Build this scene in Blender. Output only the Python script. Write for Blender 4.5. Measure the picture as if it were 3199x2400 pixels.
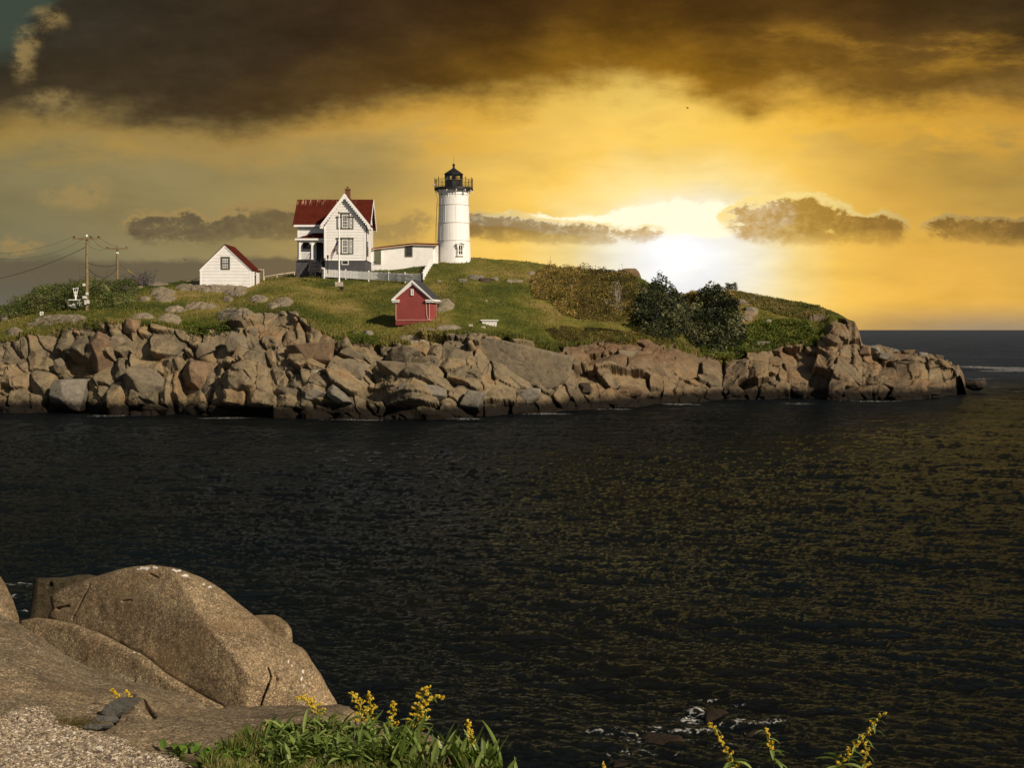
import bpy, bmesh, math, random
import numpy as np
from mathutils import Vector, Matrix
R = math.radians
scene = bpy.context.scene
for o in list(bpy.data.objects): bpy.data.objects.remove(o)

# ------------------------------------------------------------ camera
EYE, FP, HX, HY = 7.5, 4000.0, 1599.5, 1031.0      # eye height, focal length and horizon in photo pixels
cam = bpy.data.cameras.new('camera'); camo = bpy.data.objects.new('camera', cam)
scene.collection.objects.link(camo); scene.camera = camo
camo.location = (0, 0, EYE); camo.rotation_euler = (R(90), 0, 0)
cam.sensor_width = 36; cam.lens = 36 * FP / 3199; cam.shift_y = -(1200 - HY) / 3199
cam.clip_start = 0.1; cam.clip_end = 90000
scene.view_settings.view_transform = 'Standard'; scene.view_settings.look = 'None'
scene.view_settings.exposure = 0; scene.view_settings.gamma = 1
scene.view_settings.use_curve_mapping = False

# ------------------------------------------------------------ sun
SUN_AZ, SUN_EL = 48, 31          # degrees to the right of straight behind the camera, and above the horizon
sd = Vector((math.sin(R(SUN_AZ)) * math.cos(R(SUN_EL)), -math.cos(R(SUN_AZ)) * math.cos(R(SUN_EL)), math.sin(R(SUN_EL))))
sun = bpy.data.lights.new('sun', 'SUN'); suno = bpy.data.objects.new('sun', sun)
scene.collection.objects.link(suno)
sun.energy = 5.0; sun.angle = R(0.5); sun.color = (1.0, 0.86, 0.68)
suno.rotation_euler = sd.to_track_quat('Z', 'Y').to_euler()
suno.location = (60, -60, 60)

# ------------------------------------------------------------ world (sky with clouds, all in world directions)
world = bpy.data.worlds.new("World"); scene.world = world; world.use_nodes = True
def srgb(r, g, b, k=1.0):
    f = lambda c: ((c / 255 + .055) / 1.055) ** 2.4 if c > 10 else c / 255 / 12.92
    return (f(r) * k, f(g) * k, f(b) * k, 1)
class NT:
    """small helper: writes math expressions as nodes"""
    def __init__(s, nt): s.nt = nt; s.n = nt.nodes; s.l = nt.links
    def put(s, sock, v):
        if isinstance(v, bpy.types.NodeSocket): s.l.new(v, sock)
        elif v is not None: sock.default_value = v
    def m(s, op, a, b=None, c=None, clamp=False):
        n = s.n.new('ShaderNodeMath'); n.operation = op; n.use_clamp = clamp
        for i, v in enumerate((a, b, c)): s.put(n.inputs[i], v)
        return n.outputs[0]
    def add(s, a, b): return s.m('ADD', a, b)
    def sub(s, a, b): return s.m('SUBTRACT', a, b)
    def mul(s, a, b): return s.m('MULTIPLY', a, b)
    def ss(s, x, a, b):
        n = s.n.new('ShaderNodeMapRange'); n.interpolation_type = 'SMOOTHSTEP'
        s.put(n.inputs[0], x); n.inputs[1].default_value = a; n.inputs[2].default_value = b
        return n.outputs[0]
    def mix(s, f, a, b):
        n = s.n.new('ShaderNodeMix'); n.data_type = 'RGBA'; n.clamp_factor = True
        s.put(n.inputs[0], f); s.put(n.inputs[6], a); s.put(n.inputs[7], b)
        return n.outputs[2]
    def cmul(s, a, b, f=1.0):
        n = s.n.new('ShaderNodeMix'); n.data_type = 'RGBA'; n.blend_type = 'MULTIPLY'
        s.put(n.inputs[0], f); s.put(n.inputs[6], a); s.put(n.inputs[7], b); return n.outputs[2]
    def cadd(s, a, b, f=1.0):
        n = s.n.new('ShaderNodeMix'); n.data_type = 'RGBA'; n.blend_type = 'ADD'
        s.put(n.inputs[0], f); s.put(n.inputs[6], a); s.put(n.inputs[7], b); return n.outputs[2]
    def vec(s, x, y, z=0.0):
        n = s.n.new('ShaderNodeCombineXYZ'); s.put(n.inputs[0], x); s.put(n.inputs[1], y); s.put(n.inputs[2], z); return n.outputs[0]
    def noise(s, v, scale=1, detail=5, rough=.55, dist=0.0):
        n = s.n.new('ShaderNodeTexNoise'); s.put(n.inputs['Vector'], v)
        n.inputs['Scale'].default_value = scale; n.inputs['Detail'].default_value = detail
        n.inputs['Roughness'].default_value = rough; n.inputs['Distortion'].default_value = dist
        return n.outputs['Fac']
    def ramp(s, f, stops, interp='LINEAR'):
        n = s.n.new('ShaderNodeValToRGB'); e = n.color_ramp.elements; n.color_ramp.interpolation = interp
        while len(e) < len(stops): e.new(1)
        for i, (p, c) in enumerate(stops):
            e[i].position = p
            e[i].color = c if not isinstance(c, (int, float)) else (c, c, c, 1)
        s.put(n.inputs[0], f); return n.outputs[0]
    def attr(s, name):
        n = s.n.new('ShaderNodeAttribute'); n.attribute_name = name; return n

def build_world():
    world.node_tree.nodes.clear(); N = NT(world.node_tree)
    tc = N.n.new('ShaderNodeTexCoord'); sep = N.n.new('ShaderNodeSeparateXYZ'); N.l.new(tc.outputs['Generated'], sep.inputs[0])
    x, y, z = sep.outputs
    yy = N.m('MAXIMUM', y, .12)
    U0 = N.add(N.mul(N.m('DIVIDE', x, yy), 4.0), 1.5995)       # thousandths of the field: 0..3.2 left to right
    V0 = N.sub(1.031, N.mul(N.m('DIVIDE', z, yy), 4.0))        # 1.031 at the horizon, smaller upward
    # gentle warp
    p0 = N.vec(U0, N.mul(V0, 2.2))
    w1 = N.sub(N.noise(p0, 1.7, 4, .5), .5); w2 = N.sub(N.noise(N.vec(U0, N.mul(V0, 2.2), 7.3), 5.0, 6, .62), .5)
    w3 = N.sub(N.noise(N.vec(U0, N.mul(V0, 1.5), 3.1), 17.0, 6, .65), .5)
    V = N.add(V0, N.add(N.mul(w1, .06), N.mul(w2, .05)))
    # clear sky / glow around the hidden sun
    du = N.mul(N.sub(U0, 2.13), .82); dv = N.mul(N.sub(V0, .83), 1.05)
    d = N.m('SQRT', N.add(N.mul(du, du), N.mul(dv, dv)))
    ang = N.m('ARCTAN2', dv, du)
    ray = N.sub(N.noise(N.vec(N.mul(ang, 1.6), 4.4), 2.2, 1.5, .4), .5)
    dn = N.add(N.add(N.add(d, N.mul(w1, .10)), N.mul(ray, N.mul(N.ss(d, .15, .9), .50))), N.mul(w3, .02))
    glow = N.ramp(N.mul(dn, .4), [(0, srgb(255, 252, 246, 1.12)), (.035, srgb(248, 247, 246, 1.02)), (.075, srgb(249, 240, 214)), (.115, srgb(254, 226, 150)),
                           (.17, srgb(252, 206, 98)), (.26, srgb(224, 180, 90)), (.36, srgb(176, 149, 90)), (.48, srgb(148, 132, 90)),
                           (.64, srgb(122, 116, 88)), (.82, srgb(104, 106, 84)), (1, srgb(98, 98, 76))])
    # golden side to the right
    gold = N.mix(N.ss(V0, .45, .95), srgb(196, 150, 58), srgb(240, 182, 74))
    c = N.mix(N.mul(N.ss(U0, 2.35, 2.9), .75), glow, gold)
    c = N.mix(N.mul(N.mul(N.ss(V0, .88, .60), N.ss(d, .45, .9)), .35), c, srgb(150, 130, 74))
    # haze band at the horizon
    c = N.mix(N.mul(N.ss(V0, .93, 1.035), N.ss(N.m('ABSOLUTE', du), .15, .8)), c, srgb(160, 138, 108))
    # thin streaky tone
    c = N.cmul(c, N.ramp(N.noise(N.vec(U0, N.mul(V0, 3.5), 1.0), 2.3, 6, .6), [(.3, .86), (.5, 1.0), (.7, 1.10)]))
    # light billows under the deck
    b1 = N.mul(N.ss(N.noise(N.vec(U0, N.mul(V0, 2.8), 2.0), 3.2, 7, .6), .46, .66), N.mul(N.ss(V, .28, .40), N.sub(1, N.ss(V, .40, .58))))
    bcol = N.ramp(N.mul(U0, .3125), [(0, srgb(170, 138, 68)), (.25, srgb(178, 142, 74)), (.45, srgb(236, 178, 62)), (.62, srgb(255, 218, 110)), (.8, srgb(250, 190, 60)), (1, srgb(224, 164, 56))])
    c = N.mix(N.mul(b1, .75), c, bcol)
    # low cumulus: sum of soft lobes broken by noise
    w4 = N.sub(N.noise(N.vec(U0, N.mul(V0, 1.3), 6.6), 42.0, 5, .7), .5)
    puff = N.add(N.add(N.mul(w2, 1.1), N.mul(w3, 1.5)), N.mul(w4, .9))
    Un = N.add(U0, N.mul(w2, .10)); Vn = N.add(N.add(V0, N.mul(w2, .07)), N.mul(w3, .03))
    def field(blobs):
        f = None
        for (bu, bv, ru, rv) in blobs:
            a = N.mul(N.sub(Un, bu), 1 / ru); b = N.mul(N.sub(Vn, bv), 1 / rv)
            q = N.m('MULTIPLY_ADD', a, a, N.mul(b, b))
            g = N.m('MAXIMUM', N.sub(1, N.mul(q, .5)), 0.0); g = N.mul(g, g)
            f = g if f is None else N.m('ADD', f, g)
        return N.mul(f, N.m('MAXIMUM', N.add(1.0, N.mul(puff, 1.9)), 0.05))
    # bright backlit puffs
    fb = field([(1.98, .690, .10, .045), (2.10, .680, .10, .055), (2.22, .69, .09, .055), (1.84, .70, .12, .04), (2.30, .675, .10, .05), (2.40, .665, .09, .045), (1.70, .70, .10, .03), (1.56, .69, .10, .025)])
    c = N.mix(N.mul(N.mul(N.ss(fb, .08, .5), .95), N.sub(1, N.ss(V, .70, .88))), c, srgb(255, 244, 212, 1.12))
    # dark ones
    fd = field([(.46, .715, .075, .048), (.57, .71, .08, .05), (.67, .725, .08, .035), (.77, .695, .09, .055), (.88, .705, .10, .055), (1.0, .72, .09, .04),
                (1.48, .705, .10, .042), (1.60, .72, .11, .046), (1.73, .73, .10, .042), (1.86, .735, .09, .036), (2.0, .73, .07, .03),
                (2.35, .69, .085, .068), (2.45, .695, .11, .085), (2.57, .705, .10, .075), (2.67, .72, .06, .045), (2.76, .72, .075, .050),
                (2.98, .715, .09, .042), (3.09, .725, .10, .045), (3.20, .73, .10, .045)])
    md = N.mul(N.ss(fd, .08, .62), N.ramp(N.add(.5, N.mul(puff, .75)), [(.2, .58), (.62, 1.0)]))
    dcol = N.ramp(N.mul(U0, .3125), [(0, srgb(96, 84, 62)), (.2, srgb(104, 90, 66)), (.45, srgb(134, 108, 66)), (.56, srgb(168, 134, 72)), (.66, srgb(214, 168, 88)),
                               (.74, srgb(196, 150, 62)), (.85, srgb(150, 112, 52)), (1, srgb(120, 92, 50))])
    dcol = N.cmul(dcol, N.ramp(w3, [(0, .9), (1, 1.0)]))
    dcol = N.mix(N.ss(V, .715, .80), dcol, c)
    nsun = N.sub(1, N.ss(N.m('ABSOLUTE', N.sub(U0, 2.15)), .25, 1.0))
    rimc = N.mix(nsun, srgb(160, 134, 84), srgb(255, 226, 142))
    rim = N.mul(N.mul(N.ss(fd, .02, .18), N.sub(1, N.ss(fd, .22, .60))), N.sub(1, N.ss(V0, .67, .735)))
    c = N.mix(N.mul(md, .92), c, dcol)
    c = N.mix(N.mul(rim, .95), c, rimc)
    # pale wisps on the left, and the grey bank low on the left
    fw = field([(.20, .61, .09, .05), (.29, .60, .07, .065), (.03, .77, .12, .04), (1.13, .72, .07, .04), (1.24, .73, .09, .04), (1.30, .69, .06, .03), (.45, .66, .07, .02), (.80, .64, .09, .03)])
    c = N.mix(N.mul(N.ss(fw, .05, 1.1), .75), c, srgb(160, 134, 84))
    bank = N.mul(N.ss(N.add(Vn, N.mul(w1, .05)), .795, .825), N.sub(1, N.ss(U0, .9, 1.35)))
    c = N.mix(N.mul(bank, .85), c, N.mix(N.ss(V0, .84, .99), srgb(100, 88, 68), srgb(98, 96, 88)))
    # the dark deck
    edge = N.ramp(N.mul(U0, .3125), [(0, .385), (.08, .355), (.16, .385), (.25, .405), (.34, .36), (.41, .315), (.50, .315), (.565, .275), (.64, .27), (.715, .325), (.735, .345), (.77, .30), (.88, .335), (1, .315)], 'EASE')
    dd = N.sub(edge, N.add(N.add(V0, N.mul(w1, .13)), N.add(N.mul(w2, .16), N.mul(w3, .04))))
    deck = N.ss(dd, -.085, .085)
    lip = N.mul(N.ss(dd, -.15, -.03), N.sub(1, N.ss(dd, -.02, .10)))
    c = N.mix(N.mul(lip, .7), c, bcol)
    dl = N.ramp(N.mul(U0, .3125), [(0, srgb(74, 62, 42)), (.2, srgb(70, 55, 34)), (.4, srgb(92, 66, 26)), (.55, srgb(138, 98, 26)), (.68, srgb(150, 106, 26)), (.8, srgb(140, 100, 34)), (1, srgb(124, 92, 42))])
    dt = N.ramp(N.mul(U0, .3125), [(0, srgb(46, 42, 34)), (.2, srgb(56, 46, 32)), (.45, srgb(62, 42, 20)), (.62, srgb(78, 52, 18)), (.8, srgb(76, 52, 20)), (1, srgb(58, 44, 24))])
    dk = N.mix(N.ss(N.add(dd, N.mul(w1, .2)), .0, .30), dl, dt)
    st = N.mul(N.ss(N.noise(N.vec(N.mul(U0, .8), N.mul(V0, 2.6), 5.0), 3.0, 7, .62), .46, .70), N.mul(N.ss(U0, 2.0, 2.5), N.ss(dd, .04, .12)))
    dk = N.mix(N.mul(N.mul(st, .6), N.ss(V0, .03, .16)), dk, srgb(196, 144, 48))
    dk = N.cmul(dk, N.ramp(N.noise(N.vec(U0, N.mul(V0, 2.0), 9.0), 3.0, 8, .62), [(.25, .62), (.5, 1.0), (.75, 1.5)]))
    c = N.mix(deck, c, dk)
    # top left: torn cloud edge with a bit of teal sky
    tl = N.sub(N.add(N.mul(U0, 1.0), N.mul(V0, .55)), N.add(N.mul(w2, .22), N.mul(w1, .1)))
    c = N.mix(N.mul(N.mul(N.sub(1, N.ss(tl, .10, .22)), N.sub(1, N.ss(V0, .12, .24))), .8), c, srgb(66, 78, 66))
    fl = field([(.085, .13, .05, .07), (.16, .06, .06, .04), (.17, .32, .10, .06), (.07, .20, .05, .07)])
    c = N.mix(N.mul(N.ss(fl, .05, 1.6), .8), c, srgb(150, 126, 78))
    # overhead and behind the camera: broken grey cloud over a real blue sky
    sky = N.n.new('ShaderNodeTexSky'); sky.sky_type = 'NISHITA'; sky.sun_disc = False
    sky.sun_elevation = R(SUN_EL); sky.sun_rotation = R(180 - SUN_AZ)
    back = N.mix(N.mul(N.ss(N.noise(tc.outputs['Generated'], 2.2, 5, .6), .35, .6), .8), N.cmul(sky.outputs[0], (.10, .10, .10, 1)), srgb(96, 88, 76))
    over = srgb(82, 79, 75)
    c = N.mix(N.ss(N.sub(0, V0), -.02, 1.2), c, over)
    c = N.mix(N.ss(N.sub(0, y), -.45, .25), c, back)
    c = N.mix(N.mul(N.ss(z, .55, .95), .6), c, N.mix(.5, over, back))
    c = N.mix(N.ss(N.sub(0, z), .0, .01), c, srgb(30, 32, 34))
    c10 = N.cmul(c, (10, 10, 10, 1))
    bg = N.n.new('ShaderNodeBackground'); bg.inputs[1].default_value = .1; N.l.new(c10, bg.inputs[0])
    out = N.n.new('ShaderNodeOutputWorld'); N.l.new(bg.outputs[0], out.inputs[0])
    world.cycles.sampling_method = 'MANUAL'; world.cycles.sample_map_resolution = 512
build_world()
# ------------------------------------------------------------ helpers
rng = np.random.default_rng(7); random.seed(7)
def P(px, py, Y):
    """the point at distance Y along the view through photo pixel (px, py)"""
    return Vector(((px - HX) / FP * Y, Y, EYE - (py - HY) / FP * Y))
def tag(o, label=None, cat=None, group=None, kind=None):
    if label: o['label'] = label
    if cat: o['category'] = cat
    if group: o['group'] = group
    if kind: o['kind'] = kind
    return o
def empty(name, loc, rz=0.0, label=None, cat=None, group=None):
    o = bpy.data.objects.new(name, None); scene.collection.objects.link(o)
    o.location = loc; o.rotation_euler = (0, 0, rz); o.empty_display_size = .2
    return tag(o, label, cat, group)
def root_of(o):
    while o.parent: o = o.parent
    return o
def make(name, V, F, mat, parent=None, smooth=False, tint=None, vattr=None, local=False):
    """one mesh object; V in world coordinates unless local (then in the thing's own coordinates)"""
    V = np.asarray(V, dtype=np.float32).reshape(-1, 3)
    if parent is not None and not local:
        r = root_of(parent); V = V - np.array(r.location, dtype=np.float32)
    me = bpy.data.meshes.new(name)
    if isinstance(F, np.ndarray):
        k = F.shape[1]; me.vertices.add(len(V)); me.loops.add(F.size); me.polygons.add(len(F))
        me.vertices.foreach_set('co', V.ravel()); me.loops.foreach_set('vertex_index', F.ravel().astype(np.int32))
        me.polygons.foreach_set('loop_start', np.arange(len(F), dtype=np.int32) * k)
        me.polygons.foreach_set('loop_total', np.full(len(F), k, dtype=np.int32))
        me.update(calc_edges=True)
    else:
        me.from_pydata([tuple(map(float, v)) for v in V], [], F); me.update()
    me.polygons.foreach_set('use_smooth', np.full(len(me.polygons), smooth))
    if tint is not None:
        a = me.attributes.new('tint', 'FLOAT', 'FACE'); a.data.foreach_set('value', np.asarray(tint, dtype=np.float32))
    for k, arr in (vattr or {}).items():
        a = me.attributes.new(k, 'FLOAT', 'POINT'); a.data.foreach_set('value', np.asarray(arr, dtype=np.float32).ravel())
    me.materials.append(mat)
    o = bpy.data.objects.new(name, me); scene.collection.objects.link(o)
    if parent is not None: o.parent = parent
    return o
def thing(name, V, F, mat, label, cat, group=None, smooth=False, loc=None, **k):
    """a thing that is one mesh, its origin at its base"""
    V = np.asarray(V, dtype=np.float32).reshape(-1, 3)
    if loc is None: loc = ((V[:, 0].min() + V[:, 0].max()) / 2, (V[:, 1].min() + V[:, 1].max()) / 2, V[:, 2].min())
    o = make(name, V - np.array(loc, dtype=np.float32), F, mat, smooth=smooth, **k); o.location = loc
    return tag(o, label, cat, group)
class MB:
    def __init__(s): s.v = []; s.f = []
    def poly(s, pts, faces=None):
        n = len(s.v); s.v += [tuple(p) for p in pts]
        for f in (faces or [tuple(range(len(pts)))]): s.f.append(tuple(n + i for i in f))
        return s
    def box(s, x0, x1, y0, y1, z0, z1):
        return s.poly([(x0,y0,z0),(x1,y0,z0),(x1,y1,z0),(x0,y1,z0),(x0,y0,z1),(x1,y0,z1),(x1,y1,z1),(x0,y1,z1)],
                      [(0,3,2,1),(4,5,6,7),(0,1,5,4),(1,2,6,5),(2,3,7,6),(3,0,4,7)])
    def prism(s, pts, d):
        """closed prism: polygon pts (3D) pushed along vector d"""
        n = len(pts); b = [tuple(Vector(p) + Vector(d)) for p in pts]
        f = [tuple(range(n)), tuple(range(2*n-1, n-1, -1))] + [(i, i+n, (i+1) % n + n, (i+1) % n) for i in range(n)]
        return s.poly([tuple(p) for p in pts] + b, f)
    def bar(s, a, b, w, h=None, up=(0,0,1)):
        a = Vector(a); b = Vector(b); h = h or w; d = (b - a).normalized(); u = Vector(up)
        if abs(d.dot(u)) > .99: u = Vector((0,1,0))
        r = d.cross(u).normalized(); u = r.cross(d)
        q = [(-w/2,-h/2),(w/2,-h/2),(w/2,h/2),(-w/2,h/2)]
        return s.poly([tuple(a + r*i + u*j) for i, j in q] + [tuple(b + r*i + u*j) for i, j in q],
                      [(3,2,1,0),(4,5,6,7),(0,1,5,4),(1,2,6,5),(2,3,7,6),(3,0,4,7)])
    def tube(s, pts, rad, n=8, cap=True):
        pts = [Vector(p) for p in pts]; rad = rad if isinstance(rad, (list, tuple, np.ndarray)) else [rad]*len(pts)
        base = len(s.v)
        for i, p in enumerate(pts):
            d = (pts[min(i+1, len(pts)-1)] - pts[max(i-1, 0)]).normalized()
            u = Vector((0,0,1)) if abs(d.z) < .9 else Vector((0,1,0))
            r = d.cross(u).normalized(); w = r.cross(d)
            for k in range(n):
                a = 2*math.pi*k/n; s.v.append(tuple(p + (r*math.cos(a) + w*math.sin(a))*float(rad[i])))
        for i in range(len(pts)-1):
            for k in range(n):
                s.f.append((base+i*n+k, base+i*n+(k+1) % n, base+(i+1)*n+(k+1) % n, base+(i+1)*n+k))
        if cap:
            s.f.append(tuple(base+k for k in range(n-1, -1, -1))); s.f.append(tuple(base+(len(pts)-1)*n+k for k in range(n)))
        return s
    def lathe(s, c, prof, n=48, cap=True, rot=0.0):
        """prof: list of (radius, z) around the vertical through c"""
        base = len(s.v)
        for r, z in prof:
            for k in range(n):
                a = 2*math.pi*k/n + rot; s.v.append((c[0]+r*math.cos(a), c[1]+r*math.sin(a), c[2]+z))
        for i in range(len(prof)-1):
            for k in range(n):
                s.f.append((base+i*n+k, base+i*n+(k+1) % n, base+(i+1)*n+(k+1) % n, base+(i+1)*n+k))
        if cap:
            s.f.append(tuple(base+k for k in range(n-1, -1, -1))); s.f.append(tuple(base+(len(prof)-1)*n+k for k in range(n)))
        return s
    def build_split(s, name, mat, parent=None, local=False):
        """one part per separate piece"""
        par = list(range(len(s.v)))
        def fd(i):
            while par[i] != i: par[i] = par[par[i]]; i = par[i]
            return i
        for f in s.f:
            for k in f[1:]: par[fd(k)] = fd(f[0])
        grp = {}
        for f in s.f: grp.setdefault(fd(f[0]), []).append(f)
        for fs in grp.values():
            ids = sorted({k for f in fs for k in f}); mp = {k: i for i, k in enumerate(ids)}
            make(name, [s.v[k] for k in ids], [tuple(mp[k] for k in f) for f in fs], mat, parent, local=local)
    def build(s, name, mat, parent=None, smooth=False, local=False):
        o = make(name, s.v, s.f, mat, parent, smooth, local=local)
        return o
# --- noise in numpy
def _h(ix, iy, iz, seed):
    n = (ix.astype(np.int64)*374761393 + iy.astype(np.int64)*668265263 + iz.astype(np.int64)*2147483647 + seed*1274126177) & 0xffffffff
    n = ((n ^ (n >> 13)) * 1274126177) & 0xffffffff
    n = n ^ (n >> 16)
    return (n & 0xffffff) / float(0xffffff)
def vnoise(x, y, z=None, seed=0):
    x = np.asarray(x, float); y = np.asarray(y, float); z = np.zeros_like(x) if z is None else np.asarray(z, float)
    x, y, z = np.broadcast_arrays(x, y, z)
    ix, iy, iz = np.floor(x), np.floor(y), np.floor(z); fx, fy, fz = x-ix, y-iy, z-iz
    fx = fx*fx*(3-2*fx); fy = fy*fy*(3-2*fy); fz = fz*fz*(3-2*fz); r = 0
    for dx in (0, 1):
        for dy in (0, 1):
            w = (fx if dx else 1-fx) * (fy if dy else 1-fy)
            a = _h(ix+dx, iy+dy, iz, seed)
            if np.any(fz): a = a*(1-fz) + _h(ix+dx, iy+dy, iz+1, seed)*fz
            r = r + w*a
    return r*2-1
def fbm(x, y, z=None, oct=4, seed=0, gain=.5):
    r = 0; a = 1; t = 0; f = 1
    for i in range(oct):
        r = r + a*vnoise(np.asarray(x)*f, np.asarray(y)*f, None if z is None else np.asarray(z)*f, seed+i*17); t += a; a *= gain; f *= 2.03
    return r/t
def sstep(x, a, b):
    t = np.clip((x-a)/(b-a), 0, 1); return t*t*(3-2*t)

# ------------------------------------------------------------ materials
MATS = {}
def newmat(name):
    m = bpy.data.materials.new(name); m.use_nodes = True; m.node_tree.nodes.clear()
    N = NT(m.node_tree); b = N.n.new('ShaderNodeBsdfPrincipled'); o = N.n.new('ShaderNodeOutputMaterial'); N.l.new(b.outputs[0], o.inputs[0])
    return m, N, b
def bump(N, b, h, strength=.5, dist=.05):
    n = N.n.new('ShaderNodeBump'); n.inputs['Strength'].default_value = strength; n.inputs['Distance'].default_value = dist
    N.l.new(h, n.inputs['Height']); N.l.new(n.outputs[0], b.inputs['Normal']); return n
def plain(name, col, rough=.6, var=.12, scale=3.0, bmp=0.0, metal=0.0, dirt=None, spec=.3):
    if name in MATS: return MATS[name]
    m, N, b = newmat(name)
    tc = N.n.new('ShaderNodeTexCoord')
    n1 = N.noise(tc.outputs['Object'], scale, 6, .6)
    c = (*col, 1)
    out = N.cmul(c, N.ramp(n1, [(.3, 1-var), (.7, 1+var*.4)]))
    if dirt: out = N.mix(N.mul(N.ss(N.noise(tc.outputs['Object'], scale*.6, 7, .65), .52, .7), dirt[1]), out, (*dirt[0], 1))
    N.l.new(out, b.inputs['Base Color']); b.inputs['Roughness'].default_value = rough; b.inputs['Metallic'].default_value = metal
    b.inputs['Specular IOR Level'].default_value = spec
    if bmp: bump(N, b, N.noise(tc.outputs['Object'], scale*6, 4, .6), bmp, .02)
    MATS[name] = m; return m
def leafmat(name, stops, rough=.6, trans=.25, spec=.25):
    """foliage: colour picked per leaf from the face attribute tint"""
    if name in MATS: return MATS[name]
    m, N, b = newmat(name)
    c = N.ramp(N.attr('tint').outputs['Fac'], [(p, (*col, 1)) for p, col in stops])
    N.l.new(c, b.inputs['Base Color']); b.inputs['Roughness'].default_value = rough; b.inputs['Specular IOR Level'].default_value = spec
    t = N.n.new('ShaderNodeBsdfTranslucent'); N.l.new(N.cmul(c, (1.1, 1.15, .6, 1)), t.inputs[0])
    mx = N.n.new('ShaderNodeMixShader'); mx.inputs[0].default_value = trans
    N.l.new(b.outputs[0], mx.inputs[1]); N.l.new(t.outputs[0], mx.inputs[2])
    N.l.new(mx.outputs[0], [n for n in N.n if n.type == 'OUTPUT_MATERIAL'][0].inputs[0])
    MATS[name] = m; return m
WHITE = plain('white_paint', (.80, .78, .75), .55, .10, 1.2, dirt=((.55, .50, .42), .25))
WHITE2 = plain('white_trim', (.82, .80, .77), .5, .05, 2)
OLIVE = plain('olive_trim', (.085, .085, .045), .6, .15, 3)
DARKGLASS = plain('window_glass', (.02, .022, .026), .08, .3, .8, spec=.6)
ROOFRED = plain('red_roof_shingle', (.080, .015, .009), .9, .35, 1.5, bmp=.4, spec=.05)
GREYFOUND = plain('grey_foundation', (.075, .072, .076), .85, .2, 1.5, bmp=.2)
BLACKIRON = plain('black_iron', (.014, .013, .013), .4, .3, 4, spec=.5)
BRICK = plain('chimney_brick', (.17, .07, .035), .9, .5, 6, bmp=.3)
WOODPOLE = plain('weathered_pole_wood', (.22, .16, .08), .85, .4, 3)
REDPAINT = plain('red_brick_paint', (.275, .056, .048), .7, .18, .9, bmp=.1, dirt=((.38, .10, .08), .5))
CONCRETE = plain('concrete', (.42, .36, .28), .9, .25, 4, bmp=.3)

def rockmat(name, cols, freq=1.0, speck=0.0, wet=False, bumpd=.05, fine=True):
    """granite: patchy tan and grey, dark stains, mineral specks"""
    m, N, b = newmat(name)
    geo = N.n.new('ShaderNodeNewGeometry'); p = geo.outputs['Position']
    n1 = N.noise(p, .35*freq, 6, .6); n2 = N.noise(p, 1.6*freq, 7, .65, .4); n3 = N.noise(p, 9*freq, 6, .7)
    cell = N.attr('tint').outputs['Fac']
    c = N.ramp(N.add(N.mul(n1, .9), N.mul(N.sub(cell, .5), .42)), [(.24, (*cols[0], 1)), (.42, (*cols[1], 1)), (.56, (*cols[2], 1)), (.74, (*cols[3], 1))])
    c = N.cmul(c, N.ramp(n2, [(.30, .60), (.48, 1.0), (.72, 1.25)]))
    c = N.cmul(c, N.ramp(n3, [(.28, .55), (.5, 1.0), (.75, 1.2)]))
    if speck:
        v = N.n.new('ShaderNodeTexVoronoi'); N.l.new(p, v.inputs['Vector']); v.inputs['Scale'].default_value = 150
        sc = N.n.new('ShaderNodeSeparateColor'); N.l.new(v.outputs['Color'], sc.inputs[0])
        c = N.cmul(c, N.ramp(sc.outputs[0], [(.0, .35), (.2, .68), (.5, 1.0), (.86, 1.25), (.95, 2.3)]), speck)
        n4 = N.noise(p, 30, 5, .7)
        c = N.cmul(c, N.ramp(n4, [(.3, .6), (.5, 1.0), (.7, 1.2)]))
        # orange-brown mottling
        c = N.mix(N.mul(N.ss(N.noise(p, 2.2, 6, .6), .48, .68), .35), c, (.15, .09, .04, 1))
    if wet:
        sep = N.n.new('ShaderNodeSeparateXYZ'); N.l.new(p, sep.inputs[0])
        zz = N.add(sep.outputs[2], N.mul(N.sub(n2, .5), .8))
        c = N.mix(N.sub(1, N.ss(zz, .65, 1.4)), c, (.018, .013, .008, 1))
        c = N.cmul(c, N.ramp(N.ss(zz, .8, 3.0), [(0, .72), (1, 1)]))
        ro = N.m('MULTIPLY_ADD', N.ss(zz, .2, .9), .5, .4); N.l.new(ro, b.inputs['Roughness'])
    else: b.inputs['Roughness'].default_value = .85
    N.l.new(c, b.inputs['Base Color']); b.inputs['Specular IOR Level'].default_value = .2
    hh = N.add(N.mul(n2, .6), N.mul(n3, .4))
    if speck: hh = N.add(hh, N.mul(N.noise(p, 45, 4, .7), .25))
    bump(N, b, hh, .9, bumpd)
    MATS[name] = m; return m, N, b
ROCK = rockmat('island_granite', [(.13, .105, .08), (.25, .19, .125), (.34, .235, .14), (.36, .30, .22)], 1, wet=True, bumpd=.16)[0]
FGROCK = rockmat('near_granite', [(.15, .11, .07), (.23, .165, .10), (.30, .20, .12), (.33, .25, .16)], 1.6, speck=1.0, bumpd=.012)[0]

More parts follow.
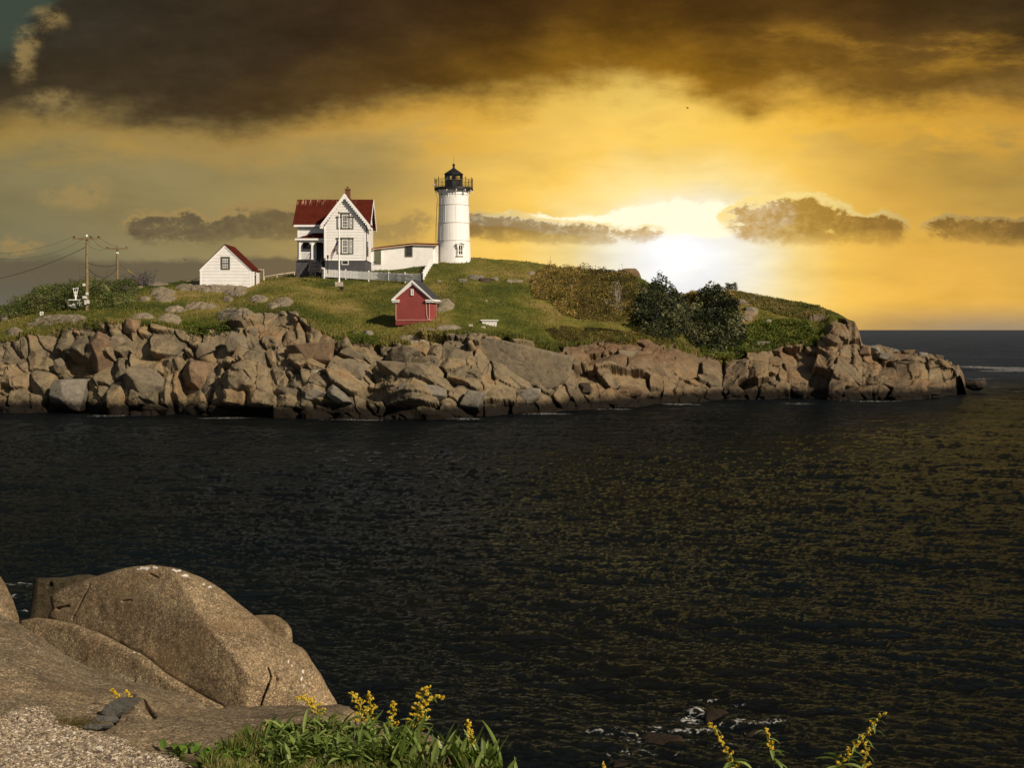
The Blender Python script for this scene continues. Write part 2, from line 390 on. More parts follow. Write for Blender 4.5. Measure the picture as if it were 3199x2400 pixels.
# ------------------------------------------------------------ island landform
def tab(d):
    k = sorted(d); return np.array(k, float), np.array([d[i] for i in k], float)
Wt = tab({-900:1296,-300:1291,0:1290,200:1292,380:1297,560:1296,800:1304,1100:1308,1330:1312,1500:1305,1650:1292,1740:1288,1850:1278,2050:1266,2200:1255,2350:1248,2450:1246,2600:1250,2750:1250,2880:1248,2950:1237,3005:1229,3020:1228,3100:1228})
Tt = tab({-900:1080,-300:1075,0:1067,100:1055,200:1035,300:1012,400:1012,480:1018,560:1032,700:1028,760:988,860:974,925:985,960:1002,1000:1043,1100:1060,1180:1070,1250:1068,1300:1049,1400:1044,1460:1047,1600:1064,1740:1090,1800:1085,1900:1068,2050:1066,2100:1072,2180:1105,2250:1124,2330:1112,2400:1104,2450:1084,2560:1078,2590:1020,2620:992,2660:1010,2672:1016,2684:1050,2692:1083,2715:1090,2740:1086,2770:1101,2850:1114,2900:1121,2960:1134,3000:1166,3010:1190,3022:1232,3100:1236})
Ct = tab({-900:1015,-300:1010,0:985,60:965,130:935,200:908,300:897,400:893,480:884,560:879,640:878,700:880,760:880,820:872,850:868,900:858,960:852,1010:846,1140:838,1250:825,1330:809,1360:806,1470:804,1600:814,1680:820,1740:832,1800:838,1900:848,1980:858,2030:885,2070:918,2130:925,2180:921,2240:905,2290:907,2340:915,2400:927,2500:944,2560:959,2620:982,2655:1000,2672:1008,2684:1040,2692:1075,2715:1083,2740:1079,2770:1095,2850:1108,2900:1115,2960:1127,3000:1158,3010:1181,3022:1236,3100:1240})
CYt = tab({-900:150,200:150,400:155,640:157,820:160,950:164,1100:168,1250:170,1417:172,1500:173,1700:176,1900:172,2000:166,2130:160,2250:162,2400:162,2560:158,2670:152,2700:150,2850:148,2960:146,3010:150,3100:152})
dTt = tab({-900:9,0:7.5,700:8,860:14,1000:8,1330:10.5,1500:12,1700:10,2000:9,2250:9,2400:8,2560:9,2620:14,2660:13,2700:9,2850:9,2960:7,3010:3,3100:2})
_g = np.arange(-1000, 3200, 1.0)
def _sm(t, sig):
    y = np.interp(_g, *t); k = np.exp(-.5*(np.arange(-4*sig, 4*sig+1)/sig)**2); k /= k.sum(); n = len(k)//2
    z = np.convolve(np.pad(y, n, 'edge'), k, 'valid'); w = np.clip((_g-2560)/60, 0, 1); return (_g, z*(1-w)+y*w)
Wt = _sm(Wt, 12); Tt = _sm(Tt, 12); Ct = _sm(Ct, 14); CYt = _sm(CYt, 50); dTt = _sm(dTt, 40)
def cols(px):
    f = lambda t: np.interp(px, *t)
    W, T, C, CY = f(Wt), f(Tt), f(Ct), f(CYt)
    YW = EYE*FP/(W-HY); YT = np.minimum(YW+f(dTt), CY-2)
    zT = EYE-(T-HY)/FP*YT; zC = EYE-(C-HY)/FP*CY
    return W, T, C, YW, YT, CY, zT, zC
BACK = 46.0
def ground_z(x, y):
    """height of the island at (x, y), cliff to crest and behind"""
    x = np.asarray(x, float); y = np.asarray(y, float)
    px = HX+FP*x/np.maximum(y, 1)
    W, T, C, YW, YT, CY, zT, zC = cols(px)
    s = np.clip((y-YW)/(YT-YW), 0, 1)**.62
    zc = zT*s*1.0
    g = np.clip((y-YT)/(CY-YT), 0, 1); zg = zT+(zC-zT)*g
    b = np.clip((y-CY)/BACK, 0, 1.2); zb = zC-(zC+3)*b**1.7
    return np.where(y < YW, (y-YW)*.7, np.where(y < YT, zc, np.where(y < CY, zg, zb)))
def G(px, py):
    """point of the smooth island surface seen at photo pixel (px, py), on the grass"""
    W, T, C, YW, YT, CY, zT, zC = [float(v) for v in cols(px)]
    lo, hi = YW, CY
    Ys = np.linspace(lo, hi, 3000); z = ground_z((px-HX)/FP*Ys, Ys); pyy = HY-(z-EYE)/Ys*FP
    i = np.argmax(pyy <= py) if np.any(pyy <= py) else len(Ys)-1
    return Vector(((px-HX)/FP*Ys[i], Ys[i], z[i]))
def hz(x, y): return float(ground_z(x, y))

CELLS = []
def addc(ox, oy, L):
    for c in L:
        cx, cy, a, b = c[:4]; th = c[4] if len(c) > 4 else 0
        CELLS.append((ox+cx*.2893, oy+cy*.2893, a*.2893, b*.2893, math.radians(th)))
addc(0, 940, [(80,590,80,90),(220,510,70,60),(40,740,40,90),(550,440,90,120,10),(450,640,120,150,8),(430,860,110,180,10),(640,700,60,85),(240,710,60,60),(700,430,60,110),(850,480,90,100),(1080,480,110,170,-5),(1100,720,100,160),(1290,440,75,90,-20),(1420,280,80,80),(1250,720,65,130),(690,1010,190,170),(930,1020,60,190),(1110,1020,60,170,-15),(1260,1000,90,190),(1560,310,60,50),(1770,250,100,80),(1560,500,90,120),(1800,500,180,130),(1700,680,280,80,5),(1600,950,180,230,5),(1780,960,90,220),(1900,980,50,230),(2080,850,120,220),(150,820,140,120),(200,1080,110,120),(380,1080,70,110),(40,1080,60,100),(60,960,60,60),(800,700,120,60),(750,800,80,60),(880,830,60,60),(1340,830,40,250),(560,300,110,80),(750,240,120,60),(1060,260,60,80),(1600,1180,220,40),(150,1190,200,40),(700,1190,200,30),(1240,250,60,80),(1240,340,60,50)])
addc(560, 900, [(40,500,70,60),(170,530,70,70),(370,530,150,80),(640,600,100,150,-20),(820,600,100,80,30),(785,480,70,50),(980,450,180,90),(960,590,110,50),(1220,520,140,110,-10),(1450,370,110,80),(1600,450,100,70,30),(1430,480,130,90,40),(1570,530,110,60),(1740,620,100,50),(2020,680,150,80,20),(430,700,80,90),(290,720,80,80),(840,750,120,60,15),(1110,720,90,90),(990,720,60,80),(1400,730,240,125),(1860,740,170,65,25),(1850,860,220,95,20),(200,960,190,170),(380,1000,50,220,10),(690,930,160,110),(900,980,60,160,-10),(1050,980,70,160),(1150,840,100,35,10),(1250,1020,70,120,30),(1370,970,50,80),(1490,930,60,50),(1540,1020,90,70),(1780,1010,160,80,15),(1490,1150,110,70),(1210,1130,80,45),(1720,1170,160,75,35),(620,1080,150,50),(590,1220,140,70),(420,1160,80,110),(880,1220,160,75),(1170,1240,110,70),(1330,1250,90,70),(1640,1270,230,60,5),(150,1310,150,50),(420,1320,120,50),(610,1330,70,50),(830,1350,180,55,3),(1180,1360,150,60,3),(1500,1370,190,40),(2060,1220,150,80),(2050,1090,100,60),(2130,880,80,70),(800,300,110,60),(600,330,110,60),(1010,330,190,60,12)])
addc(1100, 960, [(150,480,140,90),(340,430,60,60),(560,430,170,40,-10),(680,350,110,60,10),(500,560,200,90,5),(760,520,110,70),(810,650,170,55,5),(860,370,90,80,20),(1080,440,140,90,10),(1080,580,120,70,5),(1190,680,190,80,15),(1460,680,70,90),(1400,560,60,110),(1620,480,110,80),(1650,640,150,100),(1860,580,90,150),(2010,600,80,150),(2140,600,80,150),(480,700,90,60),(420,740,50,80,-20),(660,735,280,45,12),(900,770,280,45,12),(620,830,200,55),(1240,790,190,45,20),(660,900,250,50),(620,1000,260,42,3),(950,900,80,50),(1150,880,140,110,20),(1270,1040,100,110),(1550,900,190,95,20),(1560,1080,150,90),(1900,960,120,85),(230,920,100,90),(120,1030,110,90),(330,960,40,80,-20),(650,1100,300,60,5),(1150,1130,200,50),(1850,1100,150,45,5),(2080,1050,80,80),(1850,800,150,40,25),(1700,790,90,40,25),(2050,830,120,50,20),(250,690,80,60),(280,790,70,30),(1000,1170,200,30)])
addc(1600, 780, [(1080,1230,180,70,5),(1370,1260,130,80,5),(1100,1310,180,22,5),(1250,1430,200,90,8),(1060,1420,100,60,35),(860,1430,150,60,30),(790,1510,75,75),(880,1570,50,50),(1270,1540,130,65,12),(1405,1570,35,70),(1550,1440,65,60),(1700,1440,70,60),(1560,1515,60,40),(1700,1520,70,50),(1080,1600,150,50,10),(1600,1580,150,40),(1900,1430,150,50,15),(1800,1500,90,50),(700,1560,90,40,25),(1750,1390,60,30),(2000,1500,100,60)])
addc(2100, 820, [(180,1150,130,90),(440,1130,110,100),(690,1110,110,55),(700,1210,130,55),(940,1050,110,70),(920,1180,100,110),(1100,1080,60,50),(1100,1170,60,50),(1440,1070,110,90),(1290,1030,80,50),(1330,1220,170,85),(1200,1220,50,80),(1640,1120,130,80),(1580,1320,110,130),(1380,1330,80,50),(1350,1390,80,50),(1210,1370,60,70),(1700,980,100,80),(1830,970,50,70),(1880,1080,80,60),(1980,1080,50,55),(1890,1230,200,75,38),(2080,1180,90,55,20),(1760,1380,80,120),(2000,1400,150,70),(200,1290,160,50,10),(330,1260,50,40),(430,1260,60,45),(640,1300,60,40),(800,1330,90,50),(450,1400,90,60),(700,1380,60,45),(150,1350,120,60),(180,1450,90,50),(880,1400,60,50),(1000,1400,60,70)])
addc(2560, 920, [(40,720,60,70),(540,670,110,40),(420,670,50,60),(650,600,60,50),(280,740,75,60),(395,750,50,50),(480,740,50,50),(570,780,75,80),(730,850,100,80),(960,830,130,90),(1120,790,75,130),(1260,850,80,100),(1400,810,90,110),(1530,920,50,150),(850,950,130,45),(1080,960,90,55),(1270,1020,90,50),(1430,1000,60,70),(330,870,190,80,38),(500,840,90,50,10),(560,930,75,50),(400,1060,140,70),(180,1050,80,90),(690,1050,110,60),(920,1070,200,60),(900,650,110,45),(1080,690,150,35),(1250,720,90,50),(400,580,60,60),(300,640,50,50),(160,520,80,60),(220,420,70,90),(360,360,50,60),(380,450,50,50),(740,640,60,40),(100,620,80,40)])
OUT = [(676,899,101,19),(590,900,40,10),(733,915,42,12),(712,934,18,7),(809,936,34,13),(852,956,20,9),(887,946,32,13),(626,958,54,11),(739,984,62,16),(860,990,80,20),(716,998,38,16),(414,900,34,6),(509,917,42,13),(515,934,37,11),(451,934,22,9),(490,888,40,7),(550,969,36,9),(190,1003,85,16),(46,1044,27,12),(12,995,14,12),(448,995,40,10),(527,1006,40,18),(130,1015,50,10),(1394,956,28,15),(1378,966,18,8),(1371,881,8,4),(1519,943,5,3),(1610,881,28,5),(1660,856,12,5),(1695,864,18,6),(1727,841,20,3),(1402,1026,44,9),(1334,1032,30,6),(2294,960,16,6),(2346,976,24,12),(2314,998,18,9),(2340,947,12,6),(2360,930,22,8),(2195,918,20,4),(2383,1080,32,9),(2551,996,28,12),(2534,1037,12,14),(2499,1022,14,5),(240,1045,40,9),(1300,1052,60,8),(1480,1050,50,6)]
def build_island():
    px = np.concatenate([np.arange(-900, -60, 6.0), np.arange(-60, 3060, 1.9), np.arange(3060, 3101, 8)])
    W, T, C, YW, YT, CY, zT, zC = cols(px)
    nc = len(px)
    PX = []; PY = []; YY = []; ZZ = []; reg = []
    # under water
    for k in (6, 3, 1): PX.append(px); YY.append(YW-k*.9); ZZ.append(np.full(nc, -k*.9)); PY.append(W+k*6); reg.append(0)
    NCl = 200
    for s in np.linspace(0, 1, NCl):
        py = W+(T-W)*s
        # steeper low down, rounding over to the top
        Y = YW+(YT-YW)*s**1.5
        Z = EYE-(py-HY)/FP*Y
        PX.append(px); PY.append(py); YY.append(Y); ZZ.append(Z); reg.append(1)
    NG = 190
    for s in np.linspace(0, 1, NG+1)[1:]:
        Y = YT+(CY-YT)*s**1.15; g = (Y-YT)/(CY-YT); Z = zT+(zC-zT)*g
        PX.append(px); YY.append(Y); ZZ.append(Z); PY.append(HY-(Z-EYE)/Y*FP); reg.append(2)
    for s in np.linspace(0, 1, 26)[1:]:
        Y = CY+BACK*1.1*s; Z = zC-(zC+3)*(s*1.1)**1.7
        PX.append(px); YY.append(Y); ZZ.append(Z); PY.append(C-s*40); reg.append(3)
    PX = np.array(PX); PY = np.array(PY); YY = np.array(YY); ZZ = np.array(ZZ); reg = np.array(reg)[:, None]*np.ones((1, nc))
    XX = (PX-HX)/FP*YY
    Tb = np.broadcast_to(T, PX.shape)
    # rock / grass masks
    edge = fbm(PX/26, PY/12, oct=4, seed=3)*13
    rock = sstep(PY-Tb+edge, -4, 3)
    dome = np.zeros_like(PX); om = np.zeros_like(PX)
    for (ox, oy, rx, ry) in OUT:
        q = ((PX-ox)/rx)**2+((PY-oy)/ry)**2
        w = 1-q+fbm(PX/14, PY/6, oct=3, seed=9)*.32
        om = np.maximum(om, sstep(w, 0, .18)); dome = np.maximum(dome, np.clip(w, 0, 1)**.6*min(ry*.035, .55))
    rock = np.maximum(rock, om); rock[reg == 3] = np.where(fbm(XX/5, YY/5, oct=3, seed=5) > .1, 1, 0)[reg == 3]
    rock[reg == 3] = np.maximum(rock[reg == 3], 0); rock = np.maximum(rock, sstep(PX, 2655, 2680))
    # ---- fractured blocks
    cells = list(CELLS); r2 = np.random.default_rng(11)
    cells = [(a, b, c*1.12, d*1.12, e) for a, b, c, d, e in cells]
    tries = 0
    while tries < 5200:
        tries += 1
        cx = r2.uniform(-900, 3060); Wc, Tc = np.interp(cx, *Wt), np.interp(cx, *Tt); cy = r2.uniform(Tc-35, Wc+8)
        sz = r2.choice([7, 12, 20, 34], p=[.3, .3, .25, .15]); a = sz*r2.uniform(.9, 1.6); b = sz*r2.uniform(.55, 1.05)
        A = np.array(cells[-900:]) if len(cells) > 900 else np.array(cells)
        du = (A[:, 0]-cx); dv = A[:, 1]-cy
        ca, sa = np.cos(A[:, 4]), np.sin(A[:, 4])
        q = np.sqrt(((du*ca+dv*sa)/(A[:, 2]+a*.75))**2+((-du*sa+dv*ca)/(A[:, 3]+b*.75))**2)
        if q.min() > 1.02: cells.append((cx, cy, a, b, r2.uniform(-.1, .45) if cx < 2100 else r2.uniform(-.3, .7)))
    A = np.array(cells, dtype=np.float32); nC = len(A)
    nrow = 3+NCl+30
    wx = PX[:nrow]+fbm(PX[:nrow]/22, PY[:nrow]/22, oct=4, seed=21)*3.6+fbm(PX[:nrow]/5, PY[:nrow]/5, oct=2, seed=23)*1.2
    wy = PY[:nrow]+fbm(PX[:nrow]/22, PY[:nrow]/22, oct=4, seed=22)*3.2+fbm(PX[:nrow]/5, PY[:nrow]/5, oct=2, seed=24)*1.2
    d1 = np.full(wx.shape, 9.0, np.float32); d2 = d1.copy(); id1 = np.zeros(wx.shape, np.int32); id2 = id1.copy()
    order = np.argsort(A[:, 0]); 
    for i in range(nC):
        cx, cy, a, b, th = A[i]; R_ = 3.0*max(a, b)+20
        j0, j1 = np.searchsorted(px, cx-R_-15), np.searchsorted(px, cx+R_+15)
        if j1 <= j0: continue
        du = wx[:, j0:j1]-cx; dv = wy[:, j0:j1]-cy; c_, s_ = math.cos(th), math.sin(th)
        pu = np.abs((du*c_+dv*s_)/a); pv = np.abs((-du*s_+dv*c_)/b)
        q = ((pu**2.6+pv**2.6)**(1/2.6)).astype(np.float32)
        D1 = d1[:, j0:j1]; D2 = d2[:, j0:j1]; I = id1[:, j0:j1]; J = id2[:, j0:j1]
        m = q < D1; J[...] = np.where(m, I, np.where(q < D2, i, J)); D2[...] = np.where(m, D1, np.minimum(D2, q)); I[...] = np.where(m, i, I); D1[...] = np.where(m, q, D1)
    size = np.sqrt(A[id1, 2]*A[id1, 3]); size = np.clip(size, 8, 60)
    e = (d2-d1)*size*.5                       # photo pixels to the joint
    rr = np.random.default_rng(5)
    # tame very uneven cells
    gx = rr.normal(0, .5, nC); gy = rr.normal(0, .32, nC)+.22; off = rr.normal(0, .30, nC); tin = rr.random(nC); wdt = rr.choice([.35, .7, 1.1, 2.2], nC, p=[.35, .3, .25, .1]); rnd = rr.choice([.03, .07, .16], nC, p=[.45, .35, .2])
    uu = (wx-A[id1, 0])/size; vv = (wy-A[id1, 1])/size
    sm = size*.031                             # metres
    prof = 1-np.exp(-np.clip(e, 0, 99)/(size*rnd[id1]+.8))       # rounded shoulders
    crack = np.exp(-(e/(wdt[id1]*1.1))**2)
    disp = prof*sm*.42 - crack*np.clip(sm*.45, .15, .5) + off[id1]*np.clip(sm, .2, 1.1)*1.15
    disp += fbm(PX[:nrow]/95, PY[:nrow]/70, oct=3, seed=77)*1.2
    disp += np.clip(gx[id1]*uu+gy[id1]*vv, -1.3, 1.3)*sm*.66
    # neighbouring blocks that belong to one ledge share its offset and tilt and are parted by hairlines only
    rm = np.random.default_rng(19); ns = max(8, nC//6); sd_ = rm.choice(nC, ns, replace=False); ax = rm.uniform(.8, 2.4, ns); an = np.where(A[sd_, 0] < 900, rm.choice([1.35, .1], ns), rm.normal(.3, .25, ns))
    du = A[:, None, 0]-A[None, sd_, 0]; dv = A[:, None, 1]-A[None, sd_, 1]; ca, sa = np.cos(an)[None], np.sin(an)[None]
    meg = np.argmin(((du*ca+dv*sa)/ax[None])**2+(-du*sa+dv*ca)**2, 1); mo = rm.normal(0, .42, ns); mgx = rm.normal(0, .010, ns); mgy = rm.normal(.004, .008, ns)
    same = meg[id1] == meg[id2]; k_ = np.where(same, .30, 1.0); k_ = k_*.999
    disp = prof*sm*.30*np.where(same, .35, 1.1) - crack*np.clip(sm*.45, .15, .5)*np.where(same, .45, 1.3) + off[id1]*np.clip(sm, .2, 1.1)*.45
    disp += fbm(PX[:nrow]/95, PY[:nrow]/70, oct=3, seed=77)*1.1+mo[meg][id1]*.8
    disp += np.clip((wx-A[sd_, 0][meg][id1])*mgx[meg][id1]+(wy-A[sd_, 1][meg][id1])*mgy[meg][id1], -1, 1)
    disp += np.clip(gx[id1]*uu+gy[id1]*vv, -1.3, 1.3)*sm*.42
    # a facet break inside each block
    fa = rr.uniform(0, 6.28, nC); fo = rr.uniform(-.2, .5, nC); fs = rr.uniform(.1, .95, nC)
    t = uu*np.cos(fa)[id1]+vv*np.sin(fa)[id1]-fo[id1]; disp -= np.clip(t, 0, 2)*sm*fs[id1]
    fb = rr.uniform(0, 6.28, nC); t = uu*np.cos(fb)[id1]+vv*np.sin(fb)[id1]-.3; disp -= np.clip(t, 0, 2)*sm*(rr.random(nC)*.8)[id1]
    disp += fbm(wx/18, wy/14, oct=5, seed=31, gain=.5)*.09+fbm(wx/5, wy/4, oct=3, seed=33)*.045
    # small secondary fractures
    rd = np.abs(fbm(PX[:nrow]/30, PY[:nrow]/16, oct=3, seed=41)); disp -= np.exp(-(rd/.02)**2)*.14*(rr.random(nC) > .45)[id1]
    for _ in range(1):
        q = np.pad(disp, 1, 'edge'); disp = (q[:-2, 1:-1]+q[2:, 1:-1]+2*q[1:-1, 1:-1])/4; q = np.pad(disp, 1, 'edge'); disp = (q[1:-1, :-2]+q[1:-1, 2:]+4*q[1:-1, 1:-1])/6
    full = np.zeros_like(PX); full[:nrow] = disp
    tint = np.full(PX.shape, .5); tint[:nrow] = tin[id1]
    incl = sstep(PY-Tb, -14, 4)*(reg <= 2)
    low = sstep(W[None, :]+6-PY, -14, 8)       # fade under water
    D = full*incl*np.where(reg == 0, .3, 1)*(.35+.65*low)
    # right tip keeps its height
    n = np.stack([np.zeros_like(D), np.full(D.shape, -.82), np.full(D.shape, .57)])
    XX = XX+D*(-.12); YY = YY+n[1]*D*.95; ZZ = ZZ+n[2]*D*.7
    # hill undulation, outcrop domes, grass hummocks
    hill = (reg >= 2)*(1-incl)
    ZZ = ZZ+hill*(fbm(XX/6, YY/6, oct=4, seed=51)*.22+fbm(XX/1.1, YY/1.1, oct=3, seed=53)*.09)
    ZZ = ZZ+dome*hill+om*hill*(fbm(XX/.9, YY/.9, oct=4, seed=57)*.16-np.exp(-(np.abs(fbm(XX/2.2, YY/2.2, oct=2, seed=58))/.05)**2)*.22)
    tipm = sstep(PX, 2650, 2700)*(reg >= 2); ZZ = ZZ+tipm*(fbm(XX/1.7, YY/1.7, oct=4, seed=151)*.8-np.exp(-(np.abs(fbm(XX/3, YY/3, oct=2, seed=152))/.05)**2)*.5)
    earth = np.exp(-(((PX-1980)/260)**2+((PY-1105)/52)**2)**2)*(fbm(PX/20, PY/8, oct=3, seed=61)*.5+.75)
    earth = np.maximum(earth, .8*np.exp(-(((PX-1760)/90)**2+((PY-1070)/14)**2)))
    earth = np.maximum(earth, .42*sstep(PX, 1680, 1900)*(.75+fbm(PX/50, PY/25, oct=3, seed=62)))
    # shape the grass colour: dry, bright and dark patches
    dry = np.clip(.5+fbm(XX/4.5, YY/9, oct=4, seed=71)*.8, 0, 1)
    nr = PX.shape[0]
    idx = np.arange(nr*nc).reshape(nr, nc)
    F = np.stack([idx[:-1, :-1], idx[:-1, 1:], idx[1:, 1:], idx[1:, :-1]], -1).reshape(-1, 4)
    m, N, b = newmat('island_surface')
    geo = N.n.new('ShaderNodeNewGeometry'); p = geo.outputs['Position']
    # rock branch copies the granite recipe
    n1 = N.noise(p, .30, 6, .6); n2 = N.noise(p, 1.5, 7, .65, .4); n3 = N.noise(p, 7, 6, .7)
    cell = N.attr('tint').outputs['Fac']
    c = N.ramp(N.add(N.mul(n1, .8), N.mul(N.sub(cell, .45), .22)), [(.22, (.105, .088, .058, 1)), (.38, (.165, .130, .080, 1)), (.50, (.21, .158, .090, 1)), (.60, (.215, .138, .070, 1)), (.76, (.28, .23, .148, 1))])
    c = N.cmul(c, N.ramp(n2, [(.30, .55), (.48, 1.0), (.72, 1.22)])); c = N.cmul(c, N.ramp(n3, [(.28, .6), (.5, 1.0), (.75, 1.2)]))
    c = N.mix(N.mul(N.attr('pale').outputs['Fac'], .75), c, N.ramp(n2, [(.3, (.14, .115, .075, 1)), (.5, (.23, .19, .13, 1)), (.7, (.29, .25, .185, 1))]))
    eth = N.attr('earth').outputs['Fac']
    c = N.mix(N.mul(eth, .8), c, N.ramp(n3, [(.3, (.05, .028, .015, 1)), (.7, (.17, .085, .04, 1))]))
    sep = N.n.new('ShaderNodeSeparateXYZ'); N.l.new(p, sep.inputs[0])
    zz = N.add(sep.outputs[2], N.mul(N.sub(n2, .5), .9))
    c = N.mix(N.sub(1, N.ss(zz, .65, 1.45)), c, (.016, .012, .008, 1))
    c = N.cmul(c, N.ramp(N.ss(zz, .7, 2.6), [(0, .68), (1, 1)]))
    g1 = N.noise(p, .5, 5, .6); g2 = N.noise(p, 4, 6, .7)
    dr = N.attr('dry').outputs['Fac']
    g = N.ramp(N.add(N.mul(dr, .65), N.mul(g2, .35)), [(.22, (.042, .054, .009, 1)), (.42, (.090, .094, .014, 1)), (.6, (.158, .136, .028, 1)), (.8, (.225, .165, .052, 1))])
    g = N.cmul(g, N.ramp(g1, [(.3, .7), (.7, 1.2)]))
    rk = N.attr('rock').outputs['Fac']
    mask = N.ss(N.add(rk, N.mul(N.sub(n3, .5), .5)), .35, .65)
    N.l.new(N.mix(mask, g, c), b.inputs['Base Color']); b.inputs['Roughness'].default_value = .9; b.inputs['Specular IOR Level'].default_value = .12
    bump(N, b, N.add(N.mul(n2, .5), N.mul(n3, .5)), .9, .16)
    o = make('island_terrain', np.stack([XX, YY, ZZ], -1), F, m, smooth=True, vattr={'rock': rock, 'pale': om*(reg >= 2), 'tint': tint, 'earth': np.clip(earth, 0, 1), 'dry': dry})
    tag(o, kind='structure')
    return dict(PX=PX, PY=PY, X=XX, Y=YY, Z=ZZ, rock=rock, reg=reg, earth=earth)
ISL = build_island()

# ------------------------------------------------------------ water
def ocean_tile(n, L, lo, hi, wind, seed, slope):
    """random sea surface tile of side L metres from a directional spectrum; heights plus horizontal chop"""
    r = np.random.default_rng(seed); k = np.fft.fftfreq(n, L/n)*2*np.pi; kx, ky = np.meshgrid(k, k); kk = np.hypot(kx, ky); kk[0, 0] = 1
    wl = 2*np.pi/kk
    amp = kk**-2.15*np.exp(-(wl/hi)**4)*np.exp(-(lo/wl)**2)
    cs = (kx*math.cos(wind)+ky*math.sin(wind))/kk; amp = amp*(.08+np.abs(cs)**2); amp[0, 0] = 0
    h = amp*(r.normal(size=(n, n))+1j*r.normal(size=(n, n)))
    z = np.fft.ifft2(h).real; dx = np.fft.ifft2(1j*h*kx/kk).real; dy = np.fft.ifft2(1j*h*ky/kk).real
    sx = np.fft.ifft2(1j*h*kx).real; sy = np.fft.ifft2(1j*h*ky).real; s = slope/math.sqrt((sx**2+sy**2).mean())
    return z*s, dx*s, dy*s
def samp(t, x, y, L, rot):
    n = t.shape[0]; c, s_ = math.cos(rot), math.sin(rot)
    u = (x*c+y*s_)/L*n; v = (-x*s_+y*c)/L*n; i = np.floor(u).astype(int); j = np.floor(v).astype(int); fu = u-i; fv = v-j
    i %= n; j %= n; i2 = (i+1) % n; j2 = (j+1) % n
    return t[j, i]*(1-fu)*(1-fv)+t[j, i2]*fu*(1-fv)+t[j2, i]*(1-fu)*fv+t[j2, i2]*fu*fv
def build_water():
    o1 = np.concatenate([np.arange(1950, 1400, -14.0), np.arange(1400, 120, -1.75), np.arange(120, 10, -1.1), np.array([9, 8, 7, 6, 5, 4, 3, 2.2, 1.5, 1, .6, .45])])
    Yr = EYE*FP/o1
    px = np.concatenate([np.arange(-3200, -200, 60.0), np.arange(-200, 3400, 2.9), np.arange(3400, 6500, 60)])
    PXg, Yg = np.meshgrid(px, Yr); X = (PXg-HX)/FP*Yg; Y = Yg.copy()
    Z = np.zeros_like(X); DX = Z.copy(); DY = Z.copy()
    for (n, L, lo, hi, wd, sl, rot, sd_) in ((512, 41.0, .30, 1.9, 1.25, .145, .3, 1), (512, 11.3, .08, .6, 1.1, .19, 1.1, 2), (512, 143., 2.5, 9, 1.3, .045, -.2, 4)):
        z, dx, dy = ocean_tile(n, L, lo, hi, wd-rot, sd_, sl)
        c, s_ = math.cos(rot), math.sin(rot)
        a = samp(dx, X, Y, L, rot); b2 = samp(dy, X, Y, L, rot)
        Z += samp(z, X, Y, L, rot); DX -= (a*c-b2*s_)*1.1; DY -= (a*s_+b2*c)*1.1
    # patches of wind
    gust = 1+.35*fbm(X/14, Y/22, oct=3, seed=80)
    calm = 1-.45*np.exp(-((Y-112)/9)**2)*(X < 5)
    Z *= gust*calm; DX *= gust; DY *= gust
    # foam where swell meets stones
    foam = np.zeros_like(X)
    def fo(x0, y0, rx, ry, amt=1.0, th=0.0):
        nonlocal foam
        c, s_ = math.cos(th), math.sin(th); u = ((X-x0)*c+(Y-y0)*s_)/rx; v = (-(X-x0)*s_+(Y-y0)*c)/ry
        foam = np.maximum(foam, amt*np.exp(-(u*u+v*v)**1.3))
    def fpx(px_, py_, rx, ry, amt=1.0, th=0):
        Yc = EYE*FP/(py_-HY); fo((px_-HX)/FP*Yc, Yc, rx/FP*Yc, ry*Yc*Yc/(EYE*FP), amt, th)
    for a in [(2185,2235,40,22,1.3),(2150,2245,40,16,1.1),(2250,2262,120,9,.9),(2380,2262,90,9,.9),(2130,2285,130,9,.9),(1960,2300,160,10,.9),(2200,2180,60,6,.7),(2300,2200,50,8,.6),(2060,2320,160,14,.7),(2370,2290,80,8,.7),(2320,2330,160,14,.4),(2000,2360,180,16,.55),(3130,1150,100,4,1.6),(3060,1147,70,3,1.4),(3190,1158,70,5,1.6),(3110,1160,60,3,1.1),(3060,1184,50,2,1.1),(2930,1234,60,3,.9),(3110,1210,60,3,.6),(3170,1223,40,2,1.0),(2500,1262,70,3,.7),(2270,1246,30,2.5,.8),(2215,1250,35,2.5,.8),(1700,1293,90,3,1.2),(1450,1309,70,3,1.0),(700,1306,110,3,.9),(1100,1312,110,3,1.1),(350,1299,90,3,.8),(1900,1279,80,3,1.1),(2120,1263,80,3,1.1),(2720,1254,120,3,1.1),(60,1830,60,14,.8),(50,1870,40,8,.7),(100,1900,60,10,.6)]: fpx(*a)
    lump = sstep(foam, .5, 1.2)*(vnoise(X*5, Y*5, seed=91)*.5+.5)*.07*(Y < 60); Z += lump
    # the water close to the right-hand shore rises and breaks
    nr, nc = X.shape; idx = np.arange(nr*nc).reshape(nr, nc)
    F = np.stack([idx[:-1, :-1], idx[:-1, 1:], idx[1:, 1:], idx[1:, :-1]], -1).reshape(-1, 4)
    m = bpy.data.materials.new('sea_water'); m.use_nodes = True; m.node_tree.nodes.clear(); N = NT(m.node_tree)
    geo = N.n.new('ShaderNodeNewGeometry'); p = geo.outputs['Position']
    sep = N.n.new('ShaderNodeSeparateXYZ'); N.l.new(p, sep.inputs[0])
    mp = N.n.new('ShaderNodeMapping'); N.l.new(p, mp.inputs[0]); mp.inputs['Scale'].default_value = (1, 1.4, 1); mp.inputs['Rotation'].default_value = (0, 0, .25)
    n1 = N.noise(mp.outputs[0], 8.0, 7, .72, .5); n0 = N.noise(p, .05, 3, .5)
    tone = N.ramp(n0, [(.3, (.0035, .007, .009, 1)), (.5, (.005, .007, .007, 1)), (.7, (.008, .008, .006, 1))])
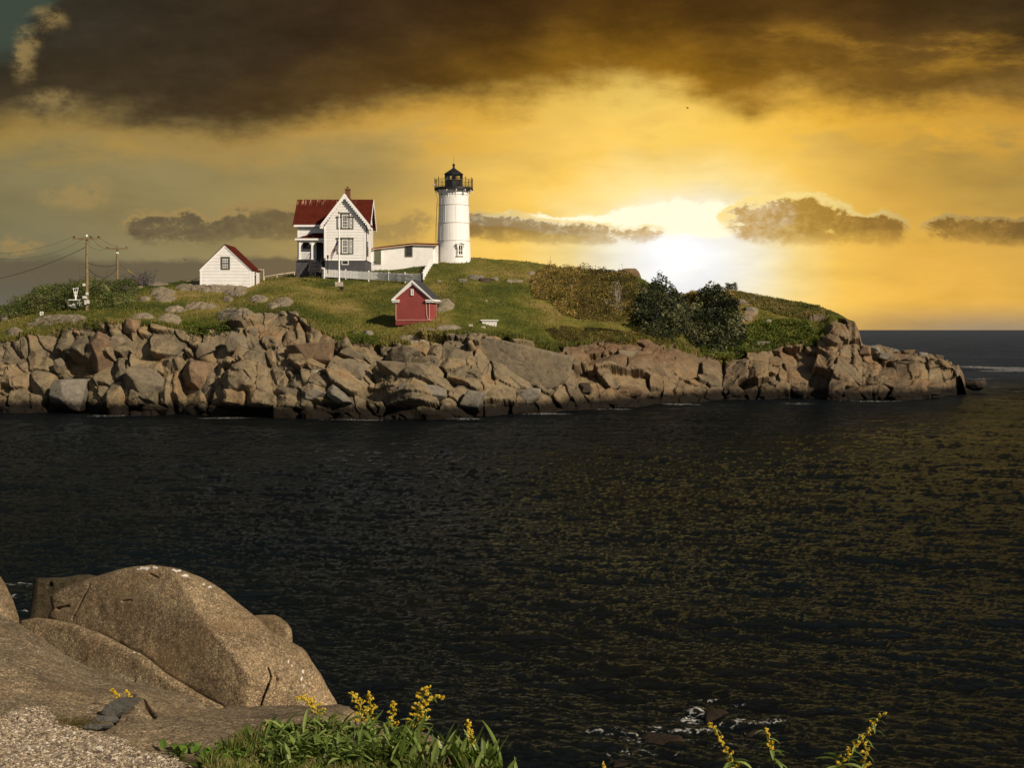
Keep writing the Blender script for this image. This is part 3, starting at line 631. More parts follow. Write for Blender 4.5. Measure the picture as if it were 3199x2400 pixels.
    fm = N.noise(p, 7, 8, .75); fm2 = N.noise(p, 1.6, 6, .7)
    lace = N.sub(1, N.m('MINIMUM', N.mul(N.m('ABSOLUTE', N.sub(N.noise(p, 2.6, 7, .62), .5)), 16), 1)); fa = N.mul(N.attr('foam').outputs['Fac'], N.m('MAXIMUM', N.add(N.add(N.mul(N.sub(fm, .55), 5), N.mul(N.sub(fm2, .5), 2.5)), N.mul(lace, .85)), 0))
    fmask = N.ss(fa, .22, .60)
    far = N.ss(N.add(sep.outputs[1], N.mul(N.sub(N.noise(N.vec(N.mul(sep.outputs[0], .03), N.mul(sep.outputs[1], .02)), 1.0, 4, .6), .5), 90)), 85, 230)
    bn = N.n.new('ShaderNodeBump'); bn.inputs['Strength'].default_value = .8; bn.inputs['Distance'].default_value = .07; N.l.new(n1, bn.inputs['Height'])
    dif = N.n.new('ShaderNodeBsdfDiffuse'); N.l.new(N.mix(fmask, tone, (.48, .47, .44, 1)), dif.inputs[0])
    gl = N.n.new('ShaderNodeBsdfGlossy'); N.l.new(N.cmul(N.mix(far, (.33, .39, .50, 1), (.16, .19, .24, 1)), N.ramp(N.noise(N.vec(N.mul(sep.outputs[0], .05), N.mul(sep.outputs[1], .035)), 1.0, 8, .75), [(.3, .62), (.5, .95), (.7, 1.35)])), gl.inputs[0]); N.l.new(N.m('MULTIPLY_ADD', far, .38, .07), gl.inputs['Roughness'])
    fr = N.n.new('ShaderNodeFresnel'); fr.inputs[0].default_value = 1.33
    for q in (dif, gl, fr): N.l.new(bn.outputs[0], q.inputs['Normal'])
    mx = N.n.new('ShaderNodeMixShader'); N.l.new(N.mul(fr.outputs[0], N.sub(1, fmask)), mx.inputs[0]); N.l.new(dif.outputs[0], mx.inputs[1]); N.l.new(gl.outputs[0], mx.inputs[2])
    o_ = N.n.new('ShaderNodeOutputMaterial'); N.l.new(mx.outputs[0], o_.inputs[0])
    o = make('sea_water', np.stack([X+DX, Y+DY, Z], -1), F, m, smooth=True, vattr={'foam': foam})
    tag(o, kind='structure')
build_water()
# ------------------------------------------------------------ buildings
def wx(px, Y): return (px-HX)/FP*Y
def wz(py, Y): return EYE-(py-HY)/FP*Y
def clapboards(mb, outline, y, board=.19, proud=.055):
    """outline(z) -> (x0, x1) of a wall facing -Y at depth y; each board leans out at its foot"""
    z0, z1, fx = outline
    z = z0
    while z < z1-.01:
        zt = min(z+board, z1); a0, a1 = fx(z); b0, b1 = fx(zt)
        mb.poly([(a0, y-proud, z), (a1, y-proud, z), (b1, y, zt), (b0, y, zt)])
        mb.poly([(a0, y, z), (a1, y, z), (a1, y-proud, z), (a0, y-proud, z)])
        z = zt
def window(parent, px0, px1, py0, py1, Y, trim=OLIVE, border=.09, cols_=2, rows_=4, proud=.07, sash=WHITE2, nm='window', cap=True, sash_w=.07, dark=DARKGLASS):
    """a window on a wall that faces the camera; extents are those of the sash frame"""
    x0, x1, z0, z1 = wx(px0, Y), wx(px1, Y), wz(py1, Y), wz(py0, Y); y = Y
    m = MB(); B = border
    m.box(x0-B, x0, y-proud, y+.02, z0-B, z1+B); m.box(x1, x1+B, y-proud, y+.02, z0-B, z1+B)
    m.box(x0, x1, y-proud, y+.02, z1, z1+B); m.box(x0, x1, y-proud, y+.02, z0-B, z0)
    if cap: m.box(x0-B-.06, x1+B+.06, y-proud-.07, y-proud-.002, z1+B*.5, z1+B+.07)
    w = m.build(nm, trim, parent)
    s = MB(); t = sash_w; f = y-proud+.012; d = .05
    s.box(x0, x0+t, f, f+d, z0, z1); s.box(x1-t, x1, f, f+d, z0, z1); s.box(x0+t, x1-t, f, f+d, z1-t, z1); s.box(x0+t, x1-t, f, f+d, z0, z0+t)
    zm = (z0+z1)/2; mt = .028
    if rows_ > 1: s.box(x0+t, x1-t, f+.002, f+d, zm-.03, zm+.03)
    for i in range(1, cols_): xx = x0+(x1-x0)*i/cols_; s.box(xx-mt/2, xx+mt/2, f+.004, f+d, z0+t, z1-t)
    for i in range(1, rows_):
        zz = z0+(z1-z0)*i/rows_
        if abs(zz-zm) > .05: s.box(x0+t, x1-t, f+.006, f+d, zz-mt/2, zz+mt/2)
    s.build('sash', sash, w)
    g = MB(); g.poly([(x0+t*.5, f+.03, z0+t*.5), (x1-t*.5, f+.03, z0+t*.5), (x1-t*.5, f+.03, z1-t*.5), (x0+t*.5, f+.03, z1-t*.5)]); g.build('pane', dark, w)
    return w
def bargeboard(mb, a, b, width, y, thick, scallops=True):
    """board along the rake from a to b (x,z), hanging down by width, with a scalloped lower edge"""
    a = Vector((a[0], 0, a[1])); b = Vector((b[0], 0, b[1])); d = (b-a); L = d.length; d.normalize(); n = Vector((-d.z, 0, d.x))
    if n.z > 0: n = -n
    mb.prism([(p.x, y, p.z) for p in (a, b, b+n*width, a+n*width)], (0, thick, 0))
    if scallops:
        k = max(3, int(L/.34)); r = L/k*.44
        for i in range(k):
            c = a+d*(L*(i+.5)/k)+n*(width-.01); pts = []
            for j in range(9):
                t = math.pi*j/8; pts.append(c+d*math.cos(t)*r+n*math.sin(t)*r*1.15)
            mb.prism([(p.x, y+.01, p.z) for p in pts], (0, thick*.6, 0))

# ---- keeper's house
YF, YM0, YM1, YR = 158.0, 161.0, 167.2, 164.1       # gable front, main front wall, back wall, ridge
hx0, hx1 = wx(1015, YF), wx(1140, YF)
base_z = wz(850, YF)-1.2
house = empty('keepers_house', ((hx0+hx1)/2, YF, wz(845, YF)), label='white clapboard two-storey house with steep red roof, scalloped gable and porch, beside the lighthouse', cat='house')
zf = wz(811, YF); z_e = wz(703, YF); z_ap = wz(604, YF-.4)
xa = wx(1076.5, YF-.4)
mxl = wx(932, YM0)
ridge_z = wz(623, YR); eave_z = wz(703, YM0-.45)
# walls: gabled front wing, then the main block behind it
m = MB()
def gab(z):
    if z < z_e-.1: return (hx0, hx1)
    t = (z-(z_e-.1))/(z_ap-.25-(z_e-.1)); return (hx0+(xa-hx0)*t, hx1+(xa-hx1)*t)
clapboards(m, (zf, z_ap-.3, gab), YF)
m.poly([(hx0, YF+.01, zf), (hx1, YF+.01, zf), (hx1, YF+.01, z_e-.1), (xa, YF+.01, z_ap-.25), (hx0, YF+.01, z_e-.1)])
for (xs, y0, y1) in ((hx0, YF, YM0), (hx1, YF, YM1)):       # side walls with boards
    s = 1 if xs == hx1 else -1; z = zf
    while z < z_e:
        zt = min(z+.16, z_e); m.poly([(xs+s*.035, y0, z), (xs+s*.035, y1, z), (xs, y1, zt), (xs, y0, zt)]); m.poly([(xs, y0, z), (xs, y1, z), (xs+s*.035, y1, z), (xs+s*.035, y0, z)]); z = zt
clapboards(m, (wz(812, YM0), eave_z+.3, lambda z: (mxl, hx0)), YM0)
m.poly([(mxl, YM0, zf), (mxl, YM1, zf), (mxl, YM1, eave_z), (mxl, YR, ridge_z-.15), (mxl, YM0, eave_z)])
m.poly([(hx1, YM0, z_e-.2), (hx1, YM1, z_e-.2), (hx1, YR, ridge_z-.15)])
m.poly([(mxl, YM1, zf), (hx1, YM1, zf), (hx1, YM1, eave_z), (mxl, YM1, eave_z)])
m.build('wall', WHITE, house)
# corner boards and eave trim
m = MB()
for (xs, yy) in ((hx0, YF), (hx1, YF)): m.box(xs-.10, xs+.10, yy-.06, yy+.10, zf, z_e-.15)
m.box(mxl-.10, mxl+.10, YM0-.06, YM0+.08, zf, eave_z)
m.box(mxl-.5, hx0-.25, YM0-.50, YM0-.40, eave_z-.22, eave_z+.03)        # gutter board of the main roof
m.box(mxl-.4, hx0-.1, YM0-.38, YM0, eave_z-.10, eave_z-.02)
m.box(hx0-.05, hx1+.05, YF-.05, YF+.02, zf-.12, zf+.04)
m.build_split('corner_board', WHITE2, house)
m = MB(); m.box(hx0, hx1, YF+.03, YM1-.05, base_z, zf-.1); m.box(mxl, hx0-.01, YM0-1.75, YM1-.05, base_z, zf-.1); m.build('foundation', GREYFOUND, house)
# roofs (closed slabs)
t = .14; xo0, xo1 = wx(914, YM0-.45), hx1+.42
m = MB()
ye = YM0-.45; yb = YM1+.45
m.poly([(xo0, ye, eave_z), (xo1, ye, eave_z), (xo1, YR, ridge_z), (xo0, YR, ridge_z), (xo0, ye, eave_z-t), (xo1, ye, eave_z-t), (xo1, YR, ridge_z-t), (xo0, YR, ridge_z-t)],
       [(0,1,2,3), (7,6,5,4), (0,4,5,1), (1,5,6,2), (3,7,4,0)])
m.poly([(xo0, yb, eave_z), (xo1, yb, eave_z), (xo1, YR, ridge_z), (xo0, YR, ridge_z), (xo0, yb, eave_z-t), (xo1, yb, eave_z-t), (xo1, YR, ridge_z-t), (xo0, YR, ridge_z-t)],
       [(3,2,1,0), (4,5,6,7), (1,5,4,0), (2,6,5,1), (0,4,7,3)])
gl, gr = (wx(1000, YF-.42), wz(704, YF)), (wx(1158, YF-.42), wz(706, YF))
for (e, sgn) in ((gl, -1), (gr, 1)):
    ex, ez = e; yf = YF-.42; y2 = YM0+.8; y3 = YR-.02
    # the wing roof dies into the main roof
    m.poly([(xa, yf, z_ap), (ex, yf, ez), (ex, y2, ez), (xa, y3, z_ap), (xa, yf, z_ap-t), (ex, yf, ez-t), (ex, y2, ez-t), (xa, y3, z_ap-t)],
           [(0,1,2,3) if sgn > 0 else (3,2,1,0), (7,6,5,4) if sgn > 0 else (4,5,6,7), (0,4,5,1), (1,5,6,2), (3,7,4,0)])
# red shingle, bleached under the ridge
mt, N, b = newmat('house_roof')
geo = N.n.new('ShaderNodeNewGeometry'); p = geo.outputs['Position']; sp = N.n.new('ShaderNodeSeparateXYZ'); N.l.new(p, sp.inputs[0])
c = N.cmul((.085, .016, .009, 1), N.ramp(N.noise(p, 1.3, 6, .65), [(.3, .7), (.7, 1.15)]))
st = N.mul(N.ss(sp.outputs[2], ridge_z-1.0, ridge_z-.15), N.ss(N.noise(N.vec(N.mul(sp.outputs[0], 2.2), 0, N.mul(sp.outputs[2], .5)), 1.4, 6, .7), .50, .62))
c = N.mix(N.mul(st, N.ss(N.sub(0, sp.outputs[0]), 19.5, 21.5)), c, (.50, .30, .18, 1)); N.l.new(c, b.inputs['Base Color']); b.inputs['Roughness'].default_value = .95; b.inputs['Specular IOR Level'].default_value = .05
w_ = N.n.new('ShaderNodeTexWave'); w_.bands_direction = 'Z'; w_.inputs['Scale'].default_value = 2.2; w_.inputs['Distortion'].default_value = .4; N.l.new(p, w_.inputs[0]); bump(N, b, w_.outputs[1], .3, .03)
m.build('roof', mt, house)
roof = [o for o in house.children if o.name.startswith('roof')][0]
# bargeboards
m = MB(); bargeboard(m, (gl[0], gl[1]-.02), (xa, z_ap-.02), .26, YF-.50, .08); bargeboard(m, (gr[0], gr[1]-.02), (xa, z_ap-.02), .26, YF-.504, .084)
m.box(gl[0]-.02, gl[0]+.34, YF-.48, YF-.05, gl[1]-.42, gl[1]-.16); m.box(gr[0]-.34, gr[0]+.02, YF-.48, YF-.05, gr[1]-.42, gr[1]-.16)
m.build_split('bargeboard', WHITE2, house)
m = MB()
a = Vector((xo1-.03, ye, eave_z)); b_ = Vector((xo1-.03, YR, ridge_z))
for (p0, p1) in ((a, b_), (Vector((xo1-.03, yb, eave_z)), b_)):
    m.prism([p0, p1, p1-Vector((0, 0, .32)), p0-Vector((0, 0, .32))], (.07, 0, 0))
    for i in range(11):
        c = p0.lerp(p1, (i+.5)/11)-Vector((0, 0, .32)); m.prism([c+Vector((.01, (.2*math.cos(k)), -.22*math.sin(k))) for k in np.linspace(0, math.pi, 8)], (.04, 0, 0))
m.box(xo1-.06, xo1+.06, ye-.06, ye+.1, eave_z-.75, eave_z-.2)
m.build_split('bargeboard', WHITE2, house)
# chimney
ch = MB(); cy = YR+.1; x0, x1 = wx(1079, cy), wx(1094, cy); ch.box(x0, x1, cy-.3, cy+.3, ridge_z-1.2, wz(592, cy)); ch.box(x0-.05, x1+.05, cy-.35, cy+.35, wz(594, cy), wz(591, cy)+.02)
chim = ch.build('chimney', BRICK, roof)
MB().tube([((x0+x1)/2, cy, wz(592, cy)), ((x0+x1)/2, cy, wz(584, cy))], .15, 10).build('chimney_pot', plain('chimney_pot', (.10, .06, .04), .8), chim) if False else None
cp = MB().tube([((x0+x1)/2, cy, wz(591, cy)), ((x0+x1)/2, cy, wz(583, cy))], .16, 10).build('chimney_pot', plain('chimney_clay', (.16, .09, .05), .8), house)
# windows of the front gable
def tri_window(pc, py0, py1, s0, s1, nm='window'):
    o = window(house, 1068.5, 1088.5, py0, py1, YF, border=.16, cols_=3, rows_=4, proud=.09, sash_w=.10)
    window(house, 1092.5, 1100.5, s0, s1, YF, border=.15, cols_=1, rows_=2, proud=.085, cap=True, sash_w=.08)
    window(house, 1056.0, 1064.0, s0, s1, YF, border=.15, cols_=1, rows_=2, proud=.085, cap=True, sash_w=.08)
tri_window(0, 670, 711.5, 681, 712)
tri_window(0, 748, 790.5, 748, 790)
bw = window(house, 1069.5, 1087, 815, 825.5, YF+.02, trim=WHITE2, border=.08, cols_=1, rows_=1, proud=.06, sash=OLIVE, cap=False, sash_w=.04, nm='basement_window')
# side windows on the right wall
for (y0, z0, z1) in ((YF+1.9, wz(797, YF), wz(752, YF)), (YF+1.9, wz(715, YF), wz(708, YF)-.6+1.2)):
    m = MB(); m.box(hx1+.0, hx1+.10, y0, y0+1.1, z0, z1); w = m.build('window', OLIVE, house)
    MB().box(hx1+.10, hx1+.115, y0+.15, y0+.95, z0+.12, z1-.12).build('pane', DARKGLASS, w)
# downpipes
m = MB(); m.tube([(hx0-.16, YF+.35, zf), (hx0-.16, YF+.35, wz(708, YF))], .05, 6); m.tube([(hx1+.16, YF+.25, zf-.2), (hx1+.16, YF+.25, z_e-.3), (hx1+.40, YF+.0, z_e-.05)], .05, 6)
m.build_split('downpipe', plain('dark_pipe', (.05, .05, .045), .5), house)
# porch
YP = YM0-1.9
px0_ = wx(934, YP)
pf = wz(811, YP); pe = wz(746, YP)
m = MB(); m.box(px0_-.1, hx0-.06, YP-.05, YM0-.05, pf-.16, pf); fl = m.build('porch_floor', GREYFOUND, house)
m = MB(); xl = wx(922, YP-.3); xp = wx(978, YM0); zt_ = wz(728, YM0)
A = [(xl, YP-.35, pe), (hx0-.02, YP-.35, pe), (hx0-.02, YM0-.01, zt_), (xp, YM0-.01, zt_), (xl, YM0-.01, pe)]
m.poly(A+[(x, y, z-.1) for x, y, z in A], [(0,1,2,3), (0,3,4), (5,6,1,0), (9,8,7,6,5), (4,9,5,0)]); m.build('porch_roof', ROOFRED, house)
m = MB(); m.box(xl-.02, hx0-.03, YP-.40, YP-.32, pe-.2, pe+.03); m.box(xl, xl+.08, YP-.32, YM0, pe-.2, pe-.0)
m.box(px0_-.12, hx0-.06, YP-.10, YP+.06, pe-.42, pe-.19)
m.build('porch_eave', WHITE2, house)
for pxx in (937, 975.5):
    xx = wx(pxx, YP); m = MB(); m.box(xx-.11, xx+.11, YP-.12, YP+.10, pf, pe-.3); m.box(xx-.15, xx+.15, YP-.16, YP+.14, pf, pf+.12); m.build('porch_post', WHITE2, house)
m = MB()
for (xx, sgn) in ((wx(937, YP), 1), (wx(975.5, YP), -1), (wx(975.5, YP), 1), (hx0-.06, -1)):
    pts = [(xx+sgn*.10, YP-.05, pe-.42), (xx+sgn*.62, YP-.05, pe-.42), (xx+sgn*.38, YP-.05, pe-.52), (xx+sgn*.20, YP-.05, pe-.72), (xx+sgn*.10, YP-.05, pe-.95)]
    m.prism(pts if sgn > 0 else pts[::-1], (0, .06, 0))
m.build_split('porch_bracket', WHITE2, house)
m = MB(); xx0, xx1 = wx(937, YP)+.1, wx(975.5, YP)-.1; m.box(xx0, xx1, YP-.05, YP+.03, pf+.85, pf+.95); m.box(xx0, xx1, YP-.04, YP+.02, pf+.08, pf+.15)
n = 13
for i in range(n): xx = xx0+(xx1-xx0)*(i+.5)/n; m.box(xx-.03, xx+.03, YP-.03, YP+.01, pf+.15, pf+.85)
m.build('porch_railing', WHITE2, house)
window(house, 949, 972, 752, 774, YM0-.03, trim=OLIVE, border=.12, cols_=2, rows_=2, proud=.08, sash=plain('dark_sash', (.03, .03, .02), .6), cap=False, nm='porch_window')
m = MB(); m.box(wx(989, YM0), wx(1010, YM0), YM0-.12, YM0-.04, pf, pf+2.35); d_ = m.build('door', plain('dark_door', (.02, .022, .018), .5), house)
MB().box(wx(1007, YM0), wx(1008.5, YM0), YM0-.17, YM0-.12, pf+1.0, pf+1.1).build('handle', BLACKIRON, d_)
# stairs down to the lawn
m = MB(); sx0, sx1 = wx(972, YP), wx(1009, YP); ns = 8; zb = wz(848, YP)
for i in range(ns):
    zt2 = pf-(i+.0)*(pf-zb)/ns; y1_ = YP-.1-.26*i; m.box(sx0, sx1, y1_-.27, y1_, zt2-.22, zt2-.18+.0); m.box(sx0, sx1, y1_-.03, y1_, zt2-.40, zt2-.22)
m.prism([(sx0-.04, YP-.1, pf-.2), (sx0-.04, YP-.1-.26*ns, zb-.1), (sx0-.04, YP-.1, zb-.6)], (.06, 0, 0))
m.build('stairs', plain('grey_step', (.10, .095, .10), .8), house)
m = MB()
for xx in (sx0, sx1):
    m.tube([(xx, YP-.12, pf+.95), (xx, YP-.1-.26*ns, zb+.95), (xx, YP-.1-.26*ns, zb)], .028, 6); m.tube([(xx, YP-.12, pf+.5), (xx, YP-.1-.26*ns, zb+.5)], .02, 6); m.tube([(xx, YP-.12, pf), (xx, YP-.12, pf+1.0)], .03, 6)
m.build_split('stair_railing', BLACKIRON, house)
m = MB(); m.tube([(wx(1024, YF-.5), YF-.5, base_z+1), (wx(1024, YF-.5), YF-.5, wz(806, YF))], .05, 7); m.lathe((wx(1024, YF-.5), YF-.5, wz(806, YF)), [(.03, -.1), (.12, 0), (.12, .25), (.03, .36)], 8)
o = m.build('yard_lamp_post', BLACKIRON); o.name = 'yard_lamp'
me = o.data; off = Vector((wx(1024, YF-.5), YF-.5, base_z+1)); me.transform(Matrix.Translation(-off)); o.location = off
tag(o, 'thin dark lamp post standing right of the porch stairs', 'lamp')

# ---- covered way between the house and the tower
cw = empty('covered_way', (wx(1250, 165), 165, wz(815, 165)), label='long low white passage with olive door and thin red roof, joining house to lighthouse', cat='passage')
YC_ = 165.0
xs = [hx1+.02, wx(1190, YC_), wx(1290, YC_), wx(1352, YC_)]
topz = [wz(781, YC_), wz(776, YC_), wz(765.5, YC_), wz(764, YC_)]
m = MB(); nseg = 24
for i in range(nseg):
    xa_, xb_ = [xs[0]+(xs[3]-xs[0])*k/nseg for k in (i, i+1)]
    za, zb_ = np.interp([xa_, xb_], xs, topz); 
    m.poly([(xa_, YC_, 12), (xb_, YC_, 12), (xb_, YC_, zb_), (xa_, YC_, za)])
m.poly([(xs[3], YC_, 12), (xs[3], YC_+2.2, 12), (xs[3], YC_+2.2, topz[3]), (xs[3], YC_, topz[3])])
m.box(xs[3]-.02, wx(1368, YC_+.9), YC_+.9, YC_+2.1, 12, wz(765, YC_))
m.build('wall', WHITE, cw)
m = MB(); X4 = wx(1370, YC_)
def strip(dz0, dz1, y0, y1, xs_=None, dx=0):
    xx = [xs[0], xs[1], wx(1293, YC_), X4]; zz = [wz(776, YC_), wz(771.5, YC_), wz(760, YC_), wz(762.5, YC_)]
    for i in range(3):
        m.poly([(xx[i], y0, zz[i]+dz0), (xx[i+1], y0, zz[i+1]+dz0), (xx[i+1], y1, zz[i+1]+dz1), (xx[i], y1, zz[i]+dz1)])
strip(-.13, .13, YC_-.30, YC_+1.1); strip(-.13, .13, YC_+2.5, YC_+1.1)
m.build('roof', ROOFRED, cw)
m = MB()
for i in range(3):
    xx = [xs[0], xs[1], wx(1293, YC_), X4]; zz = [wz(776, YC_), wz(771.5, YC_), wz(760, YC_), wz(762.5, YC_)]
    m.prism([(xx[i], YC_-.31, zz[i]-.14), (xx[i+1], YC_-.31, zz[i+1]-.14), (xx[i+1], YC_-.31, zz[i+1]-.25), (xx[i], YC_-.31, zz[i]-.25)], (0, .06, 0))
m.build('eave_board', plain('tan_trim', (.50, .34, .22), .7), cw)
m = MB(); m.box(wx(1168, YC_)-.04, wx(1191, YC_)+.06, YC_-.05, YC_+.02, wz(829, YC_), wz(776, YC_)); fr_ = m.build('door_frame', WHITE2, cw)
m = MB(); m.box(wx(1169.5, YC_), wx(1190.5, YC_), YC_-.09, YC_-.052, wz(826, YC_), wz(778, YC_)); dd_ = m.build('door', plain('olive_door', (.105, .11, .065), .65, .1), cw)
m = MB(); m.box(wx(1169.5, YC_)-.06, wx(1169.5, YC_)+.22, YC_-.11, YC_-.092, wz(783, YC_), wz(781, YC_)); m.box(wx(1169.5, YC_)-.06, wx(1169.5, YC_)+.22, YC_-.11, YC_-.092, wz(820, YC_), wz(818, YC_)); m.build_split('hinge', BLACKIRON, dd_)
window(cw, 1268, 1286, 769, 799.5, YC_, border=.12, cols_=2, rows_=2, proud=.07, sash=plain('olive_sash', (.07, .07, .045), .6), cap=False)

# ---- lighthouse
tx, ty = wx(1417.5, 168.6), 168.6; tz = wz(806, 168.6)
lh = empty('lighthouse', (tx, ty, tz), label='tall round white lighthouse tower with black lantern room and railed gallery on the hilltop', cat='lighthouse')
def tz_(py): return wz(py, ty-2)-tz
H1 = tz_(590)
r0, r1 = 2.20, 1.90
rad = lambda z: r0+(r1-r0)*z/H1
prof = [(rad(z)*1.0, z) for z in np.linspace(-2, H1, 12)]
mt, N, b = newmat('tower_paint')
geo = N.n.new('ShaderNodeNewGeometry'); p = geo.outputs['Position']; mp = N.n.new('ShaderNodeMapping'); N.l.new(p, mp.inputs[0]); mp.inputs['Scale'].default_value = (2.2, 2.2, .12)
c = N.cmul((.82, .80, .77, 1), N.ramp(N.noise(mp.outputs[0], 1.4, 6, .65), [(.35, .86), (.6, 1)]))
c = N.mix(N.mul(N.ss(N.noise(mp.outputs[0], 2.6, 6, .7), .60, .75), .5), c, (.50, .36, .22, 1)); N.l.new(c, b.inputs['Base Color']); b.inputs['Roughness'].default_value = .5
bump(N, b, N.noise(p, 1.2, 4, .6), .15, .03)
MB().lathe((0, 0, 0), prof, 72, cap=False).build('tower_shell', mt, lh, smooth=True, local=True)
m = MB()
for py in (605, 637.5, 694, 750): z = tz_(py); m.lathe((0, 0, z), [(rad(z)+.0, -.05), (rad(z)+.045, -.04), (rad(z)+.045, .04), (rad(z), .05)], 72, cap=False)
m.build_split('seam_ring', plain('seam_paint', (.62, .58, .52), .7, .3), lh, local=True)
m = MB(); zs = [tz_(v) for v in (806, 750, 694, 637.5, 605)]
for k in range(4):
    for j in range(9):
        a = 2*math.pi*(j+.5*(k % 2))/9; rr_ = rad(zs[k]); rr2 = rad(zs[k+1]); m.bar((rr_*math.cos(a), rr_*math.sin(a), zs[k]), (rr2*math.cos(a), rr2*math.sin(a), zs[k+1]), .05, .04)
m.build('plate_joint', plain('joint_paint', (.76, .73, .69), .6, .1), lh, local=True)
# gallery
zg = tz_(589); Rg = 2.56
MB().lathe((0, 0, zg), [(1.7, -.02), (Rg-.1, -.02), (Rg, .02), (Rg, .26), (Rg-.05, .30), (1.2, .30)], 60, cap=False).build('gallery_deck', BLACKIRON, lh, local=True)
for k in range(12):
    a = 2*math.pi*(k+.35)/12; ca, sa = math.cos(a), math.sin(a); m = MB(); pts = []
    for t in np.linspace(0, 1, 7):
        r_ = rad(H1)+.02+(Rg-.2-rad(H1))*(1-math.cos(t*math.pi/2)); z = zg-1.0+.96*math.sin(t*math.pi/2); pts.append((ca*r_, sa*r_, z))
    m.tube(pts, [.05]*7, 6); m.lathe((ca*(Rg-.14), sa*(Rg-.14), zg-.2), [(.01, -.10), (.07, -.03), (.05, .16)], 6)
    m.build('bracket', WHITE2, lh, local=True)
m = MB()
for k in range(12):
    a = 2*math.pi*(k+.35)/12; ca, sa = math.cos(a)*(Rg-.05), math.sin(a)*(Rg-.05); m.tube([(ca, sa, zg+.2), (ca, sa, zg+1.42)], .038, 6); m.lathe((ca, sa, zg+1.42), [(.02, 0), (.06, .05), (.004, .24)], 6)
m.build('railing_post', BLACKIRON, lh, local=True)
m = MB()
for h in (.42, 1.30): m.tube([((Rg-.05)*math.cos(a), (Rg-.05)*math.sin(a), zg+h) for a in np.linspace(0, 2*math.pi, 73)], .022, 5, cap=False)
for k in range(108):
    a = 2*math.pi*k/108; m.bar(((Rg-.05)*math.cos(a), (Rg-.05)*math.sin(a), zg+.28), ((Rg-.05)*math.cos(a), (Rg-.05)*math.sin(a), zg+1.3), .018)
m.build('railing', BLACKIRON, lh, local=True)
# lantern room
zl = zg+.30; RL = 1.18; zgl0 = tz_(559); zgl1 = tz_(538)
MB().lathe((0, 0, 0), [(RL+.02, zl), (RL+.06, zl+.05), (RL, zl+.12), (RL, zgl0-.06), (RL+.04, zgl0)], 10, cap=False, rot=.2).build('lantern_drum', BLACKIRON, lh, local=True)
m = MB()
for k in range(10):
    a = 2*math.pi*k/10+.2; c_ = Vector((RL*math.cos(a), RL*math.sin(a), 0)); m.bar(c_+Vector((0, 0, zgl0)), c_+Vector((0, 0, zgl1)), .055)
    a2 = 2*math.pi*(k+1)/10+.2; c2 = Vector((RL*math.cos(a2), RL*math.sin(a2), 0)); m.bar(c_+Vector((0, 0, zgl1-.05)), c2+Vector((0, 0, zgl1-.05)), .1); m.bar(c_+Vector((0, 0, zgl0+.02)), c2+Vector((0, 0, zgl0+.02)), .06)
m.build('lantern_frame', BLACKIRON, lh, local=True)
mt2, N, b = newmat('lantern_glass'); b.inputs['Base Color'].default_value = (.9, .9, .9, 1); b.inputs['Roughness'].default_value = .03
N2 = N.n.new('ShaderNodeBsdfTransparent'); N2.inputs[0].default_value = (.82, .80, .76, 1); mxx = N.n.new('ShaderNodeMixShader'); g_ = N.n.new('ShaderNodeBsdfGlossy'); g_.inputs['Roughness'].default_value = .05
frn = N.n.new('ShaderNodeFresnel'); frn.inputs[0].default_value = 1.5; N.l.new(frn.outputs[0], mxx.inputs[0]); N.l.new(N2.outputs[0], mxx.inputs[1]); N.l.new(g_.outputs[0], mxx.inputs[2])
N.l.new(mxx.outputs[0], [n for n in N.n if n.type == 'OUTPUT_MATERIAL'][0].inputs[0])
MB().lathe((0, 0, 0), [(RL-.03, zgl0), (RL-.03, zgl1)], 10, cap=False, rot=.2).build('lantern_glass', mt2, lh, local=True)
MB().lathe((0, 0, 0), [(.18, zgl0-.5), (.2, zgl0+.1), (.27, zgl0+.22), (.30, zgl0+.42), (.27, zgl0+.6), (.12, zgl0+.72)], 20, rot=0).build('beacon_lens', plain('red_lens', (.16, .012, .012), .15, .2, 3, spec=.8), lh, local=True)
ze = zgl1-.02; za = tz_(519)
rf_ = MB().lathe((0, 0, 0), [(1.0, ze-.05), (1.27, ze-.03), (1.27, ze+.06), (.28, za-.1), (.17, za+.0), (.13, za+.25), (.10, tz_(513)+.05)], 10, rot=.2).build('lantern_roof', BLACKIRON, lh, local=True)
zb_ = tz_(509)
MB().lathe((0, 0, zb_), [(.19*math.cos(t)+.001, .19*math.sin(t)) for t in np.linspace(-1.5, 1.5, 10)], 16).build('vent_ball', BLACKIRON, rf_, smooth=True, local=True)
MB().tube([(0, 0, zb_+.15), (0, 0, tz_(476))], [.022, .010], 5).build('lightning_rod', BLACKIRON, rf_, local=True)
# portholes and the arched window
for pxx in (1381.5, 1445):
    xx = wx(pxx, ty-1.5)-tx; z = tz_(605)+.03; rr_ = rad(z); a = math.atan2(-math.sqrt(max(rr_**2-xx**2, .01)), xx); ca, sa = math.cos(a), math.sin(a)
    c0 = Vector((ca*rr_, sa*rr_, z)); n_ = Vector((ca, sa, 0)); m = MB(); m.tube([c0-n_*.05, c0+n_*.10], .19, 16); q = m.build('porthole', WHITE2, lh, local=True)
    MB().tube([c0+n_*.09, c0+n_*.115], .14, 16).build('pane', DARKGLASS, q, local=True)
zw0, zw1 = tz_(796), tz_(770); xw = wx(1437.5, ty-2)-tx; yw = -math.sqrt(rad(1)**2-xw**2)-.05
def arch(w, z0, z1, n=9): return [(-w, z0), (w, z0)]+[(w*math.cos(t), z1+w*.9*math.sin(t)) for t in np.linspace(0, math.pi, n)]
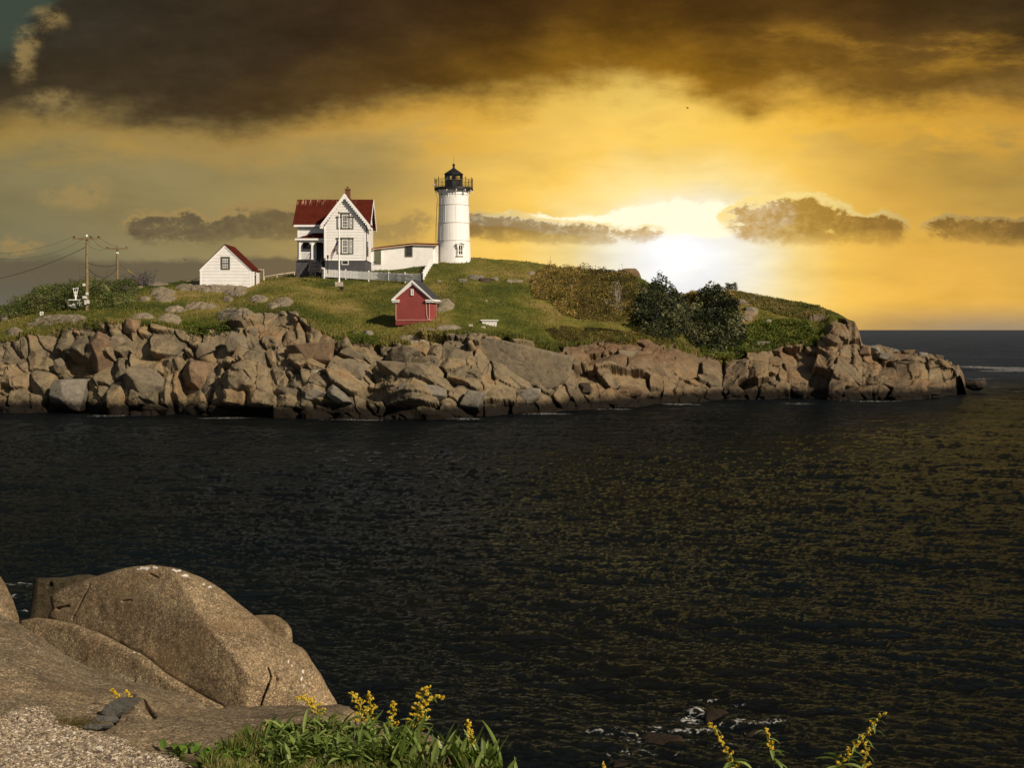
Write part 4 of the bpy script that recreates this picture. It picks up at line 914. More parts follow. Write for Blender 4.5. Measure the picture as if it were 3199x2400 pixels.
def onface(pts, y, d, mb):
    a = math.atan2(yw, xw)+math.pi/2
    rot = Matrix.Rotation(a, 3, 'Z'); c0 = Vector((xw, yw, 0)); P_ = [c0+rot @ Vector((x, y, z)) for x, z in pts]; mb.prism(P_, rot @ Vector((0, d, 0)))
m = MB(); onface(arch(.40, zw0-.06, zw1), -.16, .2, m); onface([(-.50, zw0-.16), (.50, zw0-.16), (.50, zw0-.06), (-.50, zw0-.06)], -.22, .26, m); tw = m.build('window', WHITE2, lh, local=True)
m = MB(); onface(arch(.26, zw0+.06, zw1-.02), -.165, .05, m); m.build('pane', DARKGLASS, tw, local=True)
m = MB(); onface([(-.03, zw0+.06), (.03, zw0+.06), (.03, zw1+.2), (-.03, zw1+.2)], -.18, .02, m); onface([(-.26, (zw0+zw1)/2-.03), (.26, (zw0+zw1)/2-.03), (.26, (zw0+zw1)/2+.03), (-.26, (zw0+zw1)/2+.03)], -.182, .02, m); m.build('sash', WHITE2, tw, local=True)
m = MB(); hd = [(-.60, zw1+.22), (-.60, zw1+.36), (-.36, zw1+.50), (0, zw1+.62), (.36, zw1+.50), (.60, zw1+.36), (.60, zw1+.22), (.40, zw1+.30), (0, zw1+.44), (-.40, zw1+.30)]
onface(hd[::-1], -.34, .38, m)
for s in (-1, 1): onface([(s*.44-.06, zw1-.15), (s*.44+.06, zw1-.15), (s*.44+.06, zw1+.26), (s*.44-.06, zw1+.26)], -.26, .3, m)
m.build('window_hood', WHITE2, tw, local=True)
m = MB(); m.tube([(-(Rg-.1), -.4, zg), (-2.12, -.3, zg-1.2), (-2.25, -.3, zg-3.2), (-2.3, -.3, tz_(762))], .022, 5); m.tube([(-2.2, -.25, zg-1.6), (-2.45, -.2, tz_(762))], .018, 5)
m.build('cable', plain('dull_cable', (.10, .08, .05), .8), lh, local=True)
m = MB(); m.lathe((-(Rg-.02), -.6, zg+.62), [(.02, -.14), (.14, -.06), (.15, .05), (.02, .15)], 10); m.build('gallery_light', WHITE2, lh, local=True)

# ---- white shed
YS = 150.5
sx0, sx1 = wx(626.5, YS), wx(782.5, YS); sxa = wx(703, YS); sze = wz(842, YS); sza = wz(768, YS); szb = wz(905, YS); SD = 5.2
shed = empty('white_shed', ((sx0+sx1)/2, YS, wz(890, YS)), label='small white clapboard shed with red gable roof and one window, on the left ledge', cat='shed')
m = MB()
def sg(z):
    if z < sze: return (sx0, sx1)
    t = (z-sze)/(sza-sze); return (sx0+(sxa-sx0)*t, sx1+(sxa-sx1)*t)
clapboards(m, (szb, sza-.05, sg), YS, .17)
m.poly([(sx0, YS+.01, szb), (sx1, YS+.01, szb), (sx1, YS+.01, sze), (sxa, YS+.01, sza), (sx0, YS+.01, sze)])
m.poly([(sx0, YS+SD, szb), (sx1, YS+SD, szb), (sx1, YS+SD, sze), (sxa, YS+SD, sza), (sx0, YS+SD, sze)])
z = szb
while z < sze: zt = min(z+.17, sze); m.poly([(sx1+.035, YS, z), (sx1+.035, YS+SD, z), (sx1, YS+SD, zt), (sx1, YS, zt)]); z = zt
m.poly([(sx0, YS, szb), (sx0, YS+SD, szb), (sx0, YS+SD, sze), (sx0, YS, sze)])
m.build('wall', WHITE, shed)
m = MB(); m.box(sx0-.06, sx0+.10, YS-.06, YS+.1, szb, sze); m.box(sx1-.12, sx1+.06, YS-.06, YS+.12, szb, sze); m.box(sx1-.05, sx1+.06, YS+SD-.15, YS+SD+.03, szb, sze)
for (e, s) in ((sx0, -1), (sx1, 1)):
    p0 = Vector((e+s*.10, YS-.10, sze-.02)); p1 = Vector((sxa, YS-.10, sza+.10)); m.prism([p0, p1, p1-Vector((0, 0, .22)), p0-Vector((0, 0, .18))], (0, .09+.004*s, 0))
m.build_split('corner_board', WHITE2, shed)
m = MB()
for (e, s) in ((sx0, -1), (sx1, 1)):
    a = Vector((e+s*.16, YS-.16, sze-.08)); b_ = Vector((sxa, YS-.16, sza+.12)); q = [a, b_, b_+Vector((0, 0, .09)), a+Vector((0, 0, .09))]; m.prism(q, (0, SD+.32, 0))
m.build('roof', ROOFRED, shed)
window(shed, 693, 715, 806, 839.5, YS, border=.13, cols_=3, rows_=4, proud=.07, sash=plain('olive_sash', (.07, .07, .045), .6), cap=False)
m = MB(); m.box(sx1+.03, sx1+.08, YS+2.0, YS+2.95, szb+.3, sze-.15); dd_ = m.build('door', plain('grey_door', (.10, .10, .09), .5), shed)
MB().box(sx1+.08, sx1+.10, YS+2.15, YS+2.8, szb+1.5, sze-.35).build('pane', DARKGLASS, dd_)
m = MB(); m.box(sx1+.02, sx1+.07, YS+1.86, YS+1.98, szb, sze-.05); m.box(sx1+.02, sx1+.07, YS+2.97, YS+3.1, szb, sze-.05); m.box(sx1+.02, sx1+.09, YS+1.86, YS+3.1, sze-.13, sze-.02); m.build('door_frame', WHITE2, shed)

# rails of the walkway behind the shed
def rail(label, pts, h, posts, name='walkway_railing', w=.07):
    m = MB()
    for i in range(len(pts)-1): m.bar(pts[i]+Vector((0, 0, h)), pts[i+1]+Vector((0, 0, h)), w)
    for t in posts:
        k = t*(len(pts)-1); i = min(int(k), len(pts)-2); p = pts[i].lerp(pts[i+1], k-i); m.bar(p+Vector((0, 0, -.3)), p+Vector((0, 0, h)), w)
    thing(name, m.v, m.f, plain('tan_rail', (.62, .50, .36), .7), label, 'railing')
rail('thin pale handrail sloping up to the left side of the white shed', [P(583, 886, 154), P(628, 873, 153)], .25, [.3, .7])
rail('pale wooden frame railing just right of the white shed', [P(806, 868, 155), P(824, 868, 155)], 1.0, [0, 1])
rail('low pale rail running along the grass crest from shed to porch', [P(826, 868, 158), P(870, 860, 158), P(920, 853, 159)], .12, [.0, .45, 1])

# ---- red building
YQ = G(1289, 1006).y-.6
RW, RD = 3.28*YQ/121.9, 2.9
rx, ry = wx(1289, YQ), YQ; rz_ = wz(1008, YQ)
oil = empty('oil_house', (rx, ry, rz_), rz=R(-10), label='small red painted brick shed with slate roof and white eaves, alone on the lawn', cat='shed')
he = (1008-929)/FP*YQ-.1; ha = (1010-873)/FP*YQ-.15; hw = RW/2
m = MB(); m.prism([(-hw, 0, -.25), (hw, 0, -.25), (hw, 0, he), (0, 0, ha-.15), (-hw, 0, he)], (0, RD, 0)); m.build('wall', REDPAINT, oil, local=True)
m = MB(); m.box(-hw-.03, hw+.03, -.04, RD+.04, -.25, .24); m.build('plinth', plain('red_plinth', (.235, .05, .043), .75, .25), oil, local=True)
SLATE = plain('slate_roof', (.045, .045, .050), .75, .3, 2, bmp=.3)
m = MB(); oh = .38
for s in (-1, 1):
    a = Vector((s*(hw+oh), -.22, he-.06+.0)); b_ = Vector((0, -.22, ha+.02)); m.prism([a, b_, b_+Vector((0, 0, .07)), a+Vector((0, 0, .07))], (0, RD+.44, 0))
m.build('roof', SLATE, oil, local=True)
m = MB()
for s in (-1, 1):
    a = Vector((s*(hw+oh+.02), -.26, he-.10)); b_ = Vector((0, -.26, ha+.04)); m.prism([a, b_, b_-Vector((0, 0, .26)), a-Vector((0, 0, .12))], (0, .10, 0))
    a = Vector((s*(hw+oh-.04), -.15, he-.12)); b_ = Vector((0, -.15, ha-.10)); m.prism([a, b_, b_-Vector((0, 0, .32)), a-Vector((0, 0, .16))], (0, .13, 0))
    x_in = s*(hw-.36); x_out = s*(hw+oh); m.box(min(x_in, x_out), max(x_in, x_out), -.24, .0, he-.26, he-.14); m.box(min(x_in, x_out)+.04, max(x_in, x_out)-.04, -.18, .0, he-.40, he-.26)
    xa_, xb_ = (hw, hw+oh) if s > 0 else (-hw-oh, -hw); m.box(xa_, xb_, .0, RD+.2, he-.26, he-.10); m.box(xa_+(-.0), xb_-.12 if s > 0 else xb_, .0, RD+.1, he-.38, he-.26)
m.build('eave_trim', WHITE2, oil, local=True)
m = MB(); z0 = he+.28; m.box(-.16, .10, -.10, .02, z0, z0+.62); lv = m.build('louvre', WHITE2, oil, local=True)
m = MB()
for i in range(5): m.box(-.03, .05, -.115, -.10, z0+.1+i*.1, z0+.15+i*.1)
m.build('slat', plain('dark_slat', (.12, .11, .1), .6), lv, local=True)
m = MB(); pm = plain('pale_cable', (.75, .48, .40), .6)
m.tube([(-hw+.02, -.03, he-.4), (-hw+.0, -.03, .28), (-hw+.05, -.05, .24), (-.2, -.05, .26), (hw-.5, -.05, .25), (hw-.02, -.05, .27), (hw+.03, .6, .27), (hw+.05, RD-.1, .27), (hw+.04, RD-.05, he-.4)], .022, 6)
m.tube([(hw-.32, -.04, he-.4), (hw-.30, -.05, 1.4), (hw-.28, -.05, .8), (hw-.12, -.05, .32), (hw-.02, -.05, .25)], .022, 6); m.tube([(hw+.0, -.04, he-.4), (hw+.0, -.04, .28)], .022, 6)
m.build('cable', pm, oil, local=True)

# ---- picket fences
def fence(label, pts, spacing, h=.95, name='picket_fence', posts=5):
    """pts: ground points; pickets follow them"""
    L = [0]
    for i in range(1, len(pts)): L.append(L[-1]+(pts[i]-pts[i-1]).length)
    T = L[-1]; 
    def at(s):
        return Vector([float(np.interp(s, L, [p[k] for p in pts])) for k in range(3)])
    root = empty(name, at(T/2), label=label, cat='fence')
    n = int(T/spacing); m = MB()
    for i in range(n):
        s = (i+.5)*spacing; p = at(s)+Vector((0, 0, .12)); d = (at(min(s+.05, T))-at(max(s-.05, 0))); d.z = 0; d.normalize(); q = d.cross(Vector((0, 0, 1)))
        hh = h*(1+.02*math.sin(i*1.7)); w = .074
        a, b_ = p-d*w+Vector((0, 0, .05)), p+d*w+Vector((0, 0, .05)); up = Vector((0, 0, hh-.05)); tip = p+Vector((0, 0, hh+.06))
        m.prism([a, b_, b_+up, tip, a+up], -q*.025)
    m.build('pickets', WHITE2, root)
    m = MB()
    for hh in (.25, .72):
        for i in range(12): m.bar(at(T*i/12)+Vector((0, .05, hh+.12)), at(T*(i+1)/12)+Vector((0, .05, hh+.12)), .04, .08)
    m.build('rail', WHITE2, root)
    for i in range(posts):
        p = at(T*i/(posts-1))+Vector((0, 0, .12)); m = MB(); m.box(p.x-.07, p.x+.07, p.y+.02, p.y+.16, p.z-.4, p.z+h+.1); m.poly([(p.x-.1, p.y, p.z+h+.1), (p.x+.1, p.y, p.z+h+.1), (p.x+.1, p.y+.19, p.z+h+.1), (p.x-.1, p.y+.19, p.z+h+.1), (p.x, p.y+.09, p.z+h+.22)], [(3,2,1,0), (0,1,4), (1,2,4), (2,3,4), (3,0,4)]); m.build('post', WHITE2, root)
def gp(px, py): 
    g = G(px, py); return g
fence('long white picket fence across the lawn in front of the house', [gp(x, y) for x, y in ((1004, 869), (1060, 872), (1120, 876), (1180, 879), (1240, 883), (1288, 885), (1319, 884))], .195, posts=6)
g0, g1 = gp(1319, 884), Vector((wx(1348, 163.6), 163.6, hz(wx(1348, 163.6), 163.6)))
seg = [g0.lerp(g1, t) for t in np.linspace(0, 1, 9)]
for s_ in seg: s_.z = hz(s_.x, s_.y)
fence('white picket fence climbing the slope to the lighthouse', seg, .20, posts=7)
g0 = gp(1004, 869); g1 = Vector((wx(1013, YF-.4), YF-.4, hz(wx(1013, YF-.4), YF-.4))); fence('short white picket fence return beside the porch stairs', [g0, g1], .2, h=1.05, posts=3)

# ---- flagpole
g = gp(1059.5, 893)
fp = empty('flagpole', g, label='white flagpole on a concrete block in front of the house', cat='flagpole')
hf = (893-664)/FP*g.y
MB().prism([(-.42, -.42, -.3), (.42, -.42, -.3), (.42, -.42, .45), (-.42, -.42, .45)], (0, .84, 0)).build('base_block', CONCRETE, fp, local=True)
MB().tube([(0, 0, .45), (0, 0, .6), (0, 0, hf*.5), (0, 0, hf-.15)], [.14, .10, .085, .06], 12).build('pole', WHITE2, fp, local=True)
MB().lathe((0, 0, hf), [(.16*math.cos(t)+.002, .16*math.sin(t)) for t in np.linspace(-1.5, 1.5, 8)], 12).build('ball', plain('tarnished_ball', (.35, .27, .15), .4), fp, local=True)
# flag, hanging limp to the left
def flag():
    n, k = 40, 26; V = []; U = []
    z0 = (893-752)/FP*g.y
    for j in range(k+1):
        for i in range(n+1):
            u = i/n; v = j/k                     # u away from the pole, v down the hoist
            x = -.10-u*.72-.18*math.sin(v*2.5)*u; fold = math.sin(u*9+v*2)*.12*u+math.sin(u*4-v)*.16*u
            z = z0-v*.85*(1-.1*u)-u*.55-1.05*u*u*(.65+.35*v)+.08*math.sin(u*7+v*3)
            V.append((x, fold-.05, z)); U.append((u, v))
    F = [(j*(n+1)+i, j*(n+1)+i+1, (j+1)*(n+1)+i+1, (j+1)*(n+1)+i) for j in range(k) for i in range(n)]
    m, N, b = newmat('flag_cloth')
    U = np.array(U); st = N.attr('stripe').outputs['Fac']; ca = N.attr('canton').outputs['Fac']
    c = N.mix(N.m('GREATER_THAN', N.m('SINE', N.mul(st, 13*math.pi)), 0), (.34, .29, .27, 1), (.085, .010, .014, 1)); c = N.mix(N.m('GREATER_THAN', ca, .5), c, (.012, .014, .045, 1))
    N.l.new(c, b.inputs['Base Color']); b.inputs['Roughness'].default_value = .85
    can = ((U[:, 0] < .4) & (U[:, 1] < .54)).astype(float)
    V = np.array(V)+np.array(g); return thing('flag', V, F, m, 'striped red and white flag hanging limp halfway down the flagpole', 'flag', smooth=True, vattr={'stripe': U[:, 1]+.0001, 'canton': can})
flag()
p = gp(1067, 909); m = MB(); m.box(p.x-.22, p.x+.22, p.y-.15, p.y+.15, p.z+.15, p.z+.42); m.box(p.x-.05, p.x+.05, p.y-.05, p.y+.05, p.z-.2, p.z+.15); m.prism([(p.x-.26, p.y-.15, p.z+.42), (p.x+.26, p.y-.15, p.z+.42), (p.x+.2, p.y-.05, p.z+.5), (p.x-.2, p.y-.05, p.z+.5)], (0, .2, 0))
thing('floodlight', m.v, m.f, BLACKIRON, 'small black floodlight on the grass below the flagpole', 'floodlight')

# ---- white painted stone table and two blocks
p = gp(1530, 1018); m = MB(); s = p.y/FP
def wxo(px): return (px-HX)*s
m.prism([(wxo(1508), p.y, p.z-.2), (wxo(1550), p.y, p.z-.2), (wxo(1553), p.y, p.z+.50), (wxo(1505), p.y, p.z+.50)], (0, .9, 0))
tb = empty('stone_table', (p.x, p.y, p.z), label='low white painted stone block with flat overhanging top on the lawn', cat='table')
mt, N, b = newmat('white_brick'); br = N.n.new('ShaderNodeTexBrick'); geo = N.n.new('ShaderNodeNewGeometry'); mp = N.n.new('ShaderNodeMapping'); N.l.new(geo.outputs['Position'], mp.inputs[0]); mp.inputs['Rotation'].default_value = (R(90), 0, 0)
N.l.new(mp.outputs[0], br.inputs[0]); br.inputs['Color1'].default_value = (.78, .76, .72, 1); br.inputs['Color2'].default_value = (.66, .63, .58, 1); br.inputs['Mortar'].default_value = (.30, .27, .22, 1); br.inputs['Scale'].default_value = 3; br.inputs['Mortar Size'].default_value = .018
N.l.new(br.outputs[0], b.inputs['Base Color']); b.inputs['Roughness'].default_value = .8
m.build('pedestal', mt, tb); MB().box(wxo(1502), wxo(1557), p.y-.12, p.y+1.05, p.z+.50, p.z+.60).build('top', WHITE, tb)
for (a, b_, py, lab) in ((1464, 1477, 1019, 'small tan concrete block on the lawn left of the white table'), (1504, 1516.5, 1025, 'small tan concrete block in front of the white table')):
    p = gp((a+b_)/2, py); m = MB(); w = (b_-a)/FP*p.y/2; m.box(p.x-w, p.x+w, p.y-.12, p.y+.2, p.z-.1, p.z+.19); m.box(p.x-w*.98, p.x+w*.98, p.y-.135, p.y-.122, p.z+.03, p.z+.16)
    thing('concrete_block', m.v, m.f, CONCRETE, lab, 'block')

# ---- utility poles and wires
def pole(px, py_top, Y, zb, arm, armpy, label, r=.16):
    x = wx(px, Y); zt = wz(py_top, Y); root = empty('utility_pole', (x, Y, zb), label=label, cat='utility pole', group='utility poles on the left of the island')
    MB().tube([(x, Y, zb-.5), (x+.02, Y, (zb+zt)/2), (x, Y, zt)], [r*1.15, r, r*.72], 12).build('post', WOODPOLE, root)
    za = wz(armpy, Y); a0, a1 = wx(arm[0], Y), wx(arm[1], Y); m = MB(); m.box(a0, a1, Y-.20, Y-.10, za-.09, za+.09)
    m.build('crossarm', WOODPOLE, root)
    m = MB()
    for s in (-1, 1): m.bar((x+s*(a1-a0)*.17, Y-.22, za-.06), (x+s*.05, Y-.18, za-.62), .05, .03)
    m.build('arm_brace', plain('grey_wood', (.20, .17, .10), .7), root)
    return root, x, za, a0, a1, zt
INS = plain('insulator_brown', (.06, .05, .035), .3)
g1 = gp(268, 968); Y1 = g1.y
p1, x1_, za1, a01, a11, zt1 = pole(271, 741, Y1, g1.z, (228, 314), 746, 'taller nearer utility pole with crossarm and white meter boxes, beside the hedge')
for xx in (wx(233, Y1), wx(285, Y1), wx(309, Y1)): 
    MB().lathe((xx, Y1-.15, za1+.09), [(.03, 0), (.10, .05), (.13, .13), (.05, .19)], 8).build('insulator', INS, p1)
MB().lathe((x1_, Y1-.02, zt1), [(.04, 0), (.11, .08), (.10, .2), (.03, .28)], 8).build('insulator', WHITE2, p1)
for (a, b_, c, d, nm) in ((262, 268, 886, 894, 'meter_box'), (272, 278, 914, 922, 'meter_box'), (262, 273, 925, 933, 'meter_box'), (268, 274, 938, 952, 'meter_box'), (273, 281, 938, 949, 'meter_box')):
    m = MB(); m.box(wx(a, Y1), wx(b_, Y1), Y1-.42, Y1-.12, wz(d, Y1), wz(c, Y1)); m.build(nm, plain('box_grey', (.62, .60, .56), .5), p1)
Y2 = 156.0
p2_, x2_, za2, a02, a12, zt2 = pole(366, 769, Y2, hz(wx(366, Y2), Y2), (332, 401), 777, 'shorter farther utility pole with crossarm, rising behind the hedge', r=.15)
for xx in (wx(336, Y2), wx(396, Y2)): MB().lathe((xx, Y2-.15, za2+.09), [(.03, 0), (.09, .05), (.1, .1), (.04, .15)], 8).build('insulator', INS, p2_)
MB().lathe((x2_, Y2-.0, wz(790, Y2)), [(.19, -.1), (.2, .0), (.19, .08)], 10).build('pole_band', WHITE2, p2_)
WIRE = plain('wire_black', (.02, .018, .014), .6)
def wire(a, b, sag, r, label):
    a = Vector(a); b = Vector(b); pts = [a.lerp(b, t)-Vector((0, 0, sag*4*t*(1-t))) for t in np.linspace(0, 1, 22)]
    m = MB().tube(pts, r, 5); thing('overhead_wire', m.v, m.f, WIRE, label, 'wire')
yo = -40
wire((wx(233, Y1), Y1-.15, za1+.25), P(-60, 792, Y1-12), .55, .012, 'topmost thin wire from the nearer pole to the left edge')
wire((wx(262, Y1), Y1-.15, za1-.05), P(-60, 800, Y1-12), 1.0, .012, 'second thin wire from the nearer pole to the left edge')
wire((x1_, Y1, za1-.8), P(-60, 882, Y1-10), .45, .030, 'thick low cable from the nearer pole to the left edge')
wire((wx(309, Y1), Y1-.15, za1+.25), (wx(370, Y2), Y2-.15, za2+.3), .25, .014, 'uppermost wire between the two poles')
wire((wx(285, Y1), Y1-.15, za1+.2), (wx(345, Y2), Y2-.15, za2+.15), .5, .014, 'second wire between the two crossarms')
wire((x1_, Y1, za1-.55), (wx(333, Y2), Y2-.15, za2+.05), .4, .012, 'wire from below the nearer crossarm to the far left insulator')
wire((x1_, Y1, wz(819, Y1)), (x2_, Y2, wz(826, Y2)), .35, .028, 'shallow thick cable between the two poles')
wire((x1_, Y1, wz(834, Y1)), (x2_, Y2, wz(838, Y2)), 1.1, .030, 'deep sagging thick cable between the two poles')
gw = P(470, 896, Y2-3)
wire((x2_, Y2, wz(820, Y2)), gw, .02, .012, 'guy wire from the far pole down to the right')
a = Vector((x2_, Y2, wz(820, Y2))).lerp(gw, .32); m = MB().tube([a, a.lerp(gw, .85)], .05, 6); thing('guy_guard', m.v, m.f, plain('yellow_guard', (.50, .34, .05), .6), 'yellow plastic guard sleeve on the guy wire right of the far pole', 'guy guard')

# ---- white frame basket by the hedge, and the little sign
g = gp(233, 962); s = g.y/FP
bk = empty('cable_basket', (g.x, g.y, g.z), label='white open-frame cable basket with tall hanger, parked before the hedge', cat='cable basket')
x0, x1, z0, z1 = -(233-212)*s, (247-233)*s, .02, .86; yb0, yb1 = 0, .9; shx = .25
m = MB()
C8 = {(i, j, k): Vector(((x0, x1)[i]+j*shx, (yb0, yb1)[j], (z0, z1)[k])) for i in (0, 1) for j in (0, 1) for k in (0, 1)}
for i in (0, 1):
    for j in (0, 1):
        m.bar(C8[i, j, 0], C8[i, j, 1], .075); m.bar(C8[0, i, j], C8[1, i, j], .075); m.bar(C8[i, 0, j], C8[i, 1, j], .075)
m.build('frame', WHITE2, bk, local=True)
m = MB(); m.box(x0+.05, x1-.02, .02, .06, .04, .30); m.box(x0+.1, x1+.2, .80, .86, .04, .34); m.box(x0+.1, x1+.1, .1, .8, .04, .08); m.build('side_panel', WHITE, bk, local=True)
m = MB(); m.prism([(-.40, .3, .1), (.2, .3, .1), (.34, .3, .46), (-.30, .3, .46)], (0, .4, 0)); m.box(.28, .62, .0, .5, .1, .62); m.build('seat', WHITE, bk, local=True)
m = MB(); hx = -.02; m.tube([(hx, .4, .86), (hx, .4, 1.25)], .09, 8)
for s1 in (-1, 1): m.bar((hx+s1*.10, .4, 1.2), (hx+s1*.26, .4, 2.15), .05)
m.bar((hx-.3, .4, 2.02), (hx+.3, .4, 2.16), .06); m.bar((hx-.2, .4, 1.65), (hx+.2, .4, 1.68), .06); m.bar((hx, .4, 1.25), (hx+.02, .4, 1.95), .04); m.bar((hx-.18, .4, 1.42), (hx+.18, .4, 1.40), .05)
m.build('hanger', WHITE2, bk, local=True)
m = MB()
for z in (1.62, 1.34): m.tube([(hx-.02, .34, z), (hx-.02, .46, z)], .12, 14)
m.build('pulley', WHITE, bk, local=True)
g = gp(130, 989); m = MB(); m.box(g.x-.19, g.x+.19, g.y, g.y+.04, g.z+.05, g.z+.52)
sg_ = empty('small_sign', g, label='small white notice sign with black marks at the hedge foot', cat='sign')
m.build('board', WHITE2, sg_); m = MB(); m.box(g.x-.12, g.x+.10, g.y-.01, g.y-.002, g.z+.38, g.z+.43); m.box(g.x-.09, g.x+.13, g.y-.012, g.y-.002, g.z+.33, g.z+.36); m.box(g.x-.02, g.x+.08, g.y-.01, g.y-.002, g.z+.18, g.z+.27); m.build('marking', BLACKIRON, sg_)
m = MB(); m.box(g.x-.17, g.x-.12, g.y+.0401, g.y+.08, g.z-.3, g.z+.5); m.build('stake', WOODPOLE, sg_)

# ---- gulls
def bird(px, py, Y, label, s=.5):
    c = P(px, py, Y); m = MB(); m.tube([c+Vector((-.22*s, 0, 0)), c, c+Vector((.26*s, 0, .02))], [.02*s, .09*s, .02*s], 6)
    for k in (-1, 1): m.prism([c+Vector((0, 0, .02)), c+Vector((.12*s, k*.1, .02)), c+Vector((.05*s+k*.1, k*.45*s, .25*s)), c+Vector((-.03*s+k*.5*s, k*.75*s, .16*s))], (0, 0, .012))
    thing('gull', m.v, m.f, plain('gull_dark', (.06, .055, .05), .7), label, 'bird')
bird(2148, 338, 150, 'tiny dark gull high in the golden sky')
bird(580, 812, 150, 'tiny dark gull in the grey sky left of the white shed')
# ------------------------------------------------------------ rocks cut by planes
_ico = {}
def ico(n):
    if n not in _ico:
        bm = bmesh.new(); bmesh.ops.create_icosphere(bm, subdivisions=n, radius=1)
        V = np.array([v.co[:] for v in bm.verts]); F = np.array([[v.index for v in f.verts] for f in bm.faces]); bm.free(); _ico[n] = (V, F)
    return _ico[n]
def rock_shape(planes, p=14, sub=5, rough=.02, freq=2.0, seed=0, size=1.0, cracks=0.0):
    """planes: (normal, distance) about the centre; returns points and faces, corners rounded by the exponent p"""
    V, F = ico(sub); acc = np.zeros(len(V))
    for n, d in planes:
        n = np.array(n, float); n /= np.linalg.norm(n); acc += (np.clip(V @ n, 0, None)/max(d, .02))**p
    r = acc**(-1/p); W = V*r[:, None]
    q = W*freq/size; d = fbm(q[:, 0], q[:, 1], q[:, 2], oct=5, seed=seed, gain=.55)*rough*size
    if cracks:
        k = np.abs(fbm(q[:, 0]*.6+9, q[:, 1]*.6, q[:, 2]*1.1, oct=3, seed=seed+50)); d -= np.exp(-(k/.03)**2)*cracks*size
    return W+V*d[:, None], F
def rand_planes(r, a, b, c, n=13):
    P_ = []
    for i in range(n):
        v = r.normal(size=3); v /= np.linalg.norm(v); e = 1/math.sqrt((v[0]/a)**2+(v[1]/b)**2+(v[2]/c)**2)
        P_.append((v, math.sqrt((v[0]*a)**2+(v[1]*b)**2+(v[2]*c)**2)*r.uniform(.72, .95)))
    for ax, s in ((0, a), (1, b), (2, c)):
        for sg_ in (-1, 1): v = np.zeros(3); v[ax] = sg_; P_.append((v, s))
    return P_
def CL(px, py):
    """point on the cliff (or the grass above it) seen at (px, py)"""
    W, T, C, YW, YT, CY, zT, zC = [float(v) for v in cols(px)]
    if py > T: s = min(max((W-py)/(W-T), 0), 1); Y = YW+(YT-YW)*s**1.5
    else: k = (zC-zT)/(CY-YT); a = (py-HY)/FP; Y = (EYE-zT+k*YT)/(a+k)
    return P(px, py, Y)
